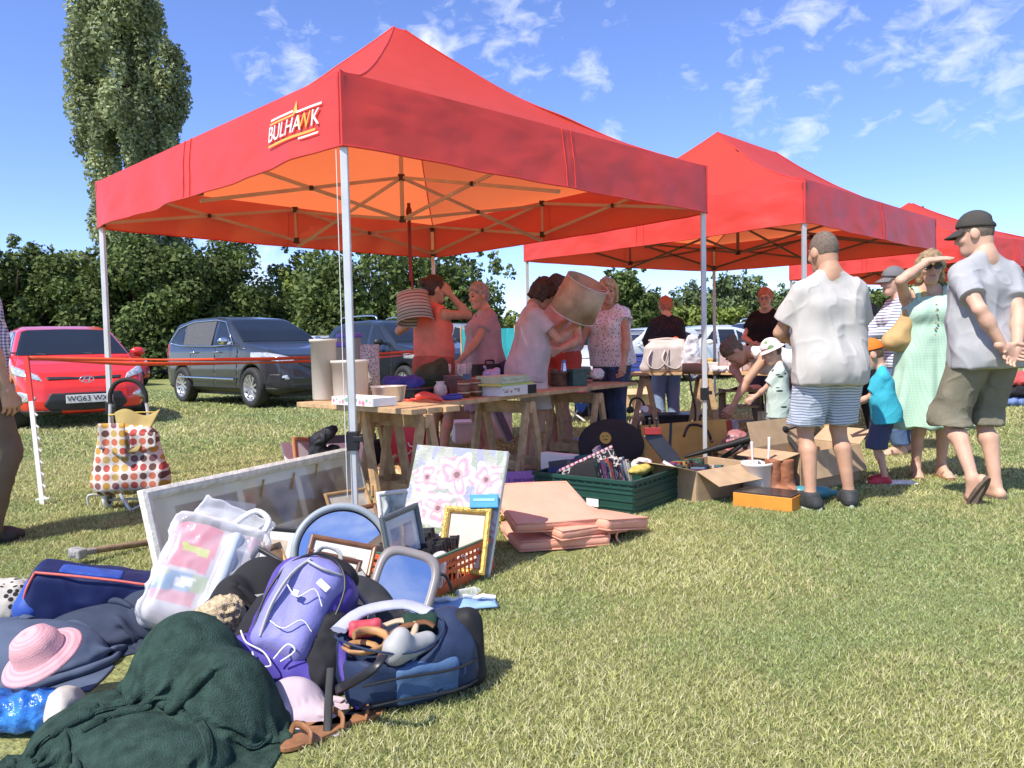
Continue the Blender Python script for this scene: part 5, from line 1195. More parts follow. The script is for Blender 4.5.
def pic_frame(name_, label, p, rz, w, h, fw, fd, lean, fm, art, z=0, roll=0, glass=True, group=None, cat='picture frame', back=True, res=60, mount=None):
    """stands on its lower edge at p, face towards local -y, leaning back by lean degrees"""
    t = thing(name_.replace('picture_frame', 'framed_picture'), label, cat, (p.x, p.y, z), 0, group); t.rotation_euler = (Matrix.Rotation(rz, 3, 'Z') @ Matrix.Rotation(R(-lean), 3, 'X') @ Matrix.Rotation(R(roll), 3, 'Y')).to_euler()
    mb = MB(); prof = [(0, 0), (.0, -fd*.8), (fw*.35, -fd), (fw*.7, -fd*.85), (fw, -fd*.5), (fw, 0)]
    cs = [(-w/2, 0, 1, 1), (w/2, 0, -1, 1), (w/2, h, -1, -1), (-w/2, h, 1, -1)]; n = len(prof)
    vs = [(x+sx*a, d, z_+sz*a) for x, z_, sx, sz in cs for a, d in prof]
    fs = [(i*n+k, ((i+1) % 4)*n+k, ((i+1) % 4)*n+k+1, i*n+k+1) for i in range(4) for k in range(n-1)]; mb.add(vs, fs); mb.build('frame', fm, t, bevel=.0015)
    if back: mb = MB(); mb.box((0, .003, h/2), (w-.01, .006, h-.01)); mb.build('backing', M_CARD, t)
    if art: printed('print' , w-fw*1.6, h-fw*1.6, art, t, res, res, -.003, attr_mat('framed_print', .5, coat=.9 if glass else 0) if glass else attr_mat('open_print', .7), loc=(0, 0, fw*.8))
    return t
def mount_art(inner, mnt, m=.18, seed=0):
    def f(u, v):
        c = inner(np.clip((u-m)/(1-2*m), 0, 1), np.clip((v-m)/(1-2*m), 0, 1)); o = (u < m) | (u > 1-m) | (v < m) | (v > 1-m)
        return np.where(o[:, None], np.array(mnt), c)
    return f
def sepia(seed, a=(.42, .34, .24), b=(.14, .10, .07)):
    def f(u, v):
        n = vnoise(np.stack([u*1.2, v, np.full_like(u, seed)], 1), 4, seed, 4); e = np.exp(-((u-.55)/.3)**2-((v-.42)/.35)**2)
        t = np.clip(.15+.75*e+.5*n, 0, 1)[:, None]; t2 = np.exp(-((u-.55)/.13)**2-((v-.55)/.2)**2)[:, None]
        return (np.array(a)*(1-t)+np.array(b)*t)*(1-t2*.6)+np.array((.36, .27, .19))*t2*.6
    return f
def book(name, label, M, w, h, d, cover, parent=None, group=None, page=(.7, .66, .56), spine_fn=None, tilt=None):
    """w thickness along x, d depth along y, h height; origin at the lower spine edge; M places it in the world"""
    t = thing(name, label, 'book', (0, 0, 0), 0, group); t.matrix_world = M; t.location = M.to_translation(); t.rotation_euler = M.to_euler()
    mb = MB(); mb.box((0, d/2, h/2), (w-.004, d-.008, h-.008)); mb.build('pages', mat('book_pages', page, .8, .08, 60), t)
    c = MB(); c.box((-w/2, d/2, h/2), (.003, d, h)); c.box((w/2, d/2, h/2), (.003, d, h)); c.box((0, 0, h/2), (w, .003, h)); c.build('cover', cover, t)
    if spine_fn: printed('spine_print', w*.9, h*.96, spine_fn, t, 6, 40, -.003, attr_mat('printed_card', .55), loc=(0, 0, h*.02))
    return t
def book_cols(seed):
    r = np.random.default_rng(seed); base = [(.02, .02, .025), (.28, .05, .04), (.03, .05, .14), (.50, .46, .38), (.04, .14, .15), (.36, .22, .06), (.55, .54, .5), (.03, .09, .06), (.17, .05, .13), (.09, .20, .27), (.02, .02, .02), (.05, .05, .06)]
    c = np.array(base[r.integers(len(base))]); c2 = np.array(base[r.integers(len(base))])
    def f(u, v):
        n = vnoise(np.stack([u*3, v*1.0, np.full_like(u, seed)], 1), 16, seed, 1)
        o = np.where(((v > .25) & (v < .75) & (n > .05) & (np.abs(u-.5) < .32))[:, None], np.clip(c2*1.3+.2, 0, 1), c)
        return np.where(((v < .12) | (v > .9))[:, None], c2, o)
    return c, f
def mat_solid(c, rough=.5): return mat('cover_%d_%d_%d' % tuple(int(x*99) for x in c), c, rough, .08, 12)
def books_row(grp, lab, M, n, hh, dd, tw=(.014, .035), seed=0, lean=0, dark=False, name='book', labels=None):
    r = np.random.default_rng(seed); x = 0
    for i in range(n):
        w = r.uniform(*tw); h = hh*r.uniform(.85, 1.06); c, f = book_cols(seed*37+i)
        if dark: c = np.array((.018, .018, .02))*r.uniform(.6, 2); f = (lambda c_: (lambda u, v: np.where(((v > .3) & (v < .7) & (np.abs(u-.5) < .2))[:, None], np.array((.35, .22, .15)), c_)))(c)
        Mi = M @ Matrix.Translation((x+w/2, r.uniform(0, .012), 0)) @ Matrix.Rotation(R(lean+r.uniform(-2.5, 2.5)), 4, 'Y')
        book(name, (labels[i] if labels and i < len(labels) else lab), Mi, w, h, dd, mat_solid(np.clip(c, .01, .8)), None, grp, spine_fn=f); x += w+.002
    return x
def crate(label, p, rz, L, Wd, H, m, m_rim=None, slots=True, name='plastic_crate', z=0):
    t = thing(name, label, 'crate', (p.x, p.y, z), rz)
    th = .006
    def wall(nm, length, M, holes):
        mb = MB(); mb.M = M
        if not holes:
            mb.box((0, 0, H*.45), (length, th, H*.9)); 
            for k in range(3): mb.box((0, -.006, H*(.18+.22*k)), (length, .008, .010))
        else:
            n = max(5, int(length/.032)); mb.box((0, 0, .02), (length, th, .04)); mb.box((0, 0, H*.52), (length, th, .016)); 
            for k in range(n+1): mb.box((-length/2+length*k/n, .001, H*.46), (.009, th, H*.9))
        mb.box((0, -.006, H-.012), (length+.02, .022, .024)); mb.box((0, -.004, H-.05), (length+.01, .014, .014))
        if not holes:
            n = int(length/.06)
            for k in range(n): mb.bar((-length/2+length*(k+.2)/n, -.006, H-.012), (-length/2+length*(k+.8)/n, -.006, H-.05), .010, .008)
        return mb.build(nm, m, t, bevel=.0015)
    wall('side_wall', L, Matrix.Translation((0, -Wd/2, 0)), slots); wall('side_wall', L, Matrix.Translation((0, Wd/2, 0)) @ Matrix.Rotation(math.pi, 4, 'Z'), slots)
    wall('end_wall', Wd, Matrix.Translation((L/2, 0, 0)) @ Matrix.Rotation(math.pi/2, 4, 'Z'), slots); wall('end_wall', Wd, Matrix.Translation((-L/2, 0, 0)) @ Matrix.Rotation(-math.pi/2, 4, 'Z'), slots)
    mb = MB(); mb.box((0, 0, .006), (L-.01, Wd-.01, .010)); mb.build('crate_floor', m, t)
    if m_rim:
        mb = MB()
        for s in (-1, 1): mb.box((0, s*(Wd/2+.008), H+.003), (L+.03, .016, .008)); mb.box((s*(L/2+.008), 0, H+.003), (.016, Wd+.0, .0085))
        mb.build('rim', m_rim, t, bevel=.002)
    return t
def carton(label, p, rz, L, Wd, H, m=None, flaps=((0, 70), (1, 60), (2, 80), (3, 100)), z=0, text=None, name='cardboard_box', inner=None):
    """open topped box; flaps: (side, angle from upright outwards)"""
    m = m or M_CARD; t = thing(name, label, 'box', (p.x, p.y, z), rz); th = .005; mb = MB()
    for s in (-1, 1): mb.box((0, s*Wd/2, H/2), (L, th, H)); mb.box((s*L/2, 0, H/2), (th, Wd-.011, H-.002))
    mb.box((0, 0, .004), (L-.012, Wd-.012, .004)); mb.build('walls', m, t)
    for sd, a in flaps:
        c, ln, dr = [((0, -Wd/2), L, (0, -1)), ((L/2, 0), Wd, (1, 0)), ((0, Wd/2), L, (0, 1)), ((-L/2, 0), Wd, (-1, 0))][sd]; fl = min(Wd, L)*.48; ca, sa = math.sin(R(a)), math.cos(R(a))
        al = (-dr[1], dr[0]); q = []
        for e, k in ((-1, 0), (1, 0), (1, 1), (-1, 1)):
            ll = ln/2*(1-.05*k)*e; q.append((c[0]+al[0]*ll+dr[0]*(ca*fl*k+.003), c[1]+al[1]*ll+dr[1]*(ca*fl*k+.003), H+sa*fl*k+.001))
        mb = MB(); mb.add(q, [(0, 1, 2, 3)]); mb.build('flap', inner or m, t, solid=.004)
    if text:
        tx = text_mesh('printed_text', text, H*.24, mat('box_ink', (.05, .04, .035), .7), t, 0, .0006); tx.matrix_local = Matrix.Translation((L*.08, -Wd/2-.004, H*.42)) @ UPX
    return t
def soft(name, label, cat, p, rz, prims, h, m, amp=.008, sc=10, seed=0, z=0, clipz=True, colfn=None, group=None, parts=None, rot=None, stretch=(1, 1, 1)):
    """rounded soft thing built from capsules / boxes / ellipsoids with creases"""
    lo = np.full(3, 9.); hi = -lo
    for q in prims:
        if q[0] == 'cap': ps = [np.array(q[1])-max(q[3], q[4]), np.array(q[1])+max(q[3], q[4]), np.array(q[2])-max(q[3], q[4]), np.array(q[2])+max(q[3], q[4])]
        else: r_ = np.linalg.norm(q[2])*(.5 if q[0] == 'box' else 1) ; ps = [np.array(q[1])-r_, np.array(q[1])+r_]
        if len(q) > 6 and q[6]: continue
        lo = np.minimum(lo, np.min(ps, 0)); hi = np.maximum(hi, np.max(ps, 0))
    f = Fld(lo, hi, h)
    for q in prims:
        neg = len(q) > 6 and q[6]
        if q[0] == 'cap': f.cap(q[1], q[2], q[3], q[4], k=q[5], neg=neg)
        elif q[0] == 'box': f.box(q[1], q[2], rotm(*q[3]), q[4], q[5], neg)
        else: f.ell(q[1], q[2], rotm(*q[3]), q[5], neg)
    if clipz: f.clip((0, 0, .002), (0, 0, -1))
    V, F = surfnets(f.F, f.lo, f.h); V = relaxv(V, F); N = vnormals(V, F)
    if amp: V = V+N*(amp*((1-2*np.abs(vnoise(V*np.array(stretch), sc, seed, 3)))-.4))[:, None]; V[:, 2] = np.maximum(V[:, 2], .0) if clipz else V[:, 2]
    o = mesh_obj(name, V, F, m, None, True, col=colfn(V) if colfn else None); o.location = (p.x, p.y, z); o.rotation_euler = rot or (0, 0, rz)
    return tag(o, label, cat, group)
def cushion(label, p, rz, w, d, th, m, rot=(0, 0, 0), z=0, group=None):
    t = thing('seat_cushion', label, 'cushion', (p.x, p.y, z), 0, group); t.rotation_euler = (Matrix.Rotation(rz, 3, 'Z') @ Euler(rot).to_matrix()).to_euler()
    f = Fld((-w/2, -d/2, 0), (w/2, d/2, th), .009); f.box((0, 0, th/2), (w, d, th*.86), rd=th*.30, k=.01); f.ell((0, 0, th*.72), (w*.5, d*.5, th*.40), k=.03)
    f.mesh('pad', m, t, noise=wrinkle(.005, 9, 3, (1, 1, 1)))
    mb = MB()
    for zz in (th*.10, th*.90):
        e = th*.12; mb.tube([(-w/2+.01, -d/2+.005, zz), (0, -d/2, zz), (w/2-.01, -d/2+.005, zz), (w/2-.003, 0, zz), (w/2-.01, d/2-.005, zz), (0, d/2, zz), (-w/2+.01, d/2-.005, zz), (-w/2+.003, 0, zz)], .0055, 6, closed=True)
    mb.build('piping', m, t)
    return t

def drape(name, label, cat, p, rz, w, d, lumps, m, n=56, tight=.80, seed=0, z=0, th=.006, steps=110, start=.0, group=None, uneven=.05):
    """a sheet of cloth let fall on lumps (x, y, rx, ry, h): a small position based simulation"""
    r = np.random.default_rng(seed); my = max(8, int(n*d/w)); u, v = np.meshgrid(np.linspace(-.5, .5, n+1), np.linspace(-.5, .5, my+1)); sh = u.shape
    rest = (w/n, d/my); X = np.stack([u*w*tight, v*d*tight, np.zeros(sh)], -1)
    nz = vnoise(np.stack([u.ravel()*w, v.ravel()*d, u.ravel()*0+seed], 1), 7, seed, 2).reshape(sh); nx = vnoise(np.stack([u.ravel()*w, v.ravel()*d, u.ravel()*0+seed+5], 1), 5, seed+1, 2).reshape(sh)
    X[..., 0] += uneven*nx; X[..., 1] += uneven*nz
    def H(x, y):
        h = np.zeros_like(x)
        for a, b, ra, rb, hh in lumps: h = np.maximum(h, hh*np.sqrt(np.maximum(0, 1-((x-a)/ra)**2-((y-b)/rb)**2)))
        return h
    X[..., 2] = H(X[..., 0], X[..., 1])+.05+.10*nz+start; P = X.copy()
    cons = [((slice(None), slice(0, -1)), (slice(None), slice(1, None)), rest[0], .5), ((slice(0, -1), slice(None)), (slice(1, None), slice(None)), rest[1], .5)]
    dg = math.hypot(*rest); cons += [((slice(0, -1), slice(0, -1)), (slice(1, None), slice(1, None)), dg, .35), ((slice(0, -1), slice(1, None)), (slice(1, None), slice(0, -1)), dg, .35)]
    cons += [((slice(None), slice(0, -3)), (slice(None), slice(3, None)), rest[0]*3, .10), ((slice(0, -3), slice(None)), (slice(3, None), slice(None)), rest[1]*3, .10)]
    for it in range(steps):
        V = (X-P)*.94; P = X.copy(); X = X+V; X[..., 2] -= .0016
        for _ in range(6):
            for a, b, L, k in cons:
                e = X[b]-X[a]; l = np.linalg.norm(e, axis=-1, keepdims=True)+1e-9; c = e*((l-L)/l)*k*.5; X[a] += c; X[b] -= c
            g = H(X[..., 0], X[..., 1])+.006; hit = X[..., 2] < g; X[..., 2] = np.where(hit, g, X[..., 2]); P[..., :2] = np.where(hit[..., None], P[..., :2]*.4+X[..., :2]*.6, P[..., :2])
    a = (np.arange(my)[:, None]*(n+1)+np.arange(n)[None]).ravel(); F = np.stack([a, a+1, a+n+2, a+n+1], 1)
    o = mesh_obj(name, X.reshape(-1, 3), F, m, None, True); o.location = (p.x, p.y, z); o.rotation_euler = (0, 0, rz)
    md = o.modifiers.new('sub', 'SUBSURF'); md.levels = md.render_levels = 1; md = o.modifiers.new('solid', 'SOLIDIFY'); md.thickness = th
    return tag(o, label, cat, group)
# ------------------------------------------------------------------ tables and what stands on them
def on(px, py, z): return at(px, py, z)
TZ = .70
def build_tables():
    a, b = at(390, 408, TZ), at(637, 382, TZ); rz = ang(a, b)
    board('table_top', 'long plank table top running back under the first tent', a, b, .55, TZ)
    c, e = at(297, 402, TZ+.035), at(412, 409.5, TZ+.035); rz2 = ang(c, e)
    board('table_top', 'short plank table top behind the front tent leg, white tubs on it', c, e, .34, TZ+.035, cat='table top')
    for px, lb in ((428, 'trestle at the corner where the two plank tables meet'), (532, 'trestle under the middle of the long table, left of the bare legs'), (601, 'trestle at the far end of the long table above the green crate')):
        q = at(px, 407-(px-404)*.1073, TZ); trestle(lb, q, rz, TZ-.032, .52)
    q = at(357, 405.5, TZ); trestle('trestle under the tubs behind the front tent leg', q, rz2, TZ+.003, .32)
    q = at(532, 470); d = at(577, 482); 
    o = MB(); p0, p1 = at(514, 462), at(580, 481); o.bar(p0+Vector((0, 0, .03)), p1+Vector((0, 0, .03)), .09, .035); tag(o.build('loose_plank', M_WOOD, None, bevel=.003), 'rough wooden plank lying on the grass under the long table', 'plank')
    z2 = .74; a2, b2 = at(633, 373, z2), at(768, 371, z2); rz3 = ang(a2, b2)
    board('table_top', 'wooden table top in the second tent carrying the cream handbag', a2, b2, .65, z2)
    for px, lb in ((645, 'trestle under the cream handbag end of the second table'), (706, 'trestle of the second table just behind the tent leg')):
        q = at(px, 372.5, z2); trestle(lb, q, rz3, z2-.032, .6, .15)
    a3, b3 = at(772, 373, z2), at(842, 369, z2); board('table_top', 'table top continuing right behind the bending woman', a3, b3, .65, z2+.002)
    q = at(815, 371, z2); trestle('trestle behind the man in the white t-shirt', q, rz3, z2-.032, .6, .15)
    M_ = lambda px, py, z=TZ: at(px, py, z)
    P = M_WHITEPL; tubm = mat('milky_plastic', (.70, .66, .58), .35, .05, 6, transl=.25); lav = mat('lilac_tub', (.60, .54, .56), .35, .06, 6, transl=.2); vio = mat('violet_lid', (.14, .12, .52), .4, .08)
    G = 'plastic storage tubs on the short table'
    z1 = TZ+.035
    def Z1(px, py): q = M_(px, py, z1); return (q.x, q.y, z1)
    tub('tall milky food tub standing at the left end of the short table', Z1(325, 400), .082, .40, tubm, group=G); tub('wide shorter milky tub half hidden by the front tent leg', Z1(351, 400.5), .115, .26, tubm, group=G)
    tub('lilac tub with a violet lid behind the wide milky tub', Z1(340, 394), .075, .36, lav, vio, group=G)
    tub('pale tub with a violet lid, tallest at the back right of the leg', Z1(351, 393), .085, .43, lav, vio, group=G)
    # perforated cylinder
    q = Z1(371, 396); t = thing('utensil_holder', 'speckled grey perforated cylinder beside the tubs', 'holder', q)
    mb = MB(); mb.lathe([(.001, .003), (.065, .003), (.065, .36), (.061, .36), (.055, .01)], 32); mb.build('body', pattern_mat('perforated_metal', 'spots', (.50, .47, .44), (.20, .16, .14), 90, .42), t)
    q = Z1(354, 406); t = thing('tray', 'white floral tray on the short table edge', 'tray', q, rz2); mb = MB(); mb.box((0, .07, .006), (.40, .16, .008))
    for s in (-1, 1): mb.box((s*.202, .07, .027), (.006, .172, .05))
    for yy in (-.012, .152): mb.box((0, yy, .027), (.398, .006, .05))
    mb.build('body', M_WHITEPL, t, bevel=.003)
    def floral(u, v):
        c = np.tile(np.array((.72, .70, .66)), (len(u), 1))
        for k in range(12): cx = .04+.083*k; d = np.hypot((u-cx)*8.5, v-.5-.2*math.sin(k*2)); c = np.where((d < .25+.08*math.sin(k*5))[:, None], np.array([(.62, .20, .28), (.22, .40, .25), (.6, .3, .35)][k % 3]), c)
        return c
    printed('front_print', .396, .046, floral, t, 110, 16, -.0165, loc=(0, 0, .004))
    q = Z1(402, 396); q = Z1(389, 402); t = thing('metal_bowl', 'small shiny round tin bowl on the table corner', 'bowl', q); mb = MB(); mb.lathe([(.001, .002), (.085, .002), (.092, .01), (.108, .095), (.113, .097), (.113, .10), (.104, .097), (.088, .012), (.001, .008)], 32); mb.build('body', mat('brushed_tin', (.62, .62, .60), .3, .1, 8, metal=.55), t)
    bl = mat('blue_cloth', (.06, .07, .33), .85, .2, 20, .3, 80)
    q = M_(404, 395, TZ); soft('blue_cloth', 'crumpled royal blue cloth behind the tin bowl', 'cloth', q, 0, [('ell', (-.07, 0, .04), (.09, .07, .06), (0, 0, 0), 0, .03), ('ell', (.07, .02, .035), (.09, .06, .055), (0, 0, 0), 0, .03)], .009, bl, .03, 14, 2, TZ+.05, False)
    q = M_(424, 402.5, TZ); t = thing('red_tool', 'bright red plastic tool with a coiled lead on the table corner', 'tool', (q.x, q.y, TZ)); rd = mat('tool_red', (.72, .07, .05), .35, .08)
    mb = MB(); mb.tube([(-.05, 0, .03), (0, .0, .05), (.08, 0, .03), (.12, .01, .012)], [.028, .032, .026, .014], 10, .8); mb.build('handle', rd, t)
    mb = MB(); mb.tube([(-.14+.03*math.cos(i*.7)+i*.006, .02+.04*math.sin(i*.7), .012+.0008*i) for i in range(28)], .007, 6); mb.build('lead', rd, t)
    q = M_(452, 399.5, TZ); t = thing('folded_pouch', 'royal blue folded pouch lying on the long table', 'pouch', (q.x, q.y, TZ), rz); mb = MB(); mb.box((0, 0, .016), (.15, .08, .03)); mb.build('body', bl, t, bevel=.01); mb = MB(); mb.box((-.0, -.01, .036), (.10, .05, .008)); mb.build('flap', bl, t, bevel=.003)
    q = M_(446, 396, TZ); t = thing('flat_case', 'flat black tray holding the green bag and goblets', 'tray', (q.x, q.y, TZ), rz); mb = MB(); mb.box((0, .12, .03), (.62, .20, .056)); mb.build('body', M_BLACK, t, bevel=.005); mb = MB(); mb.box((0, .12, .061), (.63, .21, .006)); mb.build('rim', M_BLACK, t)
    q = M_(438, 386, TZ+.05); soft('green_bag', 'slouched dark green canvas bag on the long table', 'bag', q, rz, [('ell', (0, .05, .07), (.16, .10, .10), (0, 0, 0), 0, .05), ('cap', (-.10, .05, .06), (.10, .05, .15), .07, .05, .05), ('cap', (.08, .05, .16), (.15, .06, .20), .03, .015, .03)], .010, mat('olive_canvas', (.040, .060, .030), .85, .25, 10, .3, 90), .022, 9, 4, TZ+.06, False)
    # wooden tankards
    wd = mat('cask_wood', (.17, .075, .035), .5, .35, 30, .3, 60)
    k = 0
    for px, py, dy in ((464, 397.5, 0), (476, 396.2, 0), (467, 392, .07), (479, 391, .07)):
        q = M_(px, py, TZ); t = thing('wooden_tankard', ['front left wooden tankard on the long table', 'front right wooden tankard, light bands, on the long table', 'back left wooden tankard on the long table', 'back right wooden tankard on the long table'][k], 'tankard', (q.x, q.y+0, TZ), 0, 'wooden banded tankards'); k += 1
        mb = MB(); mb.lathe([(.001, .002), (.043, .002), (.046, .05), (.044, .125), (.038, .125), (.037, .01), (.001, .01)], 20); mb.build('body', wd, t)
        for z in (.03, .095): mb = MB(); mb.lathe([(.0455, z), (.048, z), (.048, z+.010), (.0455, z+.010)], 20); mb.build('band', mat('pale_band', (.5, .38, .24), .5), t)
    gl = clear_mat('drinking_glass', (.85, .88, .88), .05, .14)
    for k, (px, py) in enumerate(((447, 383), (455, 381), (462, 383), (468, 380))):
        q = M_(px, py, TZ+.06); t = thing('glass_goblet', ['leftmost', 'second', 'third', 'rightmost'][k]+' of four glass goblets behind the tankards', 'glass', (q.x, q.y, TZ+.06), 0, 'glass goblets behind the tankards'); mb = MB(); mb.lathe([(.001, .002), (.035, .002), (.006, .012), (.006, .05), (.03, .07), (.04, .12), (.036, .16), (.034, .16), (.038, .12), (.028, .074), (.001, .06)], 20); mb.build('bowl', gl, t)
    # stack of games
    def stack(lbs):
        z = TZ
        for (px, w, d, h, m, nm, lb, fn) in lbs:
            q = M_(px, 395.5-(px-505)*.1+1, TZ); t = thing(nm, lb, 'box', (q.x, q.y, z), rz+RNG.uniform(-.1, .1)); mb = MB(); mb.box((0, d/2, h/2), (w, d, h)); mb.build('body', m, t, bevel=.003)
            if fn: printed('side_print', w*.98, h*.92, fn, t, 60, 16, -.002, loc=(0, 0, h*.04))
            z += h+.001
    def pr(c1, c2, c3, seed, text=.5):
        def f(u, v):
            o = np.tile(np.array(c1), (len(u), 1)); n = vnoise(np.stack([u*9, v*1.2, np.full_like(u, seed)], 1), 4, seed, 1)
            o = np.where(((np.abs(v-.5) < .2) & (n > .02) & (u < text))[:, None], np.array(c2), o); return np.where((u > .72)[:, None], np.array(c3), o)
        return f
    stack([(520, .40, .26, .075, M_WHITEPL, 'board_game', 'white and black boxed game at the bottom of the stack on the long table', pr((.68, .66, .62), (.35, .25, .2), (.02, .02, .02), 3)),
           (517, .42, .25, .014, mat('lime_card', (.50, .58, .12), .6), 'thin_book', 'thin lime green book in the middle of the game stack', None), (517, .36, .24, .055, mat('sage_card', (.42, .48, .30), .6), 'board_game', 'sage green boxed game on top of the stack', pr((.50, .54, .38), (.30, .33, .24), (.42, .46, .32), 5, .7))])
    pc = mat('purple_cloth', (.40, .33, .50), .85, .25, 16, .3, 80)
    q = M_(492, 392, TZ); soft('lilac_scarf', 'crumpled lilac and white cloth beside the tankards', 'cloth', q, rz, [('ell', (0, .02, .08), (.06, .06, .09), (0, 0, 0), 0, .03), ('cap', (.02, 0, .12), (.10, .02, .17), .03, .02, .03), ('cap', (-.05, 0, .12), (-.06, .02, .2), .02, .01, .03)], .009, pc, .026, 16, 7, TZ, False)
    q = M_(508, 385, TZ); soft('navy_hat', 'dark navy knitted hat on top of the clutter behind the games', 'hat', q, 0, [('ell', (0, .1, .15), (.10, .08, .075), (0, 0, 0), 0, .03)], .009, mat('navy_knit', (.03, .04, .13), .9, .3, 30, .5, 120), .010, 20, 3, TZ, False)
    q = M_(500, 386, TZ); t = thing('flat_case', 'black hard case behind the boxed games', 'case', (q.x, q.y+.12, TZ), rz); mb = MB(); mb.box((0, .12, .10), (.36, .16, .20)); mb.build('body', M_BLACK, t, bevel=.01); mb = MB(); mb.tube([(-.06, .12, .2), (-.05, .12, .23), (.05, .12, .23), (.06, .12, .2)], .008, 6); mb.build('handle', M_BLACK, t)
    # lantern
    q = M_(538, 387.5, TZ); t = thing('lantern', 'white square candle lantern with a domed top on the long table', 'lantern', (q.x, q.y, TZ), rz+.2); w = .062
    mb = MB(); mb.box((0, 0, .008), (.135, .135, .016)); mb.box((0, 0, .172), (.135, .135, .014))
    for sx in (-1, 1):
        for sy in (-1, 1): mb.box((sx*w*.93, sy*w*.93, .09), (.013, .013, .15))
    mb.build('body', P, t, bevel=.002); mb = MB(); mb.box((0, 0, .205), (.13, .13, .052), taper=.62); mb.box((0, 0, .240), (.078, .078, .018), taper=.5); mb.lathe([(.006, .25), (.010, .262), (.002, .272)], 10); mb.tube([(.028*math.cos(a), 0, .285+.028*math.sin(a)) for a in [i*math.pi/8 for i in range(16)]], .003, 5, closed=True); mb.build('roof', P, t, bevel=.004)
    mb = MB(); mb.cyl((0, 0, .016), (0, 0, .09), .028, .028, 16); mb.build('candle', mat('candle_wax', (.7, .62, .45), .5), t)
    q = M_(547, 387, TZ); tub('brown speckled pot beside the white lantern', (q.x+.11, q.y+.1, TZ), .08, .13, mat('brown_glaze', (.16, .09, .06), .3, .4, 20), name='pot', cat='pot')
    # glass tank
    q = M_(570, 380, TZ); t = thing('fish_tank', 'glass tank with a black lid towards the end of the long table', 'tank', (q.x, q.y+.1, TZ), rz); mb = MB(); mb.box((0, .12, .12), (.38, .22, .235)); mb.build('glass_body', clear_mat('tank_glass', (.55, .55, .53), .06, .28), t); mb = MB(); mb.box((-.06, .12, .255), (.56, .26, .030)); mb.build('lid', M_BLACK, t, bevel=.005)
    q = M_(564, 385.5, TZ); t = thing('metal_cone', 'tall tapering silver cone with a blue rim on the long table', 'cone', (q.x, q.y, TZ)); mb = MB(); mb.lathe([(.045, 0), (.040, .03), (.018, .20), (.016, .205), (.014, .2), (.04, .002)], 24); mb.build('body', M_CHROME, t); mb = MB(); mb.lathe([(.018, .20), (.024, .222), (.022, .222), (.014, .21)], 16); mb.build('rim', mat('blue_rim', (.12, .28, .6), .4), t); mb = MB(); mb.ball((0, 0, .22), (.017, .017, .018)); mb.build('stopper', mat('rust_plug', (.35, .1, .05), .5), t)
    mx = [mat('bric_plum', (.20, .07, .07), .5, .4, 20), mat('bric_brown', (.14, .07, .05), .5, .4, 20), mat('bric_pink', (.55, .30, .27), .5, .3, 20), mat('bric_dark', (.05, .03, .03), .5, .4, 20), M_WHITEPL]
    r = np.random.default_rng(4)
    nms = [('red folded leather wallet by the silver cone', 'wallet'), ('flat dark book lying on the long table left of the blue jug', 'book'), ('pink china dish among the bric-a-brac', 'dish'), ('brown tin box among the bric-a-brac', 'tin'), ('small white crumpled paper bag by the blue jug', 'paper bag'), ('plum coloured purse near the blue jug', 'purse'), ('dark jewellery case near the end of the long table', 'case'), ('stack of brown coasters beside the pink dish', 'coasters')]
    for k, (lb, ct) in enumerate(nms):
        px = 576+k*5.4; q = M_(px, 384.5-(px-570)*.1+r.uniform(-3, 1), TZ); nm = ct.replace(' ', '_'); mb = MB()
        if ct == 'dish': mb.lathe([(.001, .002), (.03, .002), (.065, .03), (.062, .032), (.001, .008)], 20)
        elif ct == 'paper bag': pass
        elif ct == 'coasters':
            for j in range(4): mb.cyl((0, 0, .009*j), (0, 0, .009*j+.008), .05, .05, 16)
        else: w, d, h = r.uniform(.09, .15), r.uniform(.07, .11), r.uniform(.025, .06); mb.box((0, 0, h/2), (w, d, h)); mb.box((0, -.002, h*.7), (w+.004, d+.004, .005)); mb.box((0, -d/2-.003, h*.7), (.02, .006, .018))
        if ct == 'paper bag': soft('paper_bag', lb, ct, q, 0, [('ell', (0, .02, .06), (.06, .04, .05), (0, 0, 0), 0, .02)], .009, M_WHITEPL, .02, 18, 5, TZ+.02, False); continue
        o = mb.build(nm, mx[k % 4], None, bevel=.004); o.location = (q.x, q.y+.05, TZ); o.rotation_euler = (0, 0, rz+r.uniform(-.5, .5)); tag(o, lb, ct)
    # more bric-a-brac in the rows behind
    ex = [(470, .30, 'cyl', (.55, .52, .46), 'cream stoneware jar at the back of the long table'), (486, .34, 'box', (.12, .05, .04), 'dark red tin at the back of the long table behind the lilac cloth'), (503, .38, 'cyl', (.06, .14, .20), 'dark blue vase behind the boxed games'), (515, .40, 'box', (.45, .30, .14), 'tan cardboard gift box behind the boxed games'),
          (526, .33, 'cyl', (.50, .47, .45), 'white mug left of the lantern'), (556, .32, 'box', (.35, .10, .10), 'crimson jewellery box beside the silver cone'), (585, .34, 'cyl', (.22, .12, .06), 'brown glass bottle near the fish tank'), (598, .30, 'box', (.52, .48, .42), 'pale wooden box behind the bric-a-brac'), (606, .34, 'cyl', (.58, .55, .50), 'white china vase left of the blue jug'), (590, .14, 'box', (.05, .10, .09), 'dark green tin in front of the pale wooden box')]
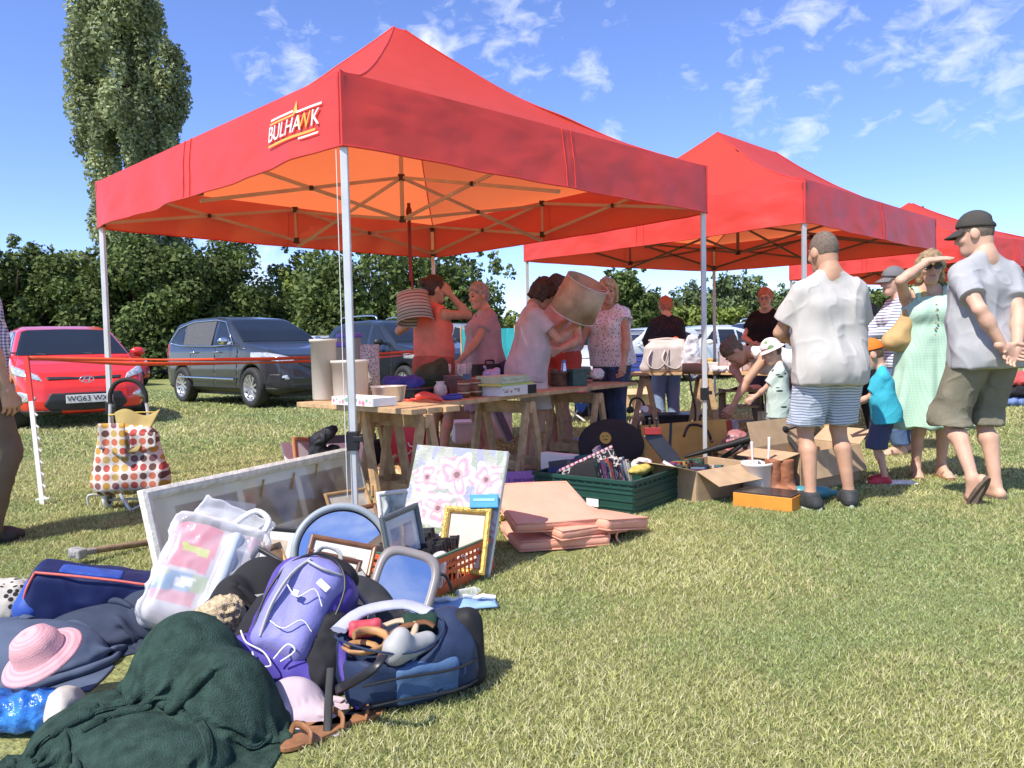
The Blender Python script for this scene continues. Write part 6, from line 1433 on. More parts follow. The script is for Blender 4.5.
    for k, (px, dy, kind, cc, lb) in enumerate(ex):
        q = M_(px, 402-(px-430)*.1, TZ); t = thing('tin' if kind == 'box' else 'jar', lb, 'tin' if kind == 'box' else 'jar', (q.x-dy*.75, q.y+dy*.6, TZ), rz+k); m = mat('bric_%d' % k, cc, .4, .25, 20); mb = MB(); h = .10+.05*((k*7) % 4)/3
        if kind == 'box': mb.box((0, 0, h*.4), (.15, .10, h*.8)); mb.build('body', m, t, bevel=.003); mb = MB(); mb.box((0, 0, h*.9), (.156, .106, h*.2)); mb.build('lid', m, t, bevel=.003)
        else: mb.lathe([(.001, .002), (.04, .002), (.052, h*.4), (.045, h*.8), (.028, h), (.034, h*1.15), (.030, h*1.15), (.022, h), (.001, h*.9)], 20); mb.build('body', m, t)
    # blue jug
    q = M_(617, 381, TZ); bj = mat('blue_enamel', (.045, .13, .36), .35, .12); t = thing('water_jug', 'round shouldered blue jug with a handle at the end of the long table', 'jug', (q.x, q.y, TZ)); mb = MB(); mb.lathe([(.001, .002), (.075, .002), (.082, .03), (.082, .13), (.06, .19), (.035, .205), (.032, .225), (.027, .225), (.03, .2), (.001, .19)], 28); mb.build('body', bj, t)
    mb = MB(); mb.tube([(.03, 0, .215), (.09, 0, .23), (.125, 0, .19), (.12, 0, .10), (.115, 0, .03)], .014, 8, .6); mb.build('handle', bj, t); mb = MB(); mb.tube([(-.03, 0, .20), (-.07, 0, .235), (-.09, 0, .24)], [.02, .014, .010], 8); mb.build('spout', bj, t)
    # blue storage box and handbag on the second table
    q = at(627, 372, z2); t = thing('storage_box', 'royal blue plastic box on the table left of the cream handbag', 'box', (q.x+.14, q.y+.1, z2), rz3); bb = mat('blue_box_plastic', (.035, .075, .34), .4, .1); mb = MB()
    for yy in (-.02, .24): mb.box((0, yy, .10), (.36, .008, .20))
    for s in (-1, 1): mb.box((s*.176, .11, .10), (.008, .25, .20))
    mb.box((0, .11, .005), (.35, .24, .008)); mb.box((0, -.028, .19), (.39, .016, .02)); mb.box((0, -.026, .06), (.35, .010, .012)); mb.box((0, -.026, .12), (.35, .010, .012)); mb.build('body', bb, t, bevel=.003)
    q = at(668, 372.5, z2); cr = mat('cream_leather', (.50, .44, .41), .5, .08, 8, .15, 90); t = thing('handbag', 'large cream leather handbag with looped handles on the second table', 'handbag', (q.x, q.y, z2), rz3)
    f = Fld((-.29, 0, 0), (.29, .2, .36), .010); f.box((0, .10, .15), (.50, .17, .30), None, .05, .02); f.box((0, .10, .30), (.36, .10, .10), None, .03, .05); f.cap((-.24, .10, .05), (-.17, .10, .27), .06, .04, k=.04); f.cap((.24, .10, .05), (.17, .10, .27), .06, .04, k=.04); f.mesh('body', cr, t, noise=wrinkle(.012, 7, 5, (1, 1, .6)))
    for s in (-1, 1):
        mb = MB(); mb.tube([(-.10+s*.07, .01, .24), (-.14+s*.08, -.03, .14), (-.09+s*.10, -.05, .06), (.0+s*.10, -.045, .04), (.07+s*.09, -.03, .12), (.08+s*.07, .01, .25)], .014, 8, .5); mb.build('handle', cr, t)
    mb = MB(); mb.tube([(-.20, .1, .345), (0, .1, .365), (.18, .1, .34)], .012, 8); mb.build('zip_edge', cr, t)
    q = at(680, 372, z2); tz = MB(); tz.cyl((0, 0, 0), (0, 0, .07), .03, .028, 14); tz.ball((.05, 0, .04), .045); o = tz.build('red_toy', mat('toy_red', (.75, .12, .06), .5), None); o.location = (q.x-.03, q.y+.22, z2+.33); tag(o, 'small red and orange toy poking out behind the cream handbag', 'toy')
    o.location = (q.x-.03, q.y+.30, z2+.30)
    # goods right of the handbag
    cl = clear_mat('clear_film', (.85, .86, .9), .12, .32)
    q = at(693, 373, z2); soft('clear_bag', 'clear plastic bag with a bluish knot right of the cream handbag', 'bag', q, 0, [('ell', (0, .1, .13), (.09, .08, .15), (0, 0, 0), 0, .03), ('cap', (.0, .1, .25), (.02, .1, .33), .05, .06, .04)], .010, cl, .03, 12, 6, z2, False)
    q = at(697, 374, z2); mb = MB(); mb.cyl((-.14, 0, .055), (.10, 0, .055), .055, .055, 20); o = mb.build('brown_roll', mat('tan_leather', (.30, .17, .09), .6, .2), None); o.location = (q.x, q.y+.02, z2); o.rotation_euler = (0, 0, rz3); tag(o, 'rolled tan leather mat lying at the table edge behind the tent leg', 'roll')
    lot = [(705, .16, .20, .14, (.60, .40, .12), 'yellow_tin', 'yellow tin behind the tent leg on the second table', 'tin'), (712, .12, .10, .10, (.7, .66, .6), 'china_cup_box', 'white floral china box on the second table', 'box'), (722, .20, .16, .06, (.62, .52, .46), 'lace_pile', 'flat pile of pale lace cloths on the second table', 'linen'), (735, .14, .12, .13, (.62, .50, .47), 'pink_tin', 'pale pink tin box near the bending woman', 'tin'),
           (705, .22, .16, .13, (.04, .04, .045), 'black_case', 'black speaker case at the back of the second table', 'case', .38), (728, .18, .14, .21, (.47, .38, .38), 'grey_pink_box', 'tall greyish pink box at the back of the second table', 'box', .40), (741, .11, .12, .20, (.09, .09, .10), 'black_box', 'tall dark box between the pink boxes', 'box', .40), (752, .16, .14, .19, (.46, .36, .37), 'pink_case', 'second pinkish box at the back, right of the dark one', 'box', .40), (776, .16, .14, .08, (.14, .36, .34), 'teal_tin', 'teal tin behind the bending woman', 'tin', .3)]
    for L_ in lot:
        px, w, d, h, c, nm, lb, ct = L_[:8]; q = at(px, 372, z2); yo = L_[8] if len(L_) > 8 else .05; t = thing(nm, lb, ct, (q.x+yo*.28, q.y+yo, z2), rz3); m = mat(nm+'_paint', c, .5, .2, 25)
        mb = MB(); mb.box((0, d/2, h*.42), (w, d, h*.84)); mb.build('body', m, t, bevel=.004); mb = MB(); mb.box((0, d/2, h*.92), (w+.008, d+.008, h*.16)); mb.build('lid', m, t, bevel=.004)
    q = at(730, 373, z2); r = np.random.default_rng(9)
    for k, (px, lb) in enumerate(((716, 'floral teacup nearest the tent leg on the second table'), (723, 'white teacup in the middle of the china'), (731, 'floral teacup nearest the bending woman'))):
        q = at(px, 373, z2); t = thing('teacup', lb, 'cup', (q.x, q.y-.0, z2), k, 'teacups on the second table'); mb = MB(); mb.lathe([(.001, .002), (.02, .002), (.036, .03), (.042, .065), (.039, .065), (.033, .03), (.001, .008)], 18); mb.build('bowl', pattern_mat('floral_china', 'spots', (.72, .69, .66), (.50, .22, .2), 40, .25), t); mb = MB(); mb.tube([(.036, 0, .055), (.058, 0, .05), (.055, 0, .025), (.034, 0, .02)], .004, 6); mb.build('handle', M_WHITEPL, t)
    q = at(756, 372, z2); t = thing('candelabra', 'dark ornate branched stand before the woman in black', 'candle stand', (q.x, q.y+.2, z2)); mb = MB(); mb.lathe([(.05, 0), (.05, .01), (.012, .03), (.010, .30), (.02, .31)], 14); mb.build('stem', M_OLDWOOD, t)
    for s in (-1, 1): mb = MB(); mb.tube([(0, 0, .14), (s*.05, 0, .12), (s*.06, 0, .2), (s*.05, 0, .26)], .008, 6); mb.ball((s*.05, 0, .27), .016); mb.build('arm', M_OLDWOOD, t)
build_tables()
def build_held():
    # striped lampshade held over the shoulder, plain mottled one held up
    def shade(label, c, axis, r0, r1, h, m, extra=None):
        t = thing('lampshade', label, 'lampshade', c); t.rotation_euler = Vector((0, 0, 1)).rotation_difference(Vector(axis).normalized()).to_euler(); mb = MB(); mb.lathe([(r0, -h/2), (r1, h/2), (r1-.004, h/2), (r0-.004, -h/2)], 40, closed=True); mb.build('shade', m, t)
        for z, r in ((-h/2, r0), (h/2, r1)): mb = MB(); mb.tube([(r*math.cos(a), r*math.sin(a), z) for a in [i*math.pi/18 for i in range(36)]], .004, 5, closed=True); mb.build('rim_wire', M_STEEL, t)
        mb = MB()
        for k in range(3): mb.tube([(r1*.98*math.cos(k*2.1), r1*.98*math.sin(k*2.1), h/2-.005), (0, 0, h/2-.05)], .003, 5)
        mb.build('spider', M_STEEL, t)
        return t
    p = atd(414, 308, 6.75); shade('striped grey lampshade held behind the shoulder of the woman in the salmon vest', p, (-.12, .25, 1), .16, .135, .25, pattern_mat('striped_shade', 'stripe', (.46, .40, .35), (.10, .10, .10), 34, .30))
    p = atd(580, 298, 6.5); shade('large beige drum lampshade with a faint pattern, lifted by the curly haired woman', p, (.42, -.35, .84), .20, .185, .30, mat('mottled_shade', (.52, .38, .25), .8, .3, 7, .1, 60, transl=.15))
    # tan shoulder bag of the woman in the sundress
    c = PEOPLE['dress']; W_ = c['world']; sh = W_(c['U']((.155, -.0, 1.445))); b = atd(909, 322, 5.9)
    cv = mat('tan_canvas', (.50, .33, .14), .8, .12, 10, .25, 120)
    t = thing('shoulder_bag', 'tan canvas shoulder bag with a rope strap hanging beside the mint sundress', 'bag', (b.x, b.y, b.z)); f = Fld((-.25, -.12, -.3), (.25, .12, .25), .011)
    f.cap((.10, 0, .19), (-.10, 0, -.13), .05, .075, k=.03); f.cap((.13, 0, .02), (.10, 0, -.15), .055, .065, k=.06); f.cap((-.14, 0, -.15), (.10, 0, -.17), .06, .06, k=.06); f.mesh('body', cv, t, noise=wrinkle(.014, 8, 2, (1, 1, 1)))
    mb = MB(); l = sh-b; mb.tube([(.10, -.03, .2), (l.x*.6, l.y-.05, l.z*.6), (l.x, l.y-.02, l.z+.02), (l.x+.02, l.y+.09, l.z-.04), (.12, .06, .2)], .012, 8); mb.build('rope_strap', mat('rope', (.62, .48, .26), .8, .25, 60), t)
    # dark red strap hanging from the tent frame
    p = atd(409, 215, 6.6); mb = MB(); mb.bar((0, 0, .1), (0, 0, -.55), .028, .006); mb.bar((0, 0, -.2), (0.012, 0, -.62), .018, .004); mb.tube([(.02*math.cos(a), 0, .02+.05*math.sin(a)) for a in [i*.524 for i in range(12)]], .006, 5, closed=True); o = mb.build('webbing_strap', mat('maroon_strap', (.22, .03, .03), .7), None); o.location = p; tag(o, 'dark red strap hanging from the frame of the first tent', 'strap')
    # white guy cord beside the front leg
    a, b_ = at(344, 147, 2.1), at(352, 545); mb = MB(); mb.tube([(a.x-.035, a.y-.03, 2.08), (a.x-.034, a.y-.034, 1.2), (a.x-.03, a.y-.04, .30)], .0022, 6); tag(mb.build('guy_cord', M_WHITEPL, None), 'thin white cord hanging down beside the front tent leg', 'cord')
build_held()
# ------------------------------------------------------------------ goods on the grass: frames, mirrors, crates
F_ = fabric
def build_frames():
    cream = mat('distressed_cream_paint', (.74, .70, .62), .7, .2, 22, .35, 60); gilt = mat('gilt', (.55, .36, .09), .35, .25, 40, .5, 120, metal=.55); brown = mat('walnut_frame', (.17, .075, .035), .4, .3, 18); tan = mat('oak_frame', (.40, .24, .11), .5, .25, 18); slate = mat('slate_frame', (.09, .115, .125), .5, .1, 12)
    # triptych
    a, b = at(157, 584), at(368, 512); rz = ang(a, b); w = (b-a).length; p = (a+b)/2
    def trip(u, v):
        c = np.tile(np.array((.70, .64, .48)), (len(u), 1))
        for k, (u0, u1) in enumerate(((.10, .345), (.385, .635), (.675, .92))):
            m = (u > u0) & (u < u1) & (v > .16) & (v < .80); e = (u > u0-.008) & (u < u1+.008) & (v > .14) & (v < .82)
            c = np.where(e[:, None], np.array((.42, .36, .26)), c); c = np.where(m[:, None], sepia(k*3+1)((u-u0)/(u1-u0), (v-.16)/.64), c)
        return c
    t = pic_frame('triptych_frame', 'long cream framed triple print leaning behind the clutter', p, rz, w, .44, .055, .045, 14, cream, trip, res=150)
    mb = MB()
    for x in (.17, -.08): mb.bar((x, -.012, .27), (x+.05, -.012, .36), .010, .004)
    mb.bar((.40, -.012, .32), (.43, -.012, .38), .010, .004); mb.build('gilt_strip', gilt, t)
    for (x, s) in ((-.36, 1), ):
        mb = MB(); mb.add([(x-.16, -.05, .03), (x+.05, -.05, .01), (x+.20, -.045, .24), (x-.0, -.045, .30)], [(0, 1, 2, 3)]); mb.build('film_wrap', clear_mat('clear_film', (.85, .86, .9), .12, .32), t)
    # canvas
    a, b = at(392, 571), at(488, 578); rz = ang(a, b); p = (a+b)/2; w = (b-a).length
    fl = [(.18, .74, .15, .6, .1), (.50, .78, .21, .9, 2), (.82, .76, .17, .7, 4), (.12, .45, .13, .8, 1), (.36, .50, .17, .5, 3), (.62, .48, .15, .6, 5), (.88, .42, .17, .9, 6), (.22, .20, .14, .5, 2.5), (.74, .22, .13, .7, 1.5), (.5, .25, .11, .6, .5)]
    def flowers(u, v):
        n = vnoise(np.stack([u, v, np.zeros_like(u)], 1), 5, 3, 3); c = np.array((.42, .43, .37))+n[:, None]*np.array((.22, .22, .18))
        n2 = vnoise(np.stack([u*2, v*.7, np.ones_like(u)], 1), 7, 9, 2); c = np.where((n2 > .18)[:, None], np.array((.30, .34, .28)), c); c = np.where((n2 < -.22)[:, None], np.array((.30, .32, .46)), c)
        c = np.where(((v < .34+.06*n) & (u > .1) & (u < .52))[:, None], np.array((.30, .34, .24))+.25*vnoise(np.stack([u*12, v, u*0], 1), 4, 2, 2)[:, None], c)
        c = np.where(((v > .05) & (np.abs(u-.68-.05*np.sin(v*9)) < .035))[:, None], np.array((.30, .30, .46)), c)
        for cx, cy, r, tt, ph in fl:
            dx, dy = u-cx, (v-cy)*1.25; d = np.hypot(dx, dy)/r; a_ = np.arctan2(dy, dx)
            edge = 1+.16*np.sin(5*a_+ph)+.08*np.sin(9*a_+2*ph); m = d < edge
            ring = .5+.5*np.sin(d*9+2.2*np.sin(3*a_+ph)+1.5*np.sin(5*a_-ph)); base = np.array((.70, .56, .55))*tt/.75*0+np.array((.74, .60-.10*tt*.5, .60))
            pc = base*.80+(ring[:, None]-.5)*np.array((.20, .32, .27)); pc = np.where((d < .16)[:, None], np.array((.20, .12, .12)), pc); pc = np.where(((d > .16) & (d < .30))[:, None], np.array((.55, .30, .33)), pc)
            c = np.where(m[:, None], pc, c)
        return np.clip(c, .02, .62)
    t = thing('canvas_painting', 'unframed canvas of pale pink roses leaning behind the gold frame', 'painting', (p.x, p.y, 0)); t.rotation_euler = (Matrix.Rotation(rz, 3, 'Z') @ Matrix.Rotation(R(-24), 3, 'X') @ Matrix.Rotation(R(3), 3, 'Y')).to_euler()
    mb = MB(); mb.box((0, .015, .31), (w, .028, .62)); mb.build('stretcher', mat('canvas_edge', (.66, .64, .60), .8, .06), t, bevel=.002); printed('paint', w-.004, .616, flowers, t, 150, 180, -.001, attr_mat('oil_paint', .55, bump=.5, bscale=90), loc=(0, 0, .002))
    # the framed print with a dark tower, gold frame, small blue box
    a, b = at(391, 607), at(430, 588); rz = ang(a, b)
    def tower(u, v):
        n = vnoise(np.stack([u, v, u*0], 1), 6, 2, 3); c = np.array((.30, .33, .42))+n[:, None]*.12; c = np.where(((np.abs(u-.5) < .16+.05*(v < .35)) & (v < .55-.25*np.abs(u-.5)))[:, None], np.array((.03, .03, .05)), c); return c
    pic_frame('picture_frame', 'slate grey framed blue print of a dark silhouette beside the round mirror', (a+b)/2+Vector((0, .02, 0)), rz+.15, (b-a).length*1.15, .33, .025, .02, 10, slate, mount_art(tower, (.52, .54, .58), .16), .045)
    a, b = at(436, 580), at(486, 581); rz = ang(a, b)
    pic_frame('picture_frame', 'empty gold rope edged frame leaning on the rose canvas', (a+b)/2, rz+.03, .225, .31, .030, .022, 27, gilt, lambda u, v: np.array((.60, .50, .42))+.03*vnoise(np.stack([u, v, u*0], 1), 5, 1, 2)[:, None], .03, 4, False)
    q = atd(484, 501, 3.64); t = thing('small_box', 'small bright blue box resting between the gold frame and the rose canvas', 'box', (q.x, q.y, q.z-.04), rz+.1, rot=(R(-25), 0, rz+.1)); mb = MB(); mb.box((0, 0, .035), (.135, .05, .065)); mb.build('carton', mat('sky_blue_card', (.06, .30, .62), .5, .1), t, bevel=.004); mb = MB(); mb.box((0, -.026, .04), (.10, .002, .012)); mb.build('print_band', mat('pale_print', (.3, .6, .75), .5), t)
    # flat corrugated sheets and a wooden frame behind
    a = at(372, 505); t = thing('framed_picture', 'striped shallow frame lying flat behind the round mirror', 'picture frame', (a.x, a.y, .10), .6); mb = MB(); mb.box((0, 0, .012), (.26, .24, .024)); mb.build('frame', M_WHITEPL, t, bevel=.003)
    def stripes(u, v): return np.where(((u*9 % 1) < .5)[:, None], np.array((.33, .26, .22)), np.array((.56, .52, .48)))
    V, Fq, c = print_grid(.25, .23, stripes, 60, 30); o = mesh_obj('print', np.stack([V[:, 0], V[:, 2]-.115, V[:, 0]*0+.026], 1), Fq, attr_mat('open_print', .7), t, col=c)
    a = at(392, 497); pic_frame('picture_frame', 'wooden frame with a yellow print lying behind the slate frame', a, .5, .28, .24, .03, .02, 72, tan, mount_art(lambda u, v: np.tile(np.array((.65, .55, .08)), (len(u), 1)), (.62, .55, .40), .1), .10)
    for k, (px, py, r_, w, h, ln, fm, ar, lb) in enumerate(((366, 545, .5, .22, .17, 40, brown, sepia(9), 'small brown framed sepia print between the round mirror and the slate frame'), (268, 588, -.2, .20, .26, 28, M_BLACK, mount_art(sepia(6), (.55, .52, .46), .2), 'black framed print with a pale mount behind the bedding pack'),
            (356, 528, .8, .30, .22, 30, tan, lambda u, v: np.array((.48, .42, .34))+.2*vnoise(np.stack([u, v, u*0], 1), 5, 8, 2)[:, None], 'oak framed landscape leaning behind the round mirror'), (232, 592, .1, .26, .20, 34, gilt, mount_art(sepia(12), (.5, .46, .38), .15), 'gilt framed print leaning against the long triple print'), (400, 545, .25, .2, .28, 20, M_WHITEPL, lambda u, v: np.array((.40, .44, .40))+.4*vnoise(np.stack([u, v, u*0], 1), 6, 5, 2)[:, None], 'white framed print half hidden behind the slate frame'))):
        q = at(px, py); pic_frame('picture_frame', lb, q, r_, w, h, .022, .016, ln, fm, ar, .02+.04*(k == 0), (k*7) % 9-4)
    # group behind the long triple print
    a = at(302, 462); pic_frame('picture_frame', 'terracotta coloured frame leaning behind the long triple print', at(306, 470), .75, .22, .30, .035, .02, 22, mat('terracotta_frame', (.45, .20, .09), .6, .15), lambda u, v: np.tile(np.array((.42, .38, .42)), (len(u), 1)), 0, 8)
    q = at(345, 468); t = thing('folder', 'wide dark grey art folder standing behind the long triple print', 'folder', (q.x, q.y, 0), .35, rot=(R(-14), 0, .35)); mb = MB(); mb.box((0, 0, .15), (.60, .02, .30)); mb.build('cover', mat('slate_card', (.07, .075, .085), .7, .15), t, bevel=.004); mb = MB(); mb.tube([(.24, -.0, .30), (.27, 0, .36), (.33, 0, .35), (.34, 0, .28)], .008, 6); mb.build('handle', M_BLACK, t)
    q = at(342, 474); t = thing('framed_picture', 'white backed print leaning on the dark art folder', 'picture frame', (q.x, q.y, 0), .35, rot=(R(-24), 0, .35)); mb = MB(); mb.box((.03, 0, .14), (.34, .012, .27)); mb.build('mount', M_WHITEPL, t); mb = MB(); mb.box((-.15, -.003, .14), (.03, .02, .29)); mb.build('edge', brown, t)
    q = at(318, 474, .05); soft('black_jacket', 'crumpled black jacket draped over the frames behind the triple print', 'jacket', q, .4, [('cap', (-.02, 0, .02), (.02, .02, .26), .07, .05, .05), ('cap', (.02, .02, .26), (.12, .0, .34), .05, .045, .05), ('cap', (-.08, -.02, .0), (.06, 0, .10), .05, .06, .05), ('cap', (.06, 0, .05), (.14, .02, .18), .05, .04, .05)], .009, F_('black_nylon', (.022, .024, .03), .55), .022, 13, 3, .06, False)
    q = at(291, 462); t = thing('framed_picture', 'small white frame lying left of the terracotta frame', 'picture frame', (q.x, q.y, 0), .75, rot=(R(-30), 0, .75)); mb = MB(); mb.box((0, 0, .10), (.10, .02, .2)); mb.build('frame', M_WHITEPL, t, bevel=.003)
    # mirrors
    mir = newmat('mirror_glass')[0]; b_ = mir.node_tree.nodes['Principled BSDF']; b_.inputs['Metallic'].default_value = 1; b_.inputs['Roughness'].default_value = .015; b_.inputs['Base Color'].default_value = (.88, .9, .92, 1)
    gm = mat('blue_grey_rim', (.30, .35, .38), .4, .08, 8); g2 = mat('taupe_rim', (.24, .215, .21), .4, .1, 8)
    c = atd(342, 553, 3.42); t = thing('round_mirror', 'round mirror with a blue grey rim leaning in front of the triple print', 'mirror', c, rot=(R(90-24), R(0), R(18))); r = .222
    mb = MB(); mb.lathe([(r-.030, .004), (r-.030, .016), (r-.015, .026), (r, .018), (r, -.012), (r-.03, -.012)], 56); mb.build('rim', gm, t); mb = MB(); mb.lathe([(.001, .006), (r-.028, .006)], 56); mb.build('glass', mir, t); mb = MB(); mb.lathe([(.001, -.010), (r-.01, -.010)], 40); mb.build('back', M_BLACK, t)
    mb = MB(); mb.lathe([(r-.033, .006), (r-.036, .010), (r-.030, .012)], 56); mb.build('inner_line', M_BLACK, t)
    c = atd(404, 585, 3.02); t = thing('square_mirror', 'rounded square mirror with a taupe rim tilted to the sky beside the holdall', 'mirror', c, rot=(R(90-33), R(0), R(12)))
    def rsq(s, n=60, e=3.6): return [(s*math.copysign(abs(math.cos(a))**(2/e), math.cos(a)), s*math.copysign(abs(math.sin(a))**(2/e), math.sin(a))) for a in [2*math.pi*i/n for i in range(n)]]
    mb = MB(); rr = [(.138, -.012), (.142, .004), (.134, .016), (.118, .019), (.108, .012), (.106, .004)]; n = 60; vs = []
    M = Matrix.Rotation(R(-20), 4, 'Z') @ Matrix.Diagonal((.92, 1.06, 1, 1))
    for s, z in rr: vs += [M @ Vector((x, y, z)) for x, y in rsq(s, n)]
    mb.add(vs, [(j*n+i, j*n+(i+1) % n, (j+1)*n+(i+1) % n, (j+1)*n+i) for j in range(len(rr)-1) for i in range(n)], True); mb.build('rim', g2, t)
    mb = MB(); mb.add([M @ Vector((x, y, .005)) for x, y in rsq(.107, n)], [tuple(range(n))]); mb.build('glass', mir, t); mb = MB(); mb.add([M @ Vector((x, y, -.012)) for x, y in rsq(.138, n)], [tuple(range(n))[::-1]]); mb.build('back', M_BLACK, t)
    # grey crate with small frames, orange crate with dark books
    a, b = at(243, 652), at(366, 634); rz = ang(a, b); nrm = Vector((-math.sin(rz), math.cos(rz), 0)); L = (b-a).length; cc = (a+b)/2+nrm*.16
    crate('grey slatted plastic crate full of small picture frames behind the purple rucksack', cc, rz, L, .32, .20, mat('grey_crate', (.33, .34, .31), .5, .1), None, True)
    X = Vector((math.cos(rz), math.sin(rz), 0))
    art1 = mount_art(lambda u, v: np.array((.50, .46, .36))+.2*vnoise(np.stack([u, v, u*0], 1), 5, 4, 2)[:, None], (.68, .64, .56), .24)
    lake = mount_art(lambda u, v: np.where((v > .5)[:, None], np.array((.45, .5, .55)), np.array((.55, .45, .22))), (.66, .62, .52), .26)
    pic_frame('picture_frame', 'larger walnut frame with a wide cream mount at the back of the grey crate', cc+X*.12+nrm*.04, rz-.1, .27, .22, .020, .016, 34, brown, art1, .11, 16)
    pic_frame('picture_frame', 'dark walnut frame with a small lake print at the front of the grey crate', cc+X*.07-nrm*.05, rz-.15, .22, .18, .018, .018, 38, mat('dark_walnut', (.10, .04, .025), .4, .3, 18), lake, .12, 18)
    pic_frame('picture_frame', 'gilt edged brown frame turned away at the left of the grey crate', cc-X*.12+nrm*.06, rz+.1, .24, .2, .02, .016, 40, tan, lambda u, v: np.tile(np.array((.36, .22, .11)), (len(u), 1)), .12, -12)
    pic_frame('picture_frame', 'narrow dark framed print sticking out left of the black coat', cc-X*.22+nrm*.02, rz-.7, .2, .26, .018, .016, 26, M_BLACK, mount_art(sepia(5), (.5, .48, .44), .15), .06, 20)
    drape('black_coat', 'bundled black coat lying on the left end of the grey crate', 'coat', cc-X*.14-nrm*.07, rz, .62, .52, [(0, .02, .18, .13, .30), (.1, .0, .12, .1, .27), (-.1, -.04, .12, .12, .26)], F_('black_wool', (.024, .024, .026)), 54, .66, 5, uneven=.12)
    a, b = at(430, 601), at(493, 571); rz = ang(a, b); L = (b-a).length; nrm = Vector((-math.sin(rz), math.cos(rz), 0)); X = Vector((math.cos(rz), math.sin(rz), 0)); cc = (a+b)/2+nrm*.17
    crate('orange slatted plastic crate with a green rim, packed with dark books', cc, rz, L, .34, .17, mat('orange_crate', (.62, .11, .035), .5, .12), mat('green_rim', (.03, .10, .06), .5), True)
    M = Matrix.Translation(cc-X*(L*.42)-nrm*.10+Vector((0, 0, .04))) @ Matrix.Rotation(rz, 4, 'Z') @ Matrix.Rotation(R(-8), 4, 'X')
    books_row('dark paperbacks in the orange crate', 'dark spined paperback packed in the orange crate', M, 13, .155, .11, (.018, .026), 3, 3, True)
    M = Matrix.Translation(cc-X*(L*.42)+nrm*.05+Vector((0, 0, .05))) @ Matrix.Rotation(rz, 4, 'Z') @ Matrix.Rotation(R(-8), 4, 'X')
    books_row('dark paperbacks in the orange crate', 'dark spined paperback packed in the orange crate', M, 13, .155, .11, (.018, .026), 4, 3, True)
    # clear bag with red things and white hooks
    q = at(437, 592); cl = clear_mat('clear_film', (.85, .86, .9), .12, .32)
    soft('clear_bag', 'clear plastic pouch of red bits in front of the orange crate', 'pouch', q, rz+.4, [('box', (0, 0, .08), (.15, .07, .17), (0, -12, 0), .03, .02)], .008, cl, .012, 14, 3, 0)
    soft('red_cloth', 'scarlet cloth inside the clear pouch', 'cloth', q+Vector((-.02, .01, 0)), rz, [('ell', (0, 0, .10), (.045, .022, .05), (0, 0, 0), 0, .02)], .006, F_('scarlet_cloth', (.55, .05, .04)), .012, 20, 3, 0)
    mb = MB(); mb.tube([(0, 0, .0), (0, 0, .08), (.012, 0, .10), (.03, 0, .10), (.035, 0, .085)], .006, 6); o = mb.build('coat_hook', M_WHITEPL, None); q = at(458, 585); o.location = (q.x, q.y, .03); tag(o, 'white plastic hook hanging at the orange crate corner', 'hook')
    q = at(445, 608); M_bl = F_('pale_blue_cloth', (.25, .40, .62)); t = thing('flat_bag', 'pale blue cloth bag with a zip lying flat on the grass by the orange crate', 'bag', (q.x+.06, q.y, .004), .15)
    mb = MB(); mb.sheet(lambda u, v: ((u-.5)*.30, (v-.5)*.14, .012+.012*math.sin(u*9)*math.sin(v*7)*(1 if 0 < u < 1 else .3)), 24, 12); mb.build('cloth', M_bl, t, solid=.008); mb = MB(); mb.tube([(-.15+.3*k/12, .03+.01*math.sin(k), .026+.006*math.sin(k*2)) for k in range(13)], .010, 6); mb.build('edge_roll', M_WHITEPL, t)
    q = at(462, 606); t = thing('glass_bottle', 'tiny glass bottle lying on the pale blue cloth bag', 'bottle', (q.x+.02, q.y+.02, .03), .5); mb = MB(); mb.cyl((-.04, 0, .02), (.04, 0, .02), .018, .018, 14); mb.cyl((.04, 0, .02), (.06, 0, .02), .008, .008, 10); mb.build('body', clear_mat('drinking_glass', (.85, .88, .88), .05, .14), t)
    mb = MB(); mb.tube([(0, 0, .02), (.03, 0, .09), (.09, .02, .10), (.12, .03, .03)], .014, 8, .5); o = mb.build('black_strap', M_BLACK, None); q = at(428, 600); o.location = (q.x-.02, q.y, 0); tag(o, 'short curled black strap in front of the orange crate', 'strap')
build_frames()
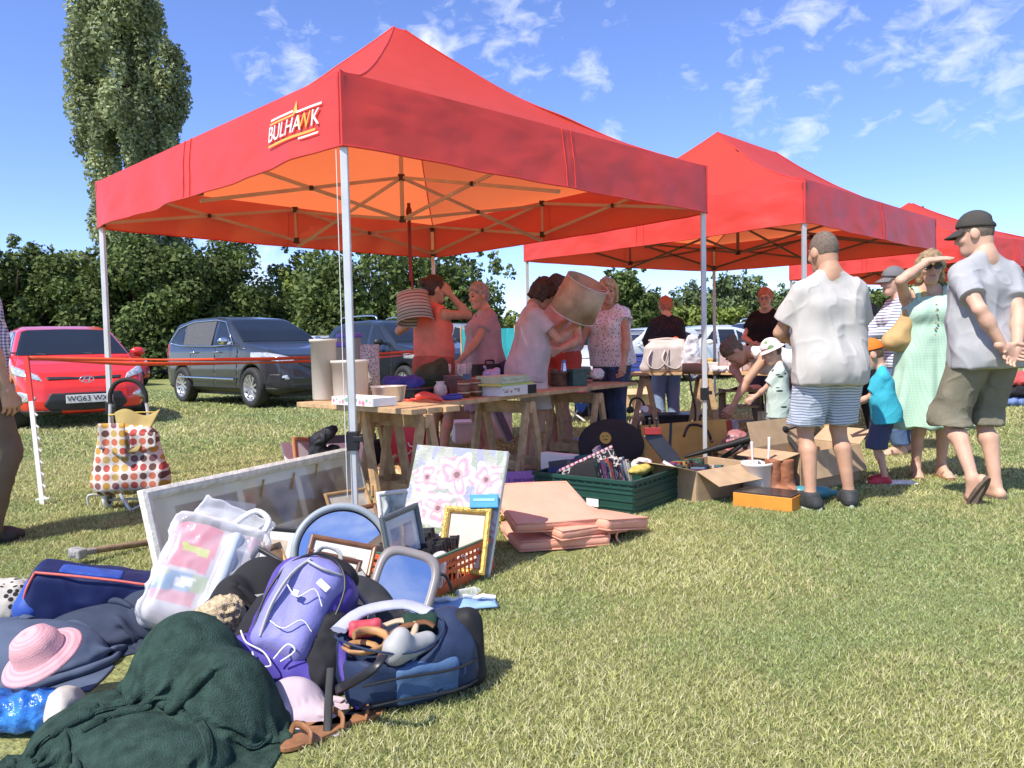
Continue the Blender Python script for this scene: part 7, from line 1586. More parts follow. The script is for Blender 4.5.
# ------------------------------------------------------------------ the bags in the foreground
def build_bags():
    # ---- green fleece blanket
    gm = mat('green_fleece', (.036, .066, .054), .95, .3, 26, .8, 240, spec=.08)
    A = at(128, 606, .33); cx, cy = A.x, A.y
    drape('fleece_blanket', 'rumpled dark green fleece blanket heaped at the front left', 'blanket', Vector((cx+.17, cy-.21, 0)), -.34, .90, .90, [(-.07, .20, .20, .17, .30), (.09, .15, .17, .15, .23), (-.22, .02, .16, .2, .10), (.0, -.04, .25, .16, .10)], gm, 90, .70, 4, 0, .008, 130, .02, uneven=.11)
    # ---- pink straw hat
    q = at(40, 650, .20); hp = pattern_mat('pink_straw', 'stripe', (.66, .36, .38), (.58, .29, .32), 120, .4, 2); t = thing('sun_hat', 'pale pink woven sun hat lying on the pile at the left edge', 'hat', (q.x, q.y, .19), rot=(R(16), R(-22), .4)); t.scale = (.76,)*3
    mb = MB(); mb.lathe([(.001, .105), (.04, .102), (.07, .085), (.088, .05), (.092, .012), (.098, .004), (.12, -.004), (.145, -.014), (.150, -.022)], 44); o = mb.build('crown', hp, t, solid=.004)
    # ---- blue padded cool bag
    nb = F_('navy_nylon', (.014, .022, .085), .55); rb = F_('royal_nylon', (.035, .085, .36), .5); pk = mat('coral_piping', (.75, .16, .12), .5)
    q = at(88, 632); t = thing('padded_bag', 'navy padded bag with royal blue panels and coral piping at the far left', 'bag', (q.x, q.y, 0), .35)
    f = Fld((-.28, -.14, 0), (.28, .16, .32), .008); f.box((.02, .0, .12), (.44, .22, .24), rotm(0, 0, 14), .04, .02); f.cap((-.20, -.02, .05), (-.15, 0, .16), .07, .06, k=.05); f.mesh('body', nb, t, noise=wrinkle(.010, 9, 4, (1, 1, 1)))
    f = Fld((-.1, -.2, .1), (.25, .2, .34), .008); f.box((.03, -.035, .238), (.22, .10, .02), rotm(0, 0, 14), .008, .0); f.mesh('panel', rb, t)
    f = Fld((-.28, -.2, .02), (-.1, .1, .30), .008); f.cap((-.18, -.06, .13), (-.15, -.02, .20), .055, .05, k=.0); f.mesh('side_pocket', rb, t, noise=wrinkle(.008, 12, 4, (1, 1, 1)))
    mb = MB(); Rm = rotm(0, 0, 14); lp = lambda x, y, z: Rm @ np.array((x, y, z))+np.array((.02, 0, .12)); mb.tube([lp(x, y, z) for x, y, z in ((-.20, -.100, .112), (-.08, -.112, .118), (.08, -.112, .118), (.19, -.102, .114), (.215, .0, .112))], .005, 6); mb.tube([lp(x, y, z) for x, y, z in ((-.215, -.06, -.06), (-.215, -.095, .04), (-.20, -.10, .11))], .005, 6); mb.build('piping', pk, t)
    # ---- navy fleece, dark coat, speckled cloth
    q = at(112, 640); drape('navy_fleece', 'crumpled slate navy fleece between the padded bag and the green blanket', 'fleece', q, .3, .85, .6, [(0, 0, .28, .14, .13), (.12, .05, .15, .1, .17)], F_('slate_navy_fleece', (.040, .052, .085)), 60, .66, 5, uneven=.10)
    q = at(150, 612); drape('dark_coat', 'dark charcoal coat lying behind the navy fleece', 'coat', q, .2, .7, .5, [(0, 0, .24, .12, .12)], F_('charcoal_coat', (.035, .036, .04)), 50, .68, 8, uneven=.10)
    q = at(16, 672); drape('grey_blue_trousers', 'faded grey blue trousers under the pink hat', 'trousers', q, .2, .8, .6, [(0, .03, .28, .2, .15)], F_('faded_blue', (.085, .11, .17)), 50, .70, 2, uneven=.10)
    q = at(12, 628); soft('speckled_cloth', 'black and cream speckled cloth at the left edge behind the hat', 'cloth', q, 0, [('ell', (-.06, .03, .08), (.16, .12, .10), (0, 0, 0), 0, .05)], .010, pattern_mat('speckle_cloth', 'spots', (.48, .45, .40), (.03, .03, .03), 40, .38), .02, 10, 2, 0)
    q = at(10, 730); soft('crinkled_packet', 'shiny bright blue crinkled packet at the left edge of the pile', 'packet', q, .3, [('box', (.0, .0, .06), (.26, .14, .09), (0, 20, 8), .03, .02), ('ell', (.08, -.02, .05), (.07, .05, .05), (0, 0, 0), 0, .03)], .007, mat('blue_foil', (.015, .12, .50), .22, .25, 14, .8, 45, col2=(.05, .25, .7)), .022, 14, 6, 0)
    q = at(48, 742); soft('pale_cloth', 'scrap of pale cloth showing under the left edge of the green blanket', 'cloth', q, .3, [('ell', (.03, .06, .05), (.05, .08, .07), (0, 0, 0), 0, .03)], .008, F_('pale_cotton', (.52, .47, .42)), .012, 14, 6, 0)
    # ---- mallet
    a, b = at(168, 543), at(70, 568); d = (b-a); t = thing('hammer', 'long wooden handled hammer with a grey head lying on the grass', 'hammer', (a.x, a.y, .02)); d2 = Vector((d.x, d.y, .05)); mb = MB(); mb.tube([(0, 0, 0), d2*.5, d2*.97], [.019, .017, .016], 10); mb.build('handle', mat('worn_ash', (.27, .19, .12), .7, .3, 16, .3, 50), t); n = d2.normalized(); sd = Vector((-n.y, n.x, 0))
    mb = MB(); mb.bar(d2*.96-n*.02-sd*.05, d2*.96-n*.02+sd*.05, .05, .05); mb.bar(d2*.76, d2*.98, .05, .03); mb.build('head', mat('grey_iron', (.30, .29, .28), .6, .25, 20, .4, 60), t, bevel=.008)
    # ---- packed bedding set
    q = at(196, 648); cl = clear_mat('clear_film', (.85, .86, .9), .12, .32)
    def bedding(V):
        n = vnoise(V, 14, 3, 2); u, w = V[:, 0]+.035*vnoise(V, 9, 8, 2), V[:, 2]+V[:, 1]*.2+.03*vnoise(V, 8, 5, 2); c = np.tile(np.array((.50, .48, .50)), (len(V), 1))+.3*n[:, None]*np.array((.3, .5, .3))
        c = np.where(((u < .0) & (w > .18))[:, None], np.array((.60, .17, .22)), c); c = np.where(((u < -.02) & (w > .24) & (w < .275) & (u > -.12))[:, None], np.array((.55, .60, .10)), c)
        c = np.where(((u < .02) & (w < .17) & (w > .10))[:, None], np.where((n > 0)[:, None], np.array((.20, .30, .42)), np.array((.35, .42, .25))), c); c = np.where(((u < .0) & (w < .10) & (w > .05))[:, None], np.array((.58, .25, .30)), c)
        c = np.where(((u > .03) & (u < .09))[:, None], np.array((.50, .55, .62)), c); c = np.where(((u > .11) & (n > .1))[:, None], np.array((.42, .22, .30)), c); c = np.where(((np.abs(u+.06) < .035) & (w > .12) & (w < .15))[:, None], np.array((.72, .72, .72)), c); return c
    rot_ = (Matrix.Rotation(.45, 3, 'Z') @ Matrix.Rotation(R(-34), 3, 'X') @ Matrix.Rotation(R(24), 3, 'Y')).to_euler()
    t0 = thing('bedding_pack', 'clear packed bedding set with a pink printed label, leaning on the pile', 'bedding', (q.x-.05, q.y+.03, .05), rot=rot_)
    f = Fld((-.2, -.12, -.02), (.22, .14, .46), .008); f.box((0, 0, .20), (.34, .13, .40), None, .05, .02); f.cap((.06, -.075, .03), (.06, -.075, .36), .03, .025, k=.02); f.mesh('folded_bedding', attr_mat('printed_wrap', .35, coat=.5), t0, noise=wrinkle(.012, 9, 3, (1, 1, 1)), colfn=bedding)
    f = Fld((-.24, -.16, -.04), (.26, .16, .58), .009); f.box((0, 0, .21), (.37, .165, .44), None, .05, .02); f.box((.02, .02, .45), (.30, .02, .16), rotm(0, 12, 8), .008, .05); f.mesh('clear_wrap', clear_mat('shiny_film', (.9, .92, .95), .10, .16), t0, noise=wrinkle(.028, 11, 9, (1, 1, 1)))
    mb = MB(); mb.tube([(.03, -.04, .43), (.09, -.05, .50), (.15, -.05, .48), (.15, -.06, .42)], .012, 8); mb.build('cord_handle', M_WHITEPL, t0)
    # ---- straw roll
    q = at(205, 672); soft('straw_bag', 'fluffy cream woven straw roll between the blanket and the purple rucksack', 'straw roll', q, .4, [('cap', (-.06, .0, .12), (.07, .05, .17), .055, .06, .03), ('cap', (-.04, .02, .05), (.06, .05, .08), .07, .06, .04)], .006, mat('straw', (.55, .43, .27), .9, .3, 60, .8, 200), .020, 40, 5, 0)
    # ---- purple rucksack
    pm = F_('violet_nylon', (.23, .225, .50), .5, .06, .15, 120); pd = F_('deep_violet_nylon', (.085, .055, .28), .5, .06, .15, 120); bk = F_('black_mesh', (.022, .022, .026), .8); gy = F_('light_grey_webbing', (.48, .47, .46), .7)
    q = at(276, 694); t = thing('rucksack', 'purple rucksack with white cords and dark mesh pockets lying in the middle of the pile', 'rucksack', (q.x-.01, q.y+.02, .03)); t.rotation_euler = (Matrix.Rotation(R(8), 3, 'Z') @ Matrix.Rotation(R(-30), 3, 'X') @ Matrix.Rotation(R(22), 3, 'Y')).to_euler()
    f = Fld((-.2, -.16, 0), (.2, .16, .44), .006); f.box((0, .02, .19), (.29, .19, .36), None, .07, .03); f.ell((0, .02, .33), (.115, .085, .09), k=.05); f.mesh('main_body', pd, t, noise=wrinkle(.012, 9, 5, (1, 1, .8)))
    f = Fld((-.2, -.22, .02), (.2, .1, .44), .006); f.box((-.01, -.075, .21), (.20, .10, .30), rotm(0, 6, 0), .05, .02); f.ell((0, -.05, .33), (.09, .05, .07), k=.05); f.mesh('front_pocket', pm, t, noise=wrinkle(.010, 11, 2, (1, 1, .7)))
    for s in (-1, 1): f = Fld((-.25, -.2, 0), (.25, .2, .3), .007); f.cap((s*.130, -.0 if s < 0 else -.05, .06), (s*.122, .0 if s < 0 else -.06, .20), .055 if s < 0 else .07, .045 if s < 0 else .055, k=.02); f.mesh('mesh_pocket', bk, t, noise=wrinkle(.012, 16, 3, (1, 1, 1)))
    f = Fld((-.2, -.2, -.03), (.2, .12, .12), .007); f.cap((-.10, -.05, .04), (.10, -.05, .04), .07, .065, k=.02); f.mesh('base_panel', F_('indigo_nylon', (.085, .065, .33), .45), t, noise=wrinkle(.010, 12, 4, (1, 1, 1)))
    mb = MB(); mb.tube([(-.07, -.128, .10), (-.075, -.140, .20), (-.06, -.132, .30), (-.03, -.10, .37)], .013, 6, .35); mb.tube([(-.03, -.12, .36), (.03, -.12, .35), (.08, -.07, .36)], .012, 6, .4); mb.build('grey_stripe', gy, t)
    mb = MB()
    for k in range(2): z = .15+.10*k; mb.tube([(-.06, -.136, z+.02*(k % 2)), (-.01, -.150, z-.01), (.03, -.146, z+.03), (.07, -.13, z+.01-.02*k)], .0022, 5)
    mb.tube([(-.14, -.10, .10), (-.10, -.135, .07), (-.04, -.14, .06), (.0, -.15, .03), (-.04, -.15, .02), (-.07, -.14, .05)], .0028, 5); mb.tube([(.02, -.14, .05), (.05, -.15, .09), (.02, -.15, .10), (.0, -.15, .05)], .0028, 5); mb.build('cord', M_WHITEPL, t)
    mb = MB(); mb.box((.05, -.137, .30), (.045, .01, .022), Euler((0, .4, 0))); mb.box((-.02, -.145, .25), (.02, .01, .02)); mb.build('buckle', M_WHITEPL, t, bevel=.003)
    mb = MB(); mb.tube([(-.05, .03, .40), (-.03, .0, .445), (.03, .0, .445), (.05, .03, .40)], .010, 6, .6); mb.build('grab_loop', gy, t)
    mb = MB(); mb.tube([(-.105, -.10, .12), (-.115, -.10, .22), (-.09, -.10, .33), (-.02, -.085, .40), (.06, -.08, .39), (.11, -.09, .32), (.115, -.10, .2)], .0045, 6); mb.build('zip', M_BLACK, t)
    f = Fld((-.2, -.16, .25), (.2, .16, .48), .007); f.ell((.02, .03, .375), (.105, .08, .055), k=.02); f.mesh('lid', bk, t, noise=wrinkle(.010, 12, 4, (1, 1, 1)))
    mb = MB(); mb.tube([(.12, .10, .36), (.20, .06, .30), (.235, .0, .18), (.22, -.05, .08), (.26, -.10, .0)], .028, 8, .3); mb.build('shoulder_strap', F_('grey_padding', (.17, .17, .18), .9), t)
    q = at(205, 684); drape('plum_jacket', 'dark plum and grey jacket sticking out left under the purple rucksack', 'jacket', q, .3, .5, .5, [(0, .05, .14, .14, .15)], F_('plum_nylon', (.085, .06, .12), .6), 44, .68, 8, uneven=.10)
    # ---- lilac cap and brown sandals
    q = at(292, 716); drape('cotton_hat', 'pale lilac cloth cap lying in front of the purple rucksack', 'hat', q, -.1, .36, .28, [(0, .02, .10, .07, .10), (.07, -.02, .08, .05, .05)], F_('lilac_cotton', (.50, .40, .45)), 40, .72, 3, uneven=.06)
    lb = mat('sandal_leather', (.27, .12, .05), .55, .3, 20)
    for k, (px, py, r_) in enumerate(((318, 736, .9), (345, 722, .4))):
        q = at(px, py); t = thing('leather_sandal', ['flat brown leather sandal at the edge of the grass before the lilac cap', 'brown leather sandal tucked under the hanging black strap'][k], 'sandal', (q.x, q.y, .004), r_); mb = MB(); mb.prism([(.12*math.cos(a)*1.0, .042*math.sin(a)*(1+.15*math.cos(a))) for a in [i*math.pi/12 for i in range(24)]], .014); mb.build('sole', lb, t, bevel=.003)
        for x in (.05, -.06): mb = MB(); mb.tube([(x, -.042, .012), (x+.01, -.03, .04), (x+.01, .03, .042), (x, .042, .012)], .010, 6, .4); mb.build('strap', lb, t)
    # ---- open holdall with belts and shoes
    nv_ = F_('holdall_navy', (.025, .04, .085), .6, .06, .15, 120); bl = F_('holdall_blue', (.07, .13, .25), .6, .06, .15, 120); lg = F_('holdall_pale', (.42, .43, .54), .6)
    q = at(404, 706); t = thing('holdall', 'open navy and blue holdall full of belts and shoes at the front of the pile', 'holdall', (q.x-.01, q.y+.10, 0), rot=(0, 0, R(24)))
    f = Fld((-.27, -.2, 0), (.27, .22, .30), .007); f.box((0, 0, .10), (.40, .30, .20), None, .07, .03); f.cap((.14, -.02, .10), (.16, .02, .16), .09, .07, k=.05); f.ell((-.05, -.035, .20), (.155, .125, .10), k=.02, neg=True); f.clip((0, 0, .002), (0, 0, -1))
    f.mesh('shell', nv_, t, noise=wrinkle(.014, 8, 2, (1, 1, 1)))
    f = Fld((-.27, -.25, 0), (.27, .22, .30), .007); f.box((.03, -.135, .085), (.20, .05, .12), rotm(0, -8, 0), .02, .01); f.mesh('blue_panel', bl, t, noise=wrinkle(.010, 10, 4, (1, 1, 1)))
    mb = MB(); ring = [(-.05+.165*math.cos(a), -.035+.135*math.sin(a), .205+.018*math.sin(2*a+1)) for a in [i*math.pi/14 for i in range(28)]]; mb.tube(ring, .0045, 6, .7, closed=True); mb.build('opening_edge', nv_, t)
    mb = MB(); mb.tube([(-.19, .05, .21), (-.10, .11, .235), (.03, .10, .24), (.10, .04, .22)], .032, 8, .35); mb.build('lining_flap', lg, t)
    mb = MB(); mb.tube([(-.19, -.02, .2), (-.20, -.06, .12), (-.17, -.13, .04)], .014, 6, .3); mb.build('purple_zip', pd, t)
    f = Fld((-.1, -.25, 0), (.27, .2, .30), .007); f.cap((.195, -.06, .05), (.20, -.02, .19), .055, .05, k=.02); f.mesh('end_pocket', F_('holdall_black', (.02, .02, .022), .6), t, noise=wrinkle(.010, 12, 4, (1, 1, 1)))
    for zz in (.05, .115): mb = MB(); mb.tube([(-.17, -.165, zz), (-.05, -.172, zz+.005), (.10, -.172, zz), (.19, -.13, zz)], .004, 5); mb.build('seam_piping', M_BLACK, t)
    Mh = Matrix.Translation(t.location) @ t.rotation_euler.to_matrix().to_4x4(); W_ = lambda p: Mh @ Vector(p)
    def inside(nm, lb_, ct, mb, m, bev=0): o = mb.build(nm, m, None, bevel=bev); o.matrix_world = Mh; tag(o, lb_, ct)
    tanl = mat('tan_belt', (.42, .22, .09), .5, .2, 18); brl = mat('brown_belt', (.19, .085, .035), .5, .2, 18)
    mb = MB(); mb.tube([(-.15+.055*math.cos(i*.6)+.008*i*.3, -.07+.065*math.sin(i*.6), .175+.003*i) for i in range(16)], .014, 6, .45); inside('belt', 'tan belt coiled at the left inside the open holdall', 'belt', mb, tanl)
    mb = MB(); mb.tube([(-.10, -.11, .16), (-.06, -.06, .20), (-.01, -.02, .21), (.06, -.015, .215), (.09, -.03, .20)], .016, 6, .4); inside('belt', 'brown belt lying across the middle of the open holdall', 'belt', mb, brl)
    mb = MB(); mb.tube([(-.02, -.08, .17), (.03, -.03, .21), (.0, .03, .215), (-.05, .05, .20)], .012, 6, .45); inside('belt', 'pale leather strap looped at the right inside the open holdall', 'belt', mb, mat('pale_leather', (.48, .36, .24), .5, .15))
    soft_o = soft('grey_shoe', 'grey rubber shoe in the mouth of the open holdall', 'shoe', W_((0.0, -.10, .15)), .9, [('cap', (-.07, 0, .03), (.06, 0, .025), .036, .030, .03), ('cap', (-.07, 0, .05), (-.05, 0, .07), .034, .03, .03)], .006, mat('grey_rubber', (.38, .38, .37), .6, .1), .002, 12, 2, .15, False)
    soft('red_purse', 'small red patterned purse at the top left of the open holdall', 'purse', W_((-.11, .04, .17)), .3, [('box', (0, 0, .03), (.10, .06, .05), (0, 20, 0), .015, .01)], .006, mat('red_pattern', (.55, .06, .08), .6, .35, 40), .006, 14, 4, .175, False)
    soft('dark_green_pouch', 'dark green pouch at the right inside the open holdall', 'pouch', W_((.06, .03, .15)), .4, [('box', (0, 0, .035), (.11, .09, .06), (0, 25, 10), .02, .01)], .006, F_('bottle_green_cloth', (.02, .05, .035)), .008, 14, 4, .16, False)
    # straps and a dark top between rucksack and holdall
    q = at(352, 640); drape('dark_sweater', 'charcoal sweater lying between the grey crate and the holdall', 'sweater', q, .1, .6, .5, [(0, .05, .18, .12, .22), (.08, .0, .12, .1, .16)], F_('charcoal_knit', (.045, .046, .05)), 50, .66, 6, uneven=.12)
    mb = MB(); P_ = [at(384, 655, .24), at(374, 668, .22), at(352, 682, .16), at(336, 690, .10)]; mb.tube(P_, .014, 6, .22); tag(mb.build('webbing_strap', M_BLACK, None), 'broad black webbing strap running from the holdall to the rucksack', 'strap')
    mb = MB(); P_ = [at(331, 668, .16), at(329, 695, .10), at(328, 720, .04), at(327, 734, .012)]; mb.tube(P_, .012, 6, .3); o = mb.build('hanging_strap', F_('charcoal_webbing', (.06, .06, .06)), None); tag(o, 'dark strap with a metal buckle trailing down to the grass', 'strap')
    q = at(327, 736); mb = MB(); mb.tube([(.022*math.cos(a), .016*math.sin(a), .006) for a in [i*math.pi/8 for i in range(16)]], .004, 5, closed=True); b_ = mb.build('buckle', M_CHROME, o); b_.location = (q.x, q.y, 0)
    q = at(350, 718); mb = MB(); mb.box((0, 0, .012), (.07, .03, .018)); mb.bar((-.035, 0, .012), (-.10, .02, .01), .022, .004); o = mb.build('strap_clip', M_BLACK, None, bevel=.004); o.location = q; o.rotation_euler = (0, 0, .2); tag(o, 'black plastic clip buckle on the grass by the brown sandals', 'buckle')
build_bags()
# ------------------------------------------------------------------ right hand goods
def build_right():
    pe = mat('peach_canvas', (.76, .36, .255), .85, .05, 10, .2, 160, spec=.15)
    G = 'peach seat cushions stacked on the grass'
    a = at(530, 566); rz = R(16); c0 = at(545, 545)
    cushion('lowest peach seat cushion of the stack, flat on the grass', c0+Vector((.05, .12, 0)), rz-.06, .50, .48, .06, pe, z=.004, group=G)
    cushion('folded peach seat cushion sticking out to the right of the stack', at(598, 540)+Vector((0, .1, 0)), rz+.55, .40, .44, .07, pe, (R(0), R(9), 0), .06, G)
    cushion('peach seat cushion in the middle of the stack, turned to the right', c0+Vector((.14, .13, 0)), rz+.30, .46, .46, .06, pe, (R(5), R(2), 0), .075, G)
    t = cushion('topmost peach seat cushion, smooth and tilted towards the viewer', c0+Vector((-.01, .10, 0)), rz+.04, .47, .47, .06, pe, (R(16), R(2), 0), .165, G)
    mb = MB(); q = at(612, 520, .12); mb.tube([q, q+Vector((.03, -.03, -.03)), q+Vector((.015, -.05, -.08)), q+Vector((.03, -.06, -.105))], .006, 5); mb.tube([q, q+Vector((-.02, -.03, -.03)), q+Vector((-.02, -.05, -.09))], .006, 5); tag(mb.build('cushion_tie', pe, None), 'peach tie string dangling at the right end of the cushions', 'tie')
    # books and cards behind the cushions
    def bk(px, py, w, h, lean, rz, art, nm, lb, ct, z=0, dz=.02, res=40):
        q = at(px, py, z); t = thing(nm, lb, ct, (q.x, q.y, z), rot=(R(-lean), 0, rz)); mb = MB(); mb.box((0, dz/2, h/2), (w, dz, h)); mb.build('pages', mat('book_pages', (.7, .66, .56), .8, .08, 60), t); printed('cover_print', w, h, art, t, res, res, -.002); return t
    def purple(u, v):
        n = vnoise(np.stack([u*2, v, u*0], 1), 9, 2, 2); c = np.tile(np.array((.30, .16, .42)), (len(u), 1)); return np.where(((np.abs(v-.68) < .05) & (u > .15) & (u < .85) & (n > -.1))[:, None], np.array((.14, .07, .22)), c)
    def kids(s):
        def f(u, v):
            n = vnoise(np.stack([u, v, u*0+s], 1), 5, s, 2); c = np.tile(np.array((.10, .28, .60)), (len(u), 1)); c = np.where((n > .12)[:, None], np.array((.70, .28, .05)), c); c = np.where((n < -.15)[:, None], np.array((.10, .10, .35)), c); return np.where((np.hypot(u-.5, v-.5) < .16)[:, None], np.array((.62, .25, .36)), c)
        return f
    bk(524, 500, .27, .22, 35, .1, purple, 'picture_book', 'flat purple book standing behind the peach cushions', 'book', 0)
    bk(540, 508, .22, .16, 55, .25, kids(3), 'picture_book', 'blue and orange children\'s picture book behind the cushions', 'book', .02)
    bk(556, 500, .20, .17, 60, -.2, kids(7), 'picture_book', 'orange and blue picture book right of the purple book', 'book', .02)
    r = np.random.default_rng(12); cs = [(.62, .50, .06), (.5, .06, .08), (.05, .25, .5), (.55, .3, .1), (.6, .58, .52), (.10, .35, .2)]
    for k in range(6):
        q = at(498+k*9, 522-k*1.6); mb = MB(); mb.box((0, 0, .03), (r.uniform(.09, .16), r.uniform(.12, .18), r.uniform(.03, .06))); o = mb.build('paperback', mat('paperback_%d' % k, cs[k], .5, .3, 30), None, bevel=.002); o.location = (q.x+.0, q.y+.06, .0); o.rotation_euler = (0, 0, r.uniform(-.6, .6)); tag(o, ['yellow', 'crimson', 'blue', 'orange brown', 'cream', 'green'][k]+' paperback lying in the clutter behind the peach cushions', 'book', 'loose paperbacks behind the cushions')
    q = at(566, 497); soft('black_scarf', 'heap of black crocheted scarf in front of the white box file', 'scarf', q, .2, [('ell', (0, .04, .03), (.19, .11, .07), (0, 0, 0), 0, .04), ('ell', (.05, .02, .05), (.10, .07, .06), (0, 0, 0), 0, .04)], .008, mat('black_wool_knit', (.016, .016, .018), .95, .3, 50, .9, 90), .03, 24, 4, 0)
    # white box file
    q = at(577, 494); t = thing('box_file', 'white printed box file standing left of the green crate', 'box file', (q.x, q.y, 0), .85); mb = MB(); mb.box((0, .15, .14), (.07, .30, .28)); mb.build('box', M_WHITEPL, t, bevel=.003)
    def lab(u, v): n = vnoise(np.stack([u*2, v*3, u*0], 1), 5, 6, 1); return np.where(((v > .6) & (np.abs(u-.5) < .35) | (n > .25))[:, None], np.array((.08, .09, .14)), np.array((.68, .68, .66)))
    printed('spine_print', .068, .27, lab, t, 10, 40, -.002)
    # green crate
    L0, C0, R0 = at(578, 493), at(634, 516), at(684, 497); ex = (R0-C0); ey = (L0-C0); W1, D1 = ex.length, ey.length; rz = ang(C0, R0)
    gm = mat('green_crate', (.012, .060, .045), .45, .12, 9); nrm = Vector((-math.sin(rz), math.cos(rz), 0)); X = Vector((math.cos(rz), math.sin(rz), 0)); cc = C0+X*W1/2+nrm*D1/2*.92; D1 *= .9
    t = crate('large dark green lidded crate full of annuals and games in front of the trestle', cc, rz, W1, D1, .215, gm, None, False)
    mb = MB(); mb.box((-W1*.5-.013, -D1*.12, .055), (.002, .09, .05)); mb.build('torn_label', M_WHITEPL, t)
    z0 = .045
    M = Matrix.Translation(cc-X*(W1*.40)-nrm*.12+Vector((0, 0, z0))) @ Matrix.Rotation(rz, 4, 'Z') @ Matrix.Rotation(R(-16), 4, 'X')
    books_row('annuals in the green crate', 'coloured hardback annual standing in the green crate', M, 13, .27, .19, (.02, .04), 21, 6)
    M = Matrix.Translation(cc-X*(W1*.38)+nrm*.14+Vector((0, 0, z0))) @ Matrix.Rotation(rz, 4, 'Z') @ Matrix.Rotation(R(-10), 4, 'X')
    books_row('annuals in the green crate', 'coloured hardback annual standing in the green crate', M, 14, .24, .16, (.02, .035), 22, 3)
    def patt(u, v): n = vnoise(np.stack([u*3, v*1.2, u*0], 1), 6, 3, 1); return np.where((np.abs(n) < .10)[:, None], np.array((.60, .52, .46)), np.array((.02, .02, .025)))
    q = cc+Vector((-.10, -.12, .17)); t = thing('gift_box', 'black patterned box with a pale lid lying aslant on the green crate', 'box', q, rot=(R(-20), R(-20), .30)); mb = MB(); mb.box((0, .05, .08), (.40, .08, .13)); mb.build('box', M_BLACK, t, bevel=.003); printed('front_print', .40, .13, patt, t, 70, 24, .008, loc=(0, 0, .015)); mb = MB(); mb.box((0, .05, .152), (.41, .09, .016)); mb.build('lid', pattern_mat('lid_stripe', 'stripe', (.55, .45, .45), (.35, .06, .10), 30, .4, 0), t)
    q = at(606, 470, .22); bk(606, 474, .20, .20, 15, rz+.4, kids(11), 'annual', 'orange covered annual upright at the left end of the green crate', 'book', .14, .03)
    q = cc+X*.05-nrm*.22; soft('yellow_duster', 'mustard yellow cloth lying on the front edge of the green crate', 'cloth', q, rz, [('ell', (0, 0, .02), (.15, .05, .03), (0, 0, 0), 0, .03)], .007, F_('mustard_cloth', (.50, .40, .10)), .012, 14, 4, .2, False)
    q = cc+X*.24-nrm*.12; soft('white_gloves', 'crumpled white gloves on the right end of the green crate', 'gloves', q, rz, [('ell', (0, 0, .03), (.09, .06, .04), (0, 0, 0), 0, .03)], .007, F_('white_knit', (.58, .55, .52)), .018, 20, 4, .19, False)
    # cardboard box of paperbacks
    a, b = at(697, 503), at(752, 492); rz = ang(a, b); nrm = Vector((-math.sin(rz), math.cos(rz), 0)); X = Vector((math.cos(rz), math.sin(rz), 0)); L = (b-a).length; cc = (a+b)/2+nrm*.20
    carton('open brown cardboard box of paperbacks with its front flap folded out', cc, rz, L, .40, .21, flaps=((0, 115), (1, 105), (3, 75)))
    M = Matrix.Translation(cc-X*(L*.45)-nrm*.15+Vector((0, 0, .05))) @ Matrix.Rotation(rz, 4, 'Z') @ Matrix.Rotation(R(-6), 4, 'X'); books_row('paperbacks in the cardboard box', 'paperback standing spine up in the open cardboard box', M, 14, .17, .12, (.014, .026), 31, 4)
    M = Matrix.Translation(cc-X*(L*.45)+nrm*.02+Vector((0, 0, .06))) @ Matrix.Rotation(rz, 4, 'Z') @ Matrix.Rotation(R(-6), 4, 'X'); books_row('paperbacks in the cardboard box', 'paperback standing spine up in the open cardboard box', M, 14, .17, .12, (.014, .026), 32, 4)
    # orange shoe box with brown boots, white jug and ladles
    a, b = at(733, 506), at(792, 513); rz = ang(a, b); nrm = Vector((-math.sin(rz), math.cos(rz), 0)); L = (b-a).length; cc = (a+b)/2+nrm*.12
    t = thing('shoe_box', 'bright orange shoe box with a dark lid on the grass', 'box', (cc.x, cc.y, 0), rz); og = mat('orange_card', (.72, .27, .035), .6, .08); mb = MB(); mb.box((0, 0, .045), (L, .24, .09)); mb.build('box', og, t, bevel=.003); mb = MB(); mb.box((0, .0, .094), (L*.98, .232, .010)); mb.build('lid', mat('dark_shiny_card', (.05, .04, .04), .2, .3, 20), t)
    bt = mat('rust_leather', (.30, .115, .055), .55, .25, 14, .3, 70)
    for k, (px, lb) in enumerate(((777, 'left brown ankle boot standing behind the orange shoe box'), (789, 'right brown ankle boot standing behind the orange shoe box'))):
        q = at(px, 497); t = thing('ankle_boot', lb, 'boot', (q.x, q.y+.06, .0), R(-150), 'pair of brown ankle boots'); f = Fld((-.09, -.12, 0), (.09, .2, .30), .008); f.cap((0, 0, .05), (0, -.005, .25), .052, .056, k=.03); f.cap((0, 0, .04), (0, .12, .035), .045, .038, k=.03); f.clip((0, 0, .012), (0, 0, -1)); f.clip((0, 0, .25), (0, 0, 1)); f.mesh('upper', bt, t, noise=wrinkle(.008, 14, k, (1, 1, 1.4))); mb = MB(); mb.prism([(.042*math.cos(a), .06+.11*math.sin(a)) for a in [i*math.pi/10 for i in range(20)]], .016); mb.build('sole', M_OLDWOOD, t)
    q = at(762, 498); tub('round white plastic jug behind the orange shoe box', (q.x, q.y+.1, 0), .10, .23, M_WHITEPL, name='jug', cat='jug')
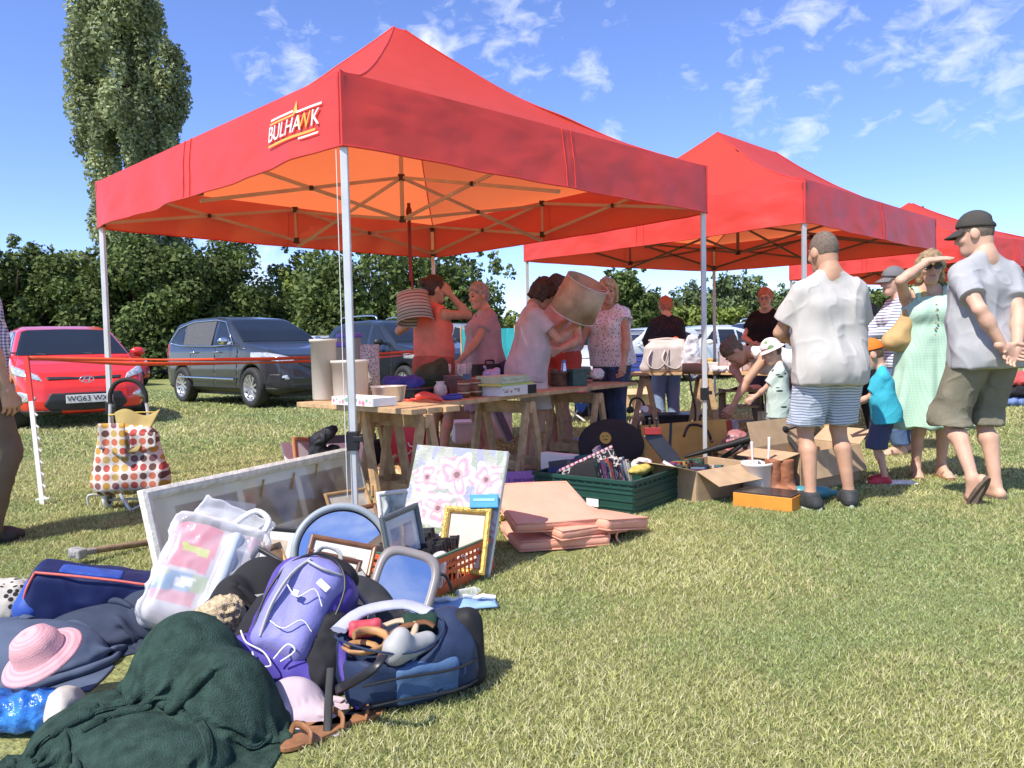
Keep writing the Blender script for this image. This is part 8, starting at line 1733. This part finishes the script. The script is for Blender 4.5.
    for k, (px, py, lx, lz, lb) in enumerate(((768, 470, -.04, .34, 'left white plastic spoon handle standing in the jug'), (776, 470, .02, .37, 'right white plastic spoon handle standing in the jug'))):
        q = at(762, 498); t = thing('serving_spoon', lb, 'spoon', (q.x+.02+lx, q.y+.1, .03), 0, 'white serving spoons'); mb = MB(); mb.tube([(0, 0, .03), (lx*.8+.02, 0, lz*.6), (lx+.02, -.01, lz)], [.012, .014, .020], 8, .5); mb.build('handle', M_WHITEPL, t); mb = MB(); mb.ball((0, 0, .02), (.03, .03, .02)); mb.build('bowl', M_WHITEPL, t)
    q = at(798, 492); t = thing('serving_spoon', 'large white ladle leaning beside the brown boots', 'ladle', (q.x, q.y, .0), .3); mb = MB(); mb.tube([(0, 0, .07), (.03, .02, .14), (.11, .04, .25)], [.020, .013, .020], 8, .5); mb.build('handle', M_WHITEPL, t); mb = MB(); mb.ball((0, 0, .06), (.05, .03, .065)); mb.build('bowl', M_WHITEPL, t)
    # printed cardboard box and green one
    a, b = at(803, 494), at(862, 482); rz = ang(a, b); nrm = Vector((-math.sin(rz), math.cos(rz), 0)); carton('large cardboard box with dark printed lettering behind the legs of the man in striped shorts', (a+b)/2+nrm*.22, rz, (b-a).length, .40, .28, flaps=((0, 160), (1, 60), (2, 20), (3, 100)), text='LEWIS')
    q = at(785, 476); t = thing('green_box', 'dark green gift box with cream edges left of the printed cardboard box', 'box', (q.x, q.y+.14, 0), rz); mb = MB(); mb.box((0, 0, .16), (.26, .22, .32)); mb.build('box', mat('bottle_green_card', (.03, .16, .10), .5, .1), t, bevel=.004); mb = MB(); mb.box((-.08, -.112, .16), (.03, .004, .32)); mb.build('band', mat('pale_green_band', (.30, .42, .28), .6), t)
    q = at(815, 499); t = thing('water_bottle', 'teal plastic bottle lying on the grass behind the legs', 'bottle', (q.x, q.y, .045), -.25); tm = mat('teal_plastic', (.06, .27, .32), .3, .15); mb = MB(); mb.tube([(-.12, 0, 0), (-.10, 0, 0), (.06, 0, 0), (.10, 0, 0)], [.03, .042, .042, .02], 16); mb.build('body', tm, t); mb = MB(); mb.cyl((.10, 0, 0), (.14, 0, 0), .02, .02, 12); mb.build('cap', tm, t)
    q = at(898, 484); t = thing('plastic_tray', 'flat white plastic lid on the grass beside the boy\'s red shoe', 'lid', (q.x, q.y, .006), -.1); mb = MB(); mb.box((0, 0, .006), (.24, .14, .01)); mb.box((0, 0, .014), (.18, .09, .008)); mb.build('lid', M_WHITEPL, t, bevel=.004)
    # ---- clutter under the second tent
    q = at(620, 478); t = thing('beanbag_seat', 'round charcoal cushion with a yellow face badge leaning behind the green crate', 'cushion', (q.x, q.y+.38, .0), .1, rot=(R(-16), 0, .15)); ch = F_('charcoal_felt', (.042, .036, .036)); f = Fld((-.3, -.06, 0), (.3, .08, .46), .009); f.ell((0, 0, .22), (.29, .05, .22), k=.01); f.mesh('pad', ch, t)
    mb = MB(); mb.cyl((-.06, -.052, .27), (-.06, -.046, .27), .05, .05, 24); yb = mb.build('badge', mat('badge_yellow', (.60, .36, .05), .6), t); mb = MB(); mb.box((-.08, -.054, .285), (.018, .003, .006)); mb.box((-.045, -.054, .285), (.018, .003, .006)); mb.box((-.06, -.054, .255), (.035, .003, .006)); mb.build('badge_face', M_BLACK, yb)
    q = at(646, 432); t = thing('lampshade', 'pale pleated lampshade tipped over under the second table', 'lampshade', (q.x, q.y, .12), rot=(R(-12), R(20), 0)); mb = MB(); mb.lathe([(.19, -.14), (.135, .18), (.131, .18), (.186, -.14)], 40, closed=True); mb.build('shade', pattern_mat('pleated_shade', 'stripe', (.50, .40, .36), (.42, .33, .30), 60, .4, 2), t); mb = MB(); mb.tube([(.135*math.cos(a), .135*math.sin(a), .18) for a in [i*math.pi/18 for i in range(36)]], .004, 5, closed=True); mb.build('rim_wire', M_STEEL, t)
    q = at(632, 420, .25); t = thing('headphones', 'black and white headphones lying by the pale lampshade', 'headphones', (q.x, q.y-.35, .42), rot=(R(80), 0, .3)); mb = MB(); mb.tube([(.08*math.cos(a), .09*math.sin(a), 0) for a in [-.3+i*.24 for i in range(16)]], .012, 8); mb.build('band', M_BLACK, t)
    for s in (-1, 1): mb = MB(); mb.cyl((s*.08, -.03, -.02), (s*.08, -.03, .02), .035, .035, 16); mb.build('ear_cup', M_WHITEPL if s > 0 else M_BLACK, t)
    q = at(668, 478); t = thing('storage_folder', 'large mustard yellow folder with a black strap standing behind the cardboard box', 'folder', (q.x+.26, q.y+.45, 0), rot=(R(-20), R(-4), -.1)); mb = MB(); mb.box((0, 0, .20), (.72, .03, .40)); mb.build('cover', mat('mustard_card', (.50, .29, .055), .6, .12, 8), t, bevel=.004); mb = MB(); mb.bar((-.16, -.018, .0), (-.10, -.018, .40), .022, .004); mb.build('strap', M_BLACK, t)
    a, b = at(650, 432, .42), at(686, 478, .10); mb = MB(); mb.bar(a, b, .11, .03, (0, 1, 0)); o = mb.build('board', mat('black_gloss_board', (.02, .02, .022), .25, .2), None, bevel=.004); tag(o, 'sloping glossy black board leaning between the crate and the mustard folder', 'board'); mb = MB(); c = a.lerp(b, .06); mb.box(c+Vector((0, -.02, .03)), (.12, .05, .05)); rb_ = mb.build('red_clamp', mat('dark_red_plastic', (.30, .03, .03), .4), o, bevel=.004)
    for s in (-.02, .03): mb = MB(); mb.cyl(c+Vector((s, -.02, .05)), c+Vector((s, -.02, .11)), .008, .008, 8); mb.ball(c+Vector((s, -.02, .115)), .014); mb.build('pin', M_BLACK, o)
    a, b = at(682, 478, .10), at(704, 486, .05); mb = MB(); mb.bar(at(664, 462, .25), at(696, 480, .12), .05, .02); tag(mb.build('white_edge_strip', M_WHITEPL, None), 'pale strip lying along the foot of the black board', 'strip')
    a, b = at(684, 457, .16), at(806, 424, .42); t = thing('umbrella', 'long furled black umbrella lying across the clutter', 'umbrella', a); d = b-a; mb = MB(); mb.tube([(0, 0, 0), d*.1, d*.5, d*.8, d*.86], [.008, .016, .032, .034, .015], 10); mb.build('canopy', F_('umbrella_black', (.018, .018, .02), .5), t); mb = MB(); mb.tube([d*.84, d*1.0, d*1.04+Vector((0, 0, -.03)), d*1.0+Vector((0, 0, -.06))], .013, 8); mb.build('handle', M_BLACK, t)
    for k, (pts, lb) in enumerate(((((745, 448, .2), (752, 428, .34), (768, 422, .42), (790, 440, .3), (800, 455, .2)), 'black looped cable hose arching over the umbrella'), (((684, 436, .3), (690, 425, .36), (705, 428, .34), (712, 442, .24)), 'thin black bent cable by the mustard folder'), (((716, 462, .1), (740, 446, .25), (755, 430, .35)), 'straight black tube crossing under the umbrella'))):
        mb = MB(); mb.tube([at(*p) for p in pts], .020 if k != 1 else .012, 8); tag(mb.build('black_hose', M_RUBBER, None), lb, 'hose')
    q = at(737, 468); soft('carrier_bag', 'crumpled white and red carrier bag under the umbrella', 'bag', q, 0, [('ell', (.02, .1, .14), (.14, .12, .16), (0, 0, 0), 0, .05), ('cap', (.08, .05, .08), (.16, .04, .05), .07, .05, .05)], .009, mat('red_white_film', (.50, .40, .40), .35, .5, 10, .3, 60, col2=(.50, .12, .12)), .03, 11, 4, 0)
    q = at(742, 475); soft('blue_bag', 'pale blue crumpled bag beside the carrier bag', 'bag', q, 0, [('ell', (0, .06, .05), (.10, .07, .06), (0, 0, 0), 0, .04)], .009, mat('pale_blue_film', (.22, .38, .62), .4, .2), .02, 14, 4, 0)
    bk(734, 446, .16, .24, 18, .25, lambda u, v: np.where((u < .62)[:, None], np.array((.42, .09, .06)), np.array((.36, .36, .42)))+.2*(vnoise(np.stack([u, v, u*0], 1), 6, 3, 1)[:, None] > .22), 'puzzle_box', 'red and grey puzzle box under the reaching hand', 'box', .12, .05)
    q = at(790, 440); t = thing('wipes_pack', 'purple and white packet beside the child\'s feet', 'packet', (q.x, q.y, .1), .1); mb = MB(); mb.box((0, 0, .06), (.24, .12, .12)); mb.build('pack', M_WHITEPL, t, bevel=.02); mb = MB(); mb.box((0, -.003, .09), (.243, .12, .06)); mb.build('purple_label', mat('pack_purple', (.20, .09, .50), .4), t, bevel=.01)
    q = at(748, 437); t = thing('step_shelf', 'wooden two tier step shelf with a white cloth over it behind the umbrella', 'shelf', (q.x, q.y+.3, 0), -.05)
    for s in (-1, 1): mb = MB(); mb.box((s*.20, 0, .26), (.025, .28, .52)); mb.build('side', M_OLDWOOD, t)
    for z in (.14, .32, .50): mb = MB(); mb.box((0, 0, z), (.37, .27, .022)); mb.build('shelf', M_WOOD, t)
    mb = MB(); mb.sheet(lambda u, v: ((u-.5)*.5-.08*(1-v)*(u < .2), (v-.5)*.34, .53+.02*math.sin(u*5+v*3)-.28*max(0, .35-u)**1.0), 20, 8); mb.build('cloth', F_('grey_white_cloth', (.52, .48, .46)), t, solid=.005)
    q = at(776, 424); t = thing('wire_rack', 'white wire rack standing behind the child', 'rack', (q.x, q.y+.2, .18)); mb = MB()
    for k in range(6): mb.cyl((-.12+.048*k, 0, 0), (-.12+.048*k, 0, .30), .007, .007, 6)
    for z in (.02, .28): mb.cyl((-.13, 0, z), (.13, 0, z), .008, .008, 6)
    for s in (-1, 1): mb.cyl((s*.12, 0, 0), (s*.12, .15, -.18), .008, .008, 6); 
    mb.build('wires', M_WHITEPL, t)
    q = at(770, 440); t = thing('paper_stack', 'cream box file standing under the wire rack', 'box file', (q.x, q.y+.1, .0), .1); mb = MB(); mb.box((0, 0, .15), (.16, .12, .30)); mb.build('body', mat('cream_card', (.55, .50, .38), .7, .1), t, bevel=.003); mb = MB(); mb.box((0, -.062, .2), (.1, .003, .08)); mb.build('label', M_WHITEPL, t)
    q = at(680, 440); t = thing('black_crate', 'low black crate under the second table', 'crate', (q.x, q.y+.5, 0), 0); mb = MB(); mb.box((0, 0, .11), (.62, .34, .22)); mb.build('body', M_BLACK, t, bevel=.01); mb = MB(); mb.box((0, 0, .23), (.66, .37, .03)); mb.build('rim', M_BLACK, t, bevel=.006)
    q = at(643, 412); carton('opened brown box on the ground far under the second table', (q+Vector((0, .8, 0))), .1, .42, .34, .32, mat('pale_cardboard', (.55, .40, .22), .8, .1), ((0, 120), (1, 100), (3, 100)))
    mb = MB(); P_ = [at(*p) for p in ((688, 374, .74), (690, 390, .6), (694, 410, .42), (692, 432, .22))]; mb.tube([p+Vector((0, -.06, 0)) for p in P_], .010, 6); tag(mb.build('black_cable', M_RUBBER, None), 'black cable looping down from the second table edge', 'cable')
    ex = [(556, 462, 'brown suede shoes left under the long table', 'shoes', (.16, .09, .05), .24, .10, .09), (700, 452, 'maroon toy box behind the mustard folder', 'box', (.25, .05, .06), .3, .25, .22), (716, 447, 'pale blue plastic box between the umbrella and the leg', 'box', (.20, .32, .50), .26, .2, .18), (760, 462, 'pink magazine pile by the white jug', 'magazines', (.55, .22, .30), .26, .2, .06), (728, 470, 'dark brown wooden box behind the paperbacks', 'box', (.10, .055, .03), .3, .2, .15), (770, 452, 'white carton under the reaching child', 'carton', (.60, .58, .54), .24, .2, .2), (690, 464, 'black cash box beside the foot of the tent leg', 'box', (.02, .02, .022), .24, .16, .10), (660, 446, 'red biscuit tin below the pale lampshade', 'tin', (.42, .05, .04), .2, .2, .12), (800, 470, 'cream paper parcel inside the clutter by the green gift box', 'parcel', (.5, .44, .34), .22, .16, .1), (585, 452, 'blue lunch box beside the trestle foot', 'box', (.05, .10, .32), .22, .16, .12)]
    for k, (px, py, lb, ct, c, w, d, h) in enumerate(ex):
        q = at(px, py); t = thing(ct, lb, ct, (q.x, q.y+.1, 0), .3+k*.5); m = mat('ground_goods_%d' % k, c, .55, .25, 18); mb = MB(); mb.box((0, 0, h*.42), (w, d, h*.84), taper=.97); mb.build('body', m, t, bevel=.006); mb = MB(); mb.box((0, 0, h*.92), (w+.008, d+.008, h*.16)); mb.build('top', m, t, bevel=.006); mb = MB(); mb.box((0, -d/2-.002, h*.5), (w*.5, .004, h*.4)); mb.build('label', M_WHITEPL if k % 2 else M_CARD, t)
    # ---- under the first tables
    q = at(404, 470); t = carton('red card box with white dots and a smiling face under the table corner', q+Vector((0, .55, 0)), -.45, .40, .34, .36, mat('red_dotted', (.58, .04, .05), .55, .08), ((1, 60), (3, 45), (2, 30)), inner=mat('orange_inner', (.60, .16, .06), .7)); 
    def face(mb):
        for cx in (-.0, .12): mb.tube([(cx+.04*math.cos(a), -.177, .20+.04*math.sin(a)) for a in [math.pi+i*math.pi/8 for i in range(9)]], .007, 5)
        mb.tube([(.06+.05*math.cos(a), -.177, .13+.04*math.sin(a)) for a in [math.pi+i*math.pi/8 for i in range(9)]], .007, 5)
        return mb
    face(MB()).build('printed_smile', M_WHITEPL, t); mb = MB()
    r = np.random.default_rng(3)
    for k in range(14): y, z = r.uniform(-.15, .15), r.uniform(.03, .33); mb.cyl((-.2035, y, z), (-.206, y, z), .010, .010, 8)
    mb.build('dots', M_WHITEPL, t)
    q = at(390, 472); t = thing('drinks_bottle', 'amber labelled bottle leaning in front of the red dotted box', 'bottle', (q.x-.02, q.y, .07), rot=(0, R(52), -.5)); mb = MB(); mb.lathe([(.001, -.14), (.045, -.135), (.05, -.12), (.05, .05), (.02, .10), (.02, .13), (.001, .13)], 24); mb.build('body', mat('amber_plastic', (.42, .26, .14), .25, .15), t); mb = MB(); mb.lathe([(.0515, -.05), (.0515, .03)], 24); mb.build('label', mat('orange_label', (.66, .32, .05), .5, .15), t)
    q = at(371, 468); soft('black_rucksack', 'small black bag slumped beside the first trestle', 'bag', q, 0, [('ell', (0, .08, .11), (.12, .10, .13), (0, 0, 0), 0, .04), ('cap', (-.02, .02, .2), (.08, .02, .24), .02, .02, .03)], .010, F_('matt_black_cloth', (.018, .018, .02)), .02, 10, 4, 0)
    q = at(416, 460); t = thing('wooden_rack', 'slatted dark wooden rack leaning against the corner trestle', 'rack', (q.x+.05, q.y+.35, 0), rot=(R(-12), 0, -.2)); mb = MB()
    for k in range(8): mb.bar((-.16+.045*k, 0, 0), (-.16+.045*k, 0, .44), .018)
    for z in (.05, .40): mb.bar((-.18, .012, z), (.18, .012, z), .02)
    mb.build('slats', mat('dark_slat', (.17, .085, .045), .6, .3, 20), t)
    mb = MB(); mb.tube([(0, 0, 0), (.02, 0, .2), (-.03, 0, .36), (-.06, 0, .42)], [.02, .025, .03, .045], 8, .6); o = mb.build('patterned_cloth', pattern_mat('lilac_print', 'spots', (.60, .55, .62), (.25, .2, .35), 40, .3), None); q = at(410, 452); o.location = (q.x, q.y+.1, .02); tag(o, 'white and lilac printed cloth hanging by the slatted rack', 'cloth')
    wb = mat('white_box', (.66, .64, .60), .6, .08)
    for px, py, w, h, d, lb in ((470, 446, .40, .22, .3, 'white box on the grass behind the older woman\'s legs'), (495, 442, .34, .30, .28, 'taller white storage box on the grass right of the older woman\'s legs')):
        q = at(px, py); t = thing('storage_box', lb, 'box', (q.x, q.y+.3, 0), .2); mb = MB(); mb.box((0, 0, h/2), (w, d, h)); mb.build('box', wb, t, bevel=.004); mb = MB(); mb.box((0, 0, h+.012), (w+.02, d+.02, .03)); mb.build('lid', wb, t, bevel=.005)
    q = at(452, 440); mb = MB(); mb.bar((0, 0, .30), (.55, -.05, .28), .16, .03, (0, 1, 0)); mb.bar((.02, 0, 0), (.02, 0, .3), .03); mb.bar((.5, -.04, 0), (.5, -.04, .3), .03); o = mb.build('low_bench', M_OLDWOOD, None); o.location = (q.x, q.y+.1, 0); tag(o, 'low dark wooden bench behind the corner trestle', 'bench')
    q = at(500, 446); t = thing('folded_deck_chair', 'folded grey purple deckchair leaning behind the long table', 'chair', (q.x+.02, q.y+.1, 0), .2); mb = MB(); mb.bar((-.12, 0, .55), (.12, 0, .0), .03); mb.bar((-.16, .03, .5), (.08, .03, .0), .03); mb.build('frame', M_STEEL, t); mb = MB(); mb.add([(-.14, -.02, .5), (-.06, -.02, .52), (.13, -.02, .06), (.06, -.02, .04)], [(0, 1, 2, 3)]); mb.build('fabric', F_('mauve_sling', (.20, .17, .22)), t, solid=.008)
    # pink camping chair, blue paddle, blue-black bag beyond the long table
    pk = F_('pink_sling', (.62, .12, .24)); q = at(572, 432); t = thing('camping_chair', 'pink camping chair with white legs beyond the long table', 'chair', (q.x, q.y+1.2, 0), .4); mb = MB(); mb.box((0, 0, .42), (.46, .42, .03)); mb.build('seat', pk, t, bevel=.01); mb = MB(); mb.box((0, .2, .66), (.46, .03, .42), Euler((R(-10), 0, 0))); mb.build('backrest', pk, t, bevel=.01)
    for a_, b_ in (((-.23, -.2, 0), (.23, .2, .42)), ((.23, -.2, 0), (-.23, .2, .42)), ((-.23, .22, 0), (-.23, -.2, .42)), ((.23, .22, 0), (.23, -.2, .42))): mb = MB(); mb.cyl(a_, b_, .012, .012, 8); mb.build('leg', M_WHITEPL, t)
    q = at(584, 426); t = thing('paddle', 'royal blue paddle blade standing beside the pink camping chair', 'paddle', (q.x, q.y+.6, .0), rot=(0, R(5), .3)); mb = MB(); mb.prism([(.085*math.cos(a), .19+.19*math.sin(a)) for a in [i*math.pi/12 for i in range(24)]], .02, Matrix.Translation((0, .01, .12)) @ UPX); mb.build('blade', mat('paddle_blue', (.03, .12, .58), .3), t); mb = MB(); mb.cyl((0, 0, 0), (0, 0, .14), .014, .014, 8); mb.build('shaft', M_BLACK, t)
    q = at(592, 424); soft('black_kit_bag', 'black kit bag on the grass behind the blue paddle', 'bag', q+Vector((0, .9, 0)), 0, [('box', (0, 0, .2), (.30, .26, .40), (0, 0, 0), .06, .03)], .014, F_('kit_black', (.02, .02, .024)), .014, 8, 3, 0)
    t_ = at(500, 395); 
    # teal stall and far right heap
    q = atd(489, 365, 13); t = thing('wind_break', 'turquoise windbreak panel beyond the older woman', 'windbreak', (q.x, q.y, 0), .1); mb = MB(); mb.box((0, 0, .85), (.9, .02, 1.0)); mb.build('cloth', F_('turquoise_cloth', (.05, .42, .46)), t)
    for s in (-1, 1): mb = MB(); mb.cyl((s*.45, 0, 0), (s*.45, 0, 1.4), .018, .018, 8); mb.build('pole', M_WOOD, t)
    q = at(1016, 408); cl_ = ((F_('blue_heap', (.15, .22, .42)), 'low pile of blue and white clothes at the right edge', 0, .14), (F_('black_heap', (.02, .02, .024)), 'pile of black clothes at the right edge under the coral one', .12, .20), (F_('coral_heap', (.62, .10, .10)), 'pile of coral red clothes on top at the right edge', .30, .16))
    for k, (m, lb, z, h) in enumerate(cl_): soft('clothes_pile', lb, 'clothes pile', q+Vector((.15+.05*k, .5, 0)), 0, [('ell', (0, 0, h/2), (.55-.06*k, .35, h*.75), (0, 0, 0), 0, .05), ('ell', (.2, -.1, h/2), (.35, .2, h*.6), (0, 0, 0), 0, .05)], .016, m, .05, 7, k+2, z, False)
    q = at(1024, 385); t = thing('market_table', 'white topped folding table with a blue cloth at the right edge', 'table', (q.x+.25, q.y+1.5, 0), 0); mb = MB(); mb.box((0, 0, .72), (1.2, .6, .04)); mb.build('top', M_WHITEPL, t); mb = MB(); mb.box((0, -.31, .62), (1.2, .012, .22)); mb.build('cloth', F_('stall_blue', (.12, .20, .48)), t)
    for sx in (-1, 1):
        for sy in (-1, 1): mb = MB(); mb.cyl((sx*.55, sy*.26, 0), (sx*.55, sy*.26, .70), .015, .015, 8); mb.build('leg', M_STEEL, t)
build_right()
# ------------------------------------------------------------------ shopping trolley
def build_trolley():
    q = at(132, 508); t = thing('shopping_trolley', 'two wheeled shopping trolley bag with multicoloured dots', 'trolley', (q.x, q.y, 0), R(8)); S = 1.0
    dots = pattern_mat('dotted_cloth', 'dots', (.66, .60, .56), (.5, .1, .1), 17, .40, 2, .7, ((.42, .08, .07), (.14, .07, .06), (.50, .28, .06), (.55, .16, .10), (.22, .10, .11), (.52, .36, .12)))
    f = Fld((-.25, -.17, .12), (.27, .17, .64), .009)
    for x in (-.12, 0, .12): f.cap((x*1.25, 0, .20), (x*.85, 0, .50), .105, .085, k=.05)
    f.box((.03, 0, .21), (.40, .22, .15), None, .03, .04); f.mesh('bag', dots, t, noise=wrinkle(.022, 7, 3, (1, 1, 1)))
    ol = F_('khaki_lining', (.36, .28, .11)); mb = MB()
    def flap(u, v): return ((u-.42)*.30*(.35+.65*v)+.03, -.115+.15*v, .40+.26*v+.025*math.sin(u*7)*v)
    mb.sheet(flap, 20, 12); mb.build('lining_flap', ol, t, solid=.008); mb = MB(); mb.sheet(lambda u, v: (-.16+.18*u, -.105+.02*math.sin(u*5), .60-.17*v-.08*u*v), 12, 8); mb.sheet(lambda u, v: (.04+.17*u, -.108+.02*math.sin(u*4), .53-.16*v*(1-u*.4)), 12, 8); mb.build('side_flap', dots, t, solid=.006)
    mb = MB()
    mb.tube([(-.15, .10, .06), (-.16, .11, .45), (-.15, .12, .74)], .012, 8); mb.tube([(.16, .10, .06), (.12, .11, .45), (.085, .12, .74)], .012, 8); mb.tube([(-.2, .02, .0+.06), (.16, .02, .06)], .009, 6); mb.tube([(-.04, -.1, .12), (.03, -.12, .0)], .012, 6); mb.tube([(.03, -.12, .005), (.22, .0, .10)], .008, 6); mb.tube([(-.28, .0, .03), (-.28, .0, .10), (-.2, .02, .10)], .007, 6); mb.build('frame', M_STEEL, t)
    mb = MB(); mb.tube([(-.15, .12, .72), (-.148, .12, .79), (-.11, .12, .86), (-.035, .12, .885), (.04, .12, .86), (.082, .12, .79), (.085, .12, .72)], .016, 10); mb.build('handle', M_RUBBER, t)
    mb = MB(); mb.tube([(-.16, .10, .64), (0, .08, .655), (.17, .10, .65)], .006, 6); mb.build('elastic_cord', mat('yellow_cord', (.6, .45, .08), .6), t)
    for x in (-.165, .17):
        w = bpy.data.objects.new('wheel', None); w.location = (x, .03, .075); w.rotation_euler = (0, R(90), 0); link(w, t); mb = MB(); mb.lathe([(.05, -.014), (.075, -.012), (.075, .012), (.05, .014)], 28, closed=True); mb.build('tyre', M_WHITEPL, w); mb = MB(); mb.lathe([(.001, -.008), (.05, -.010), (.05, .010), (.001, .008)], 20); mb.build('hub', mat('hub_grey', (.12, .12, .12), .5), w)
build_trolley()
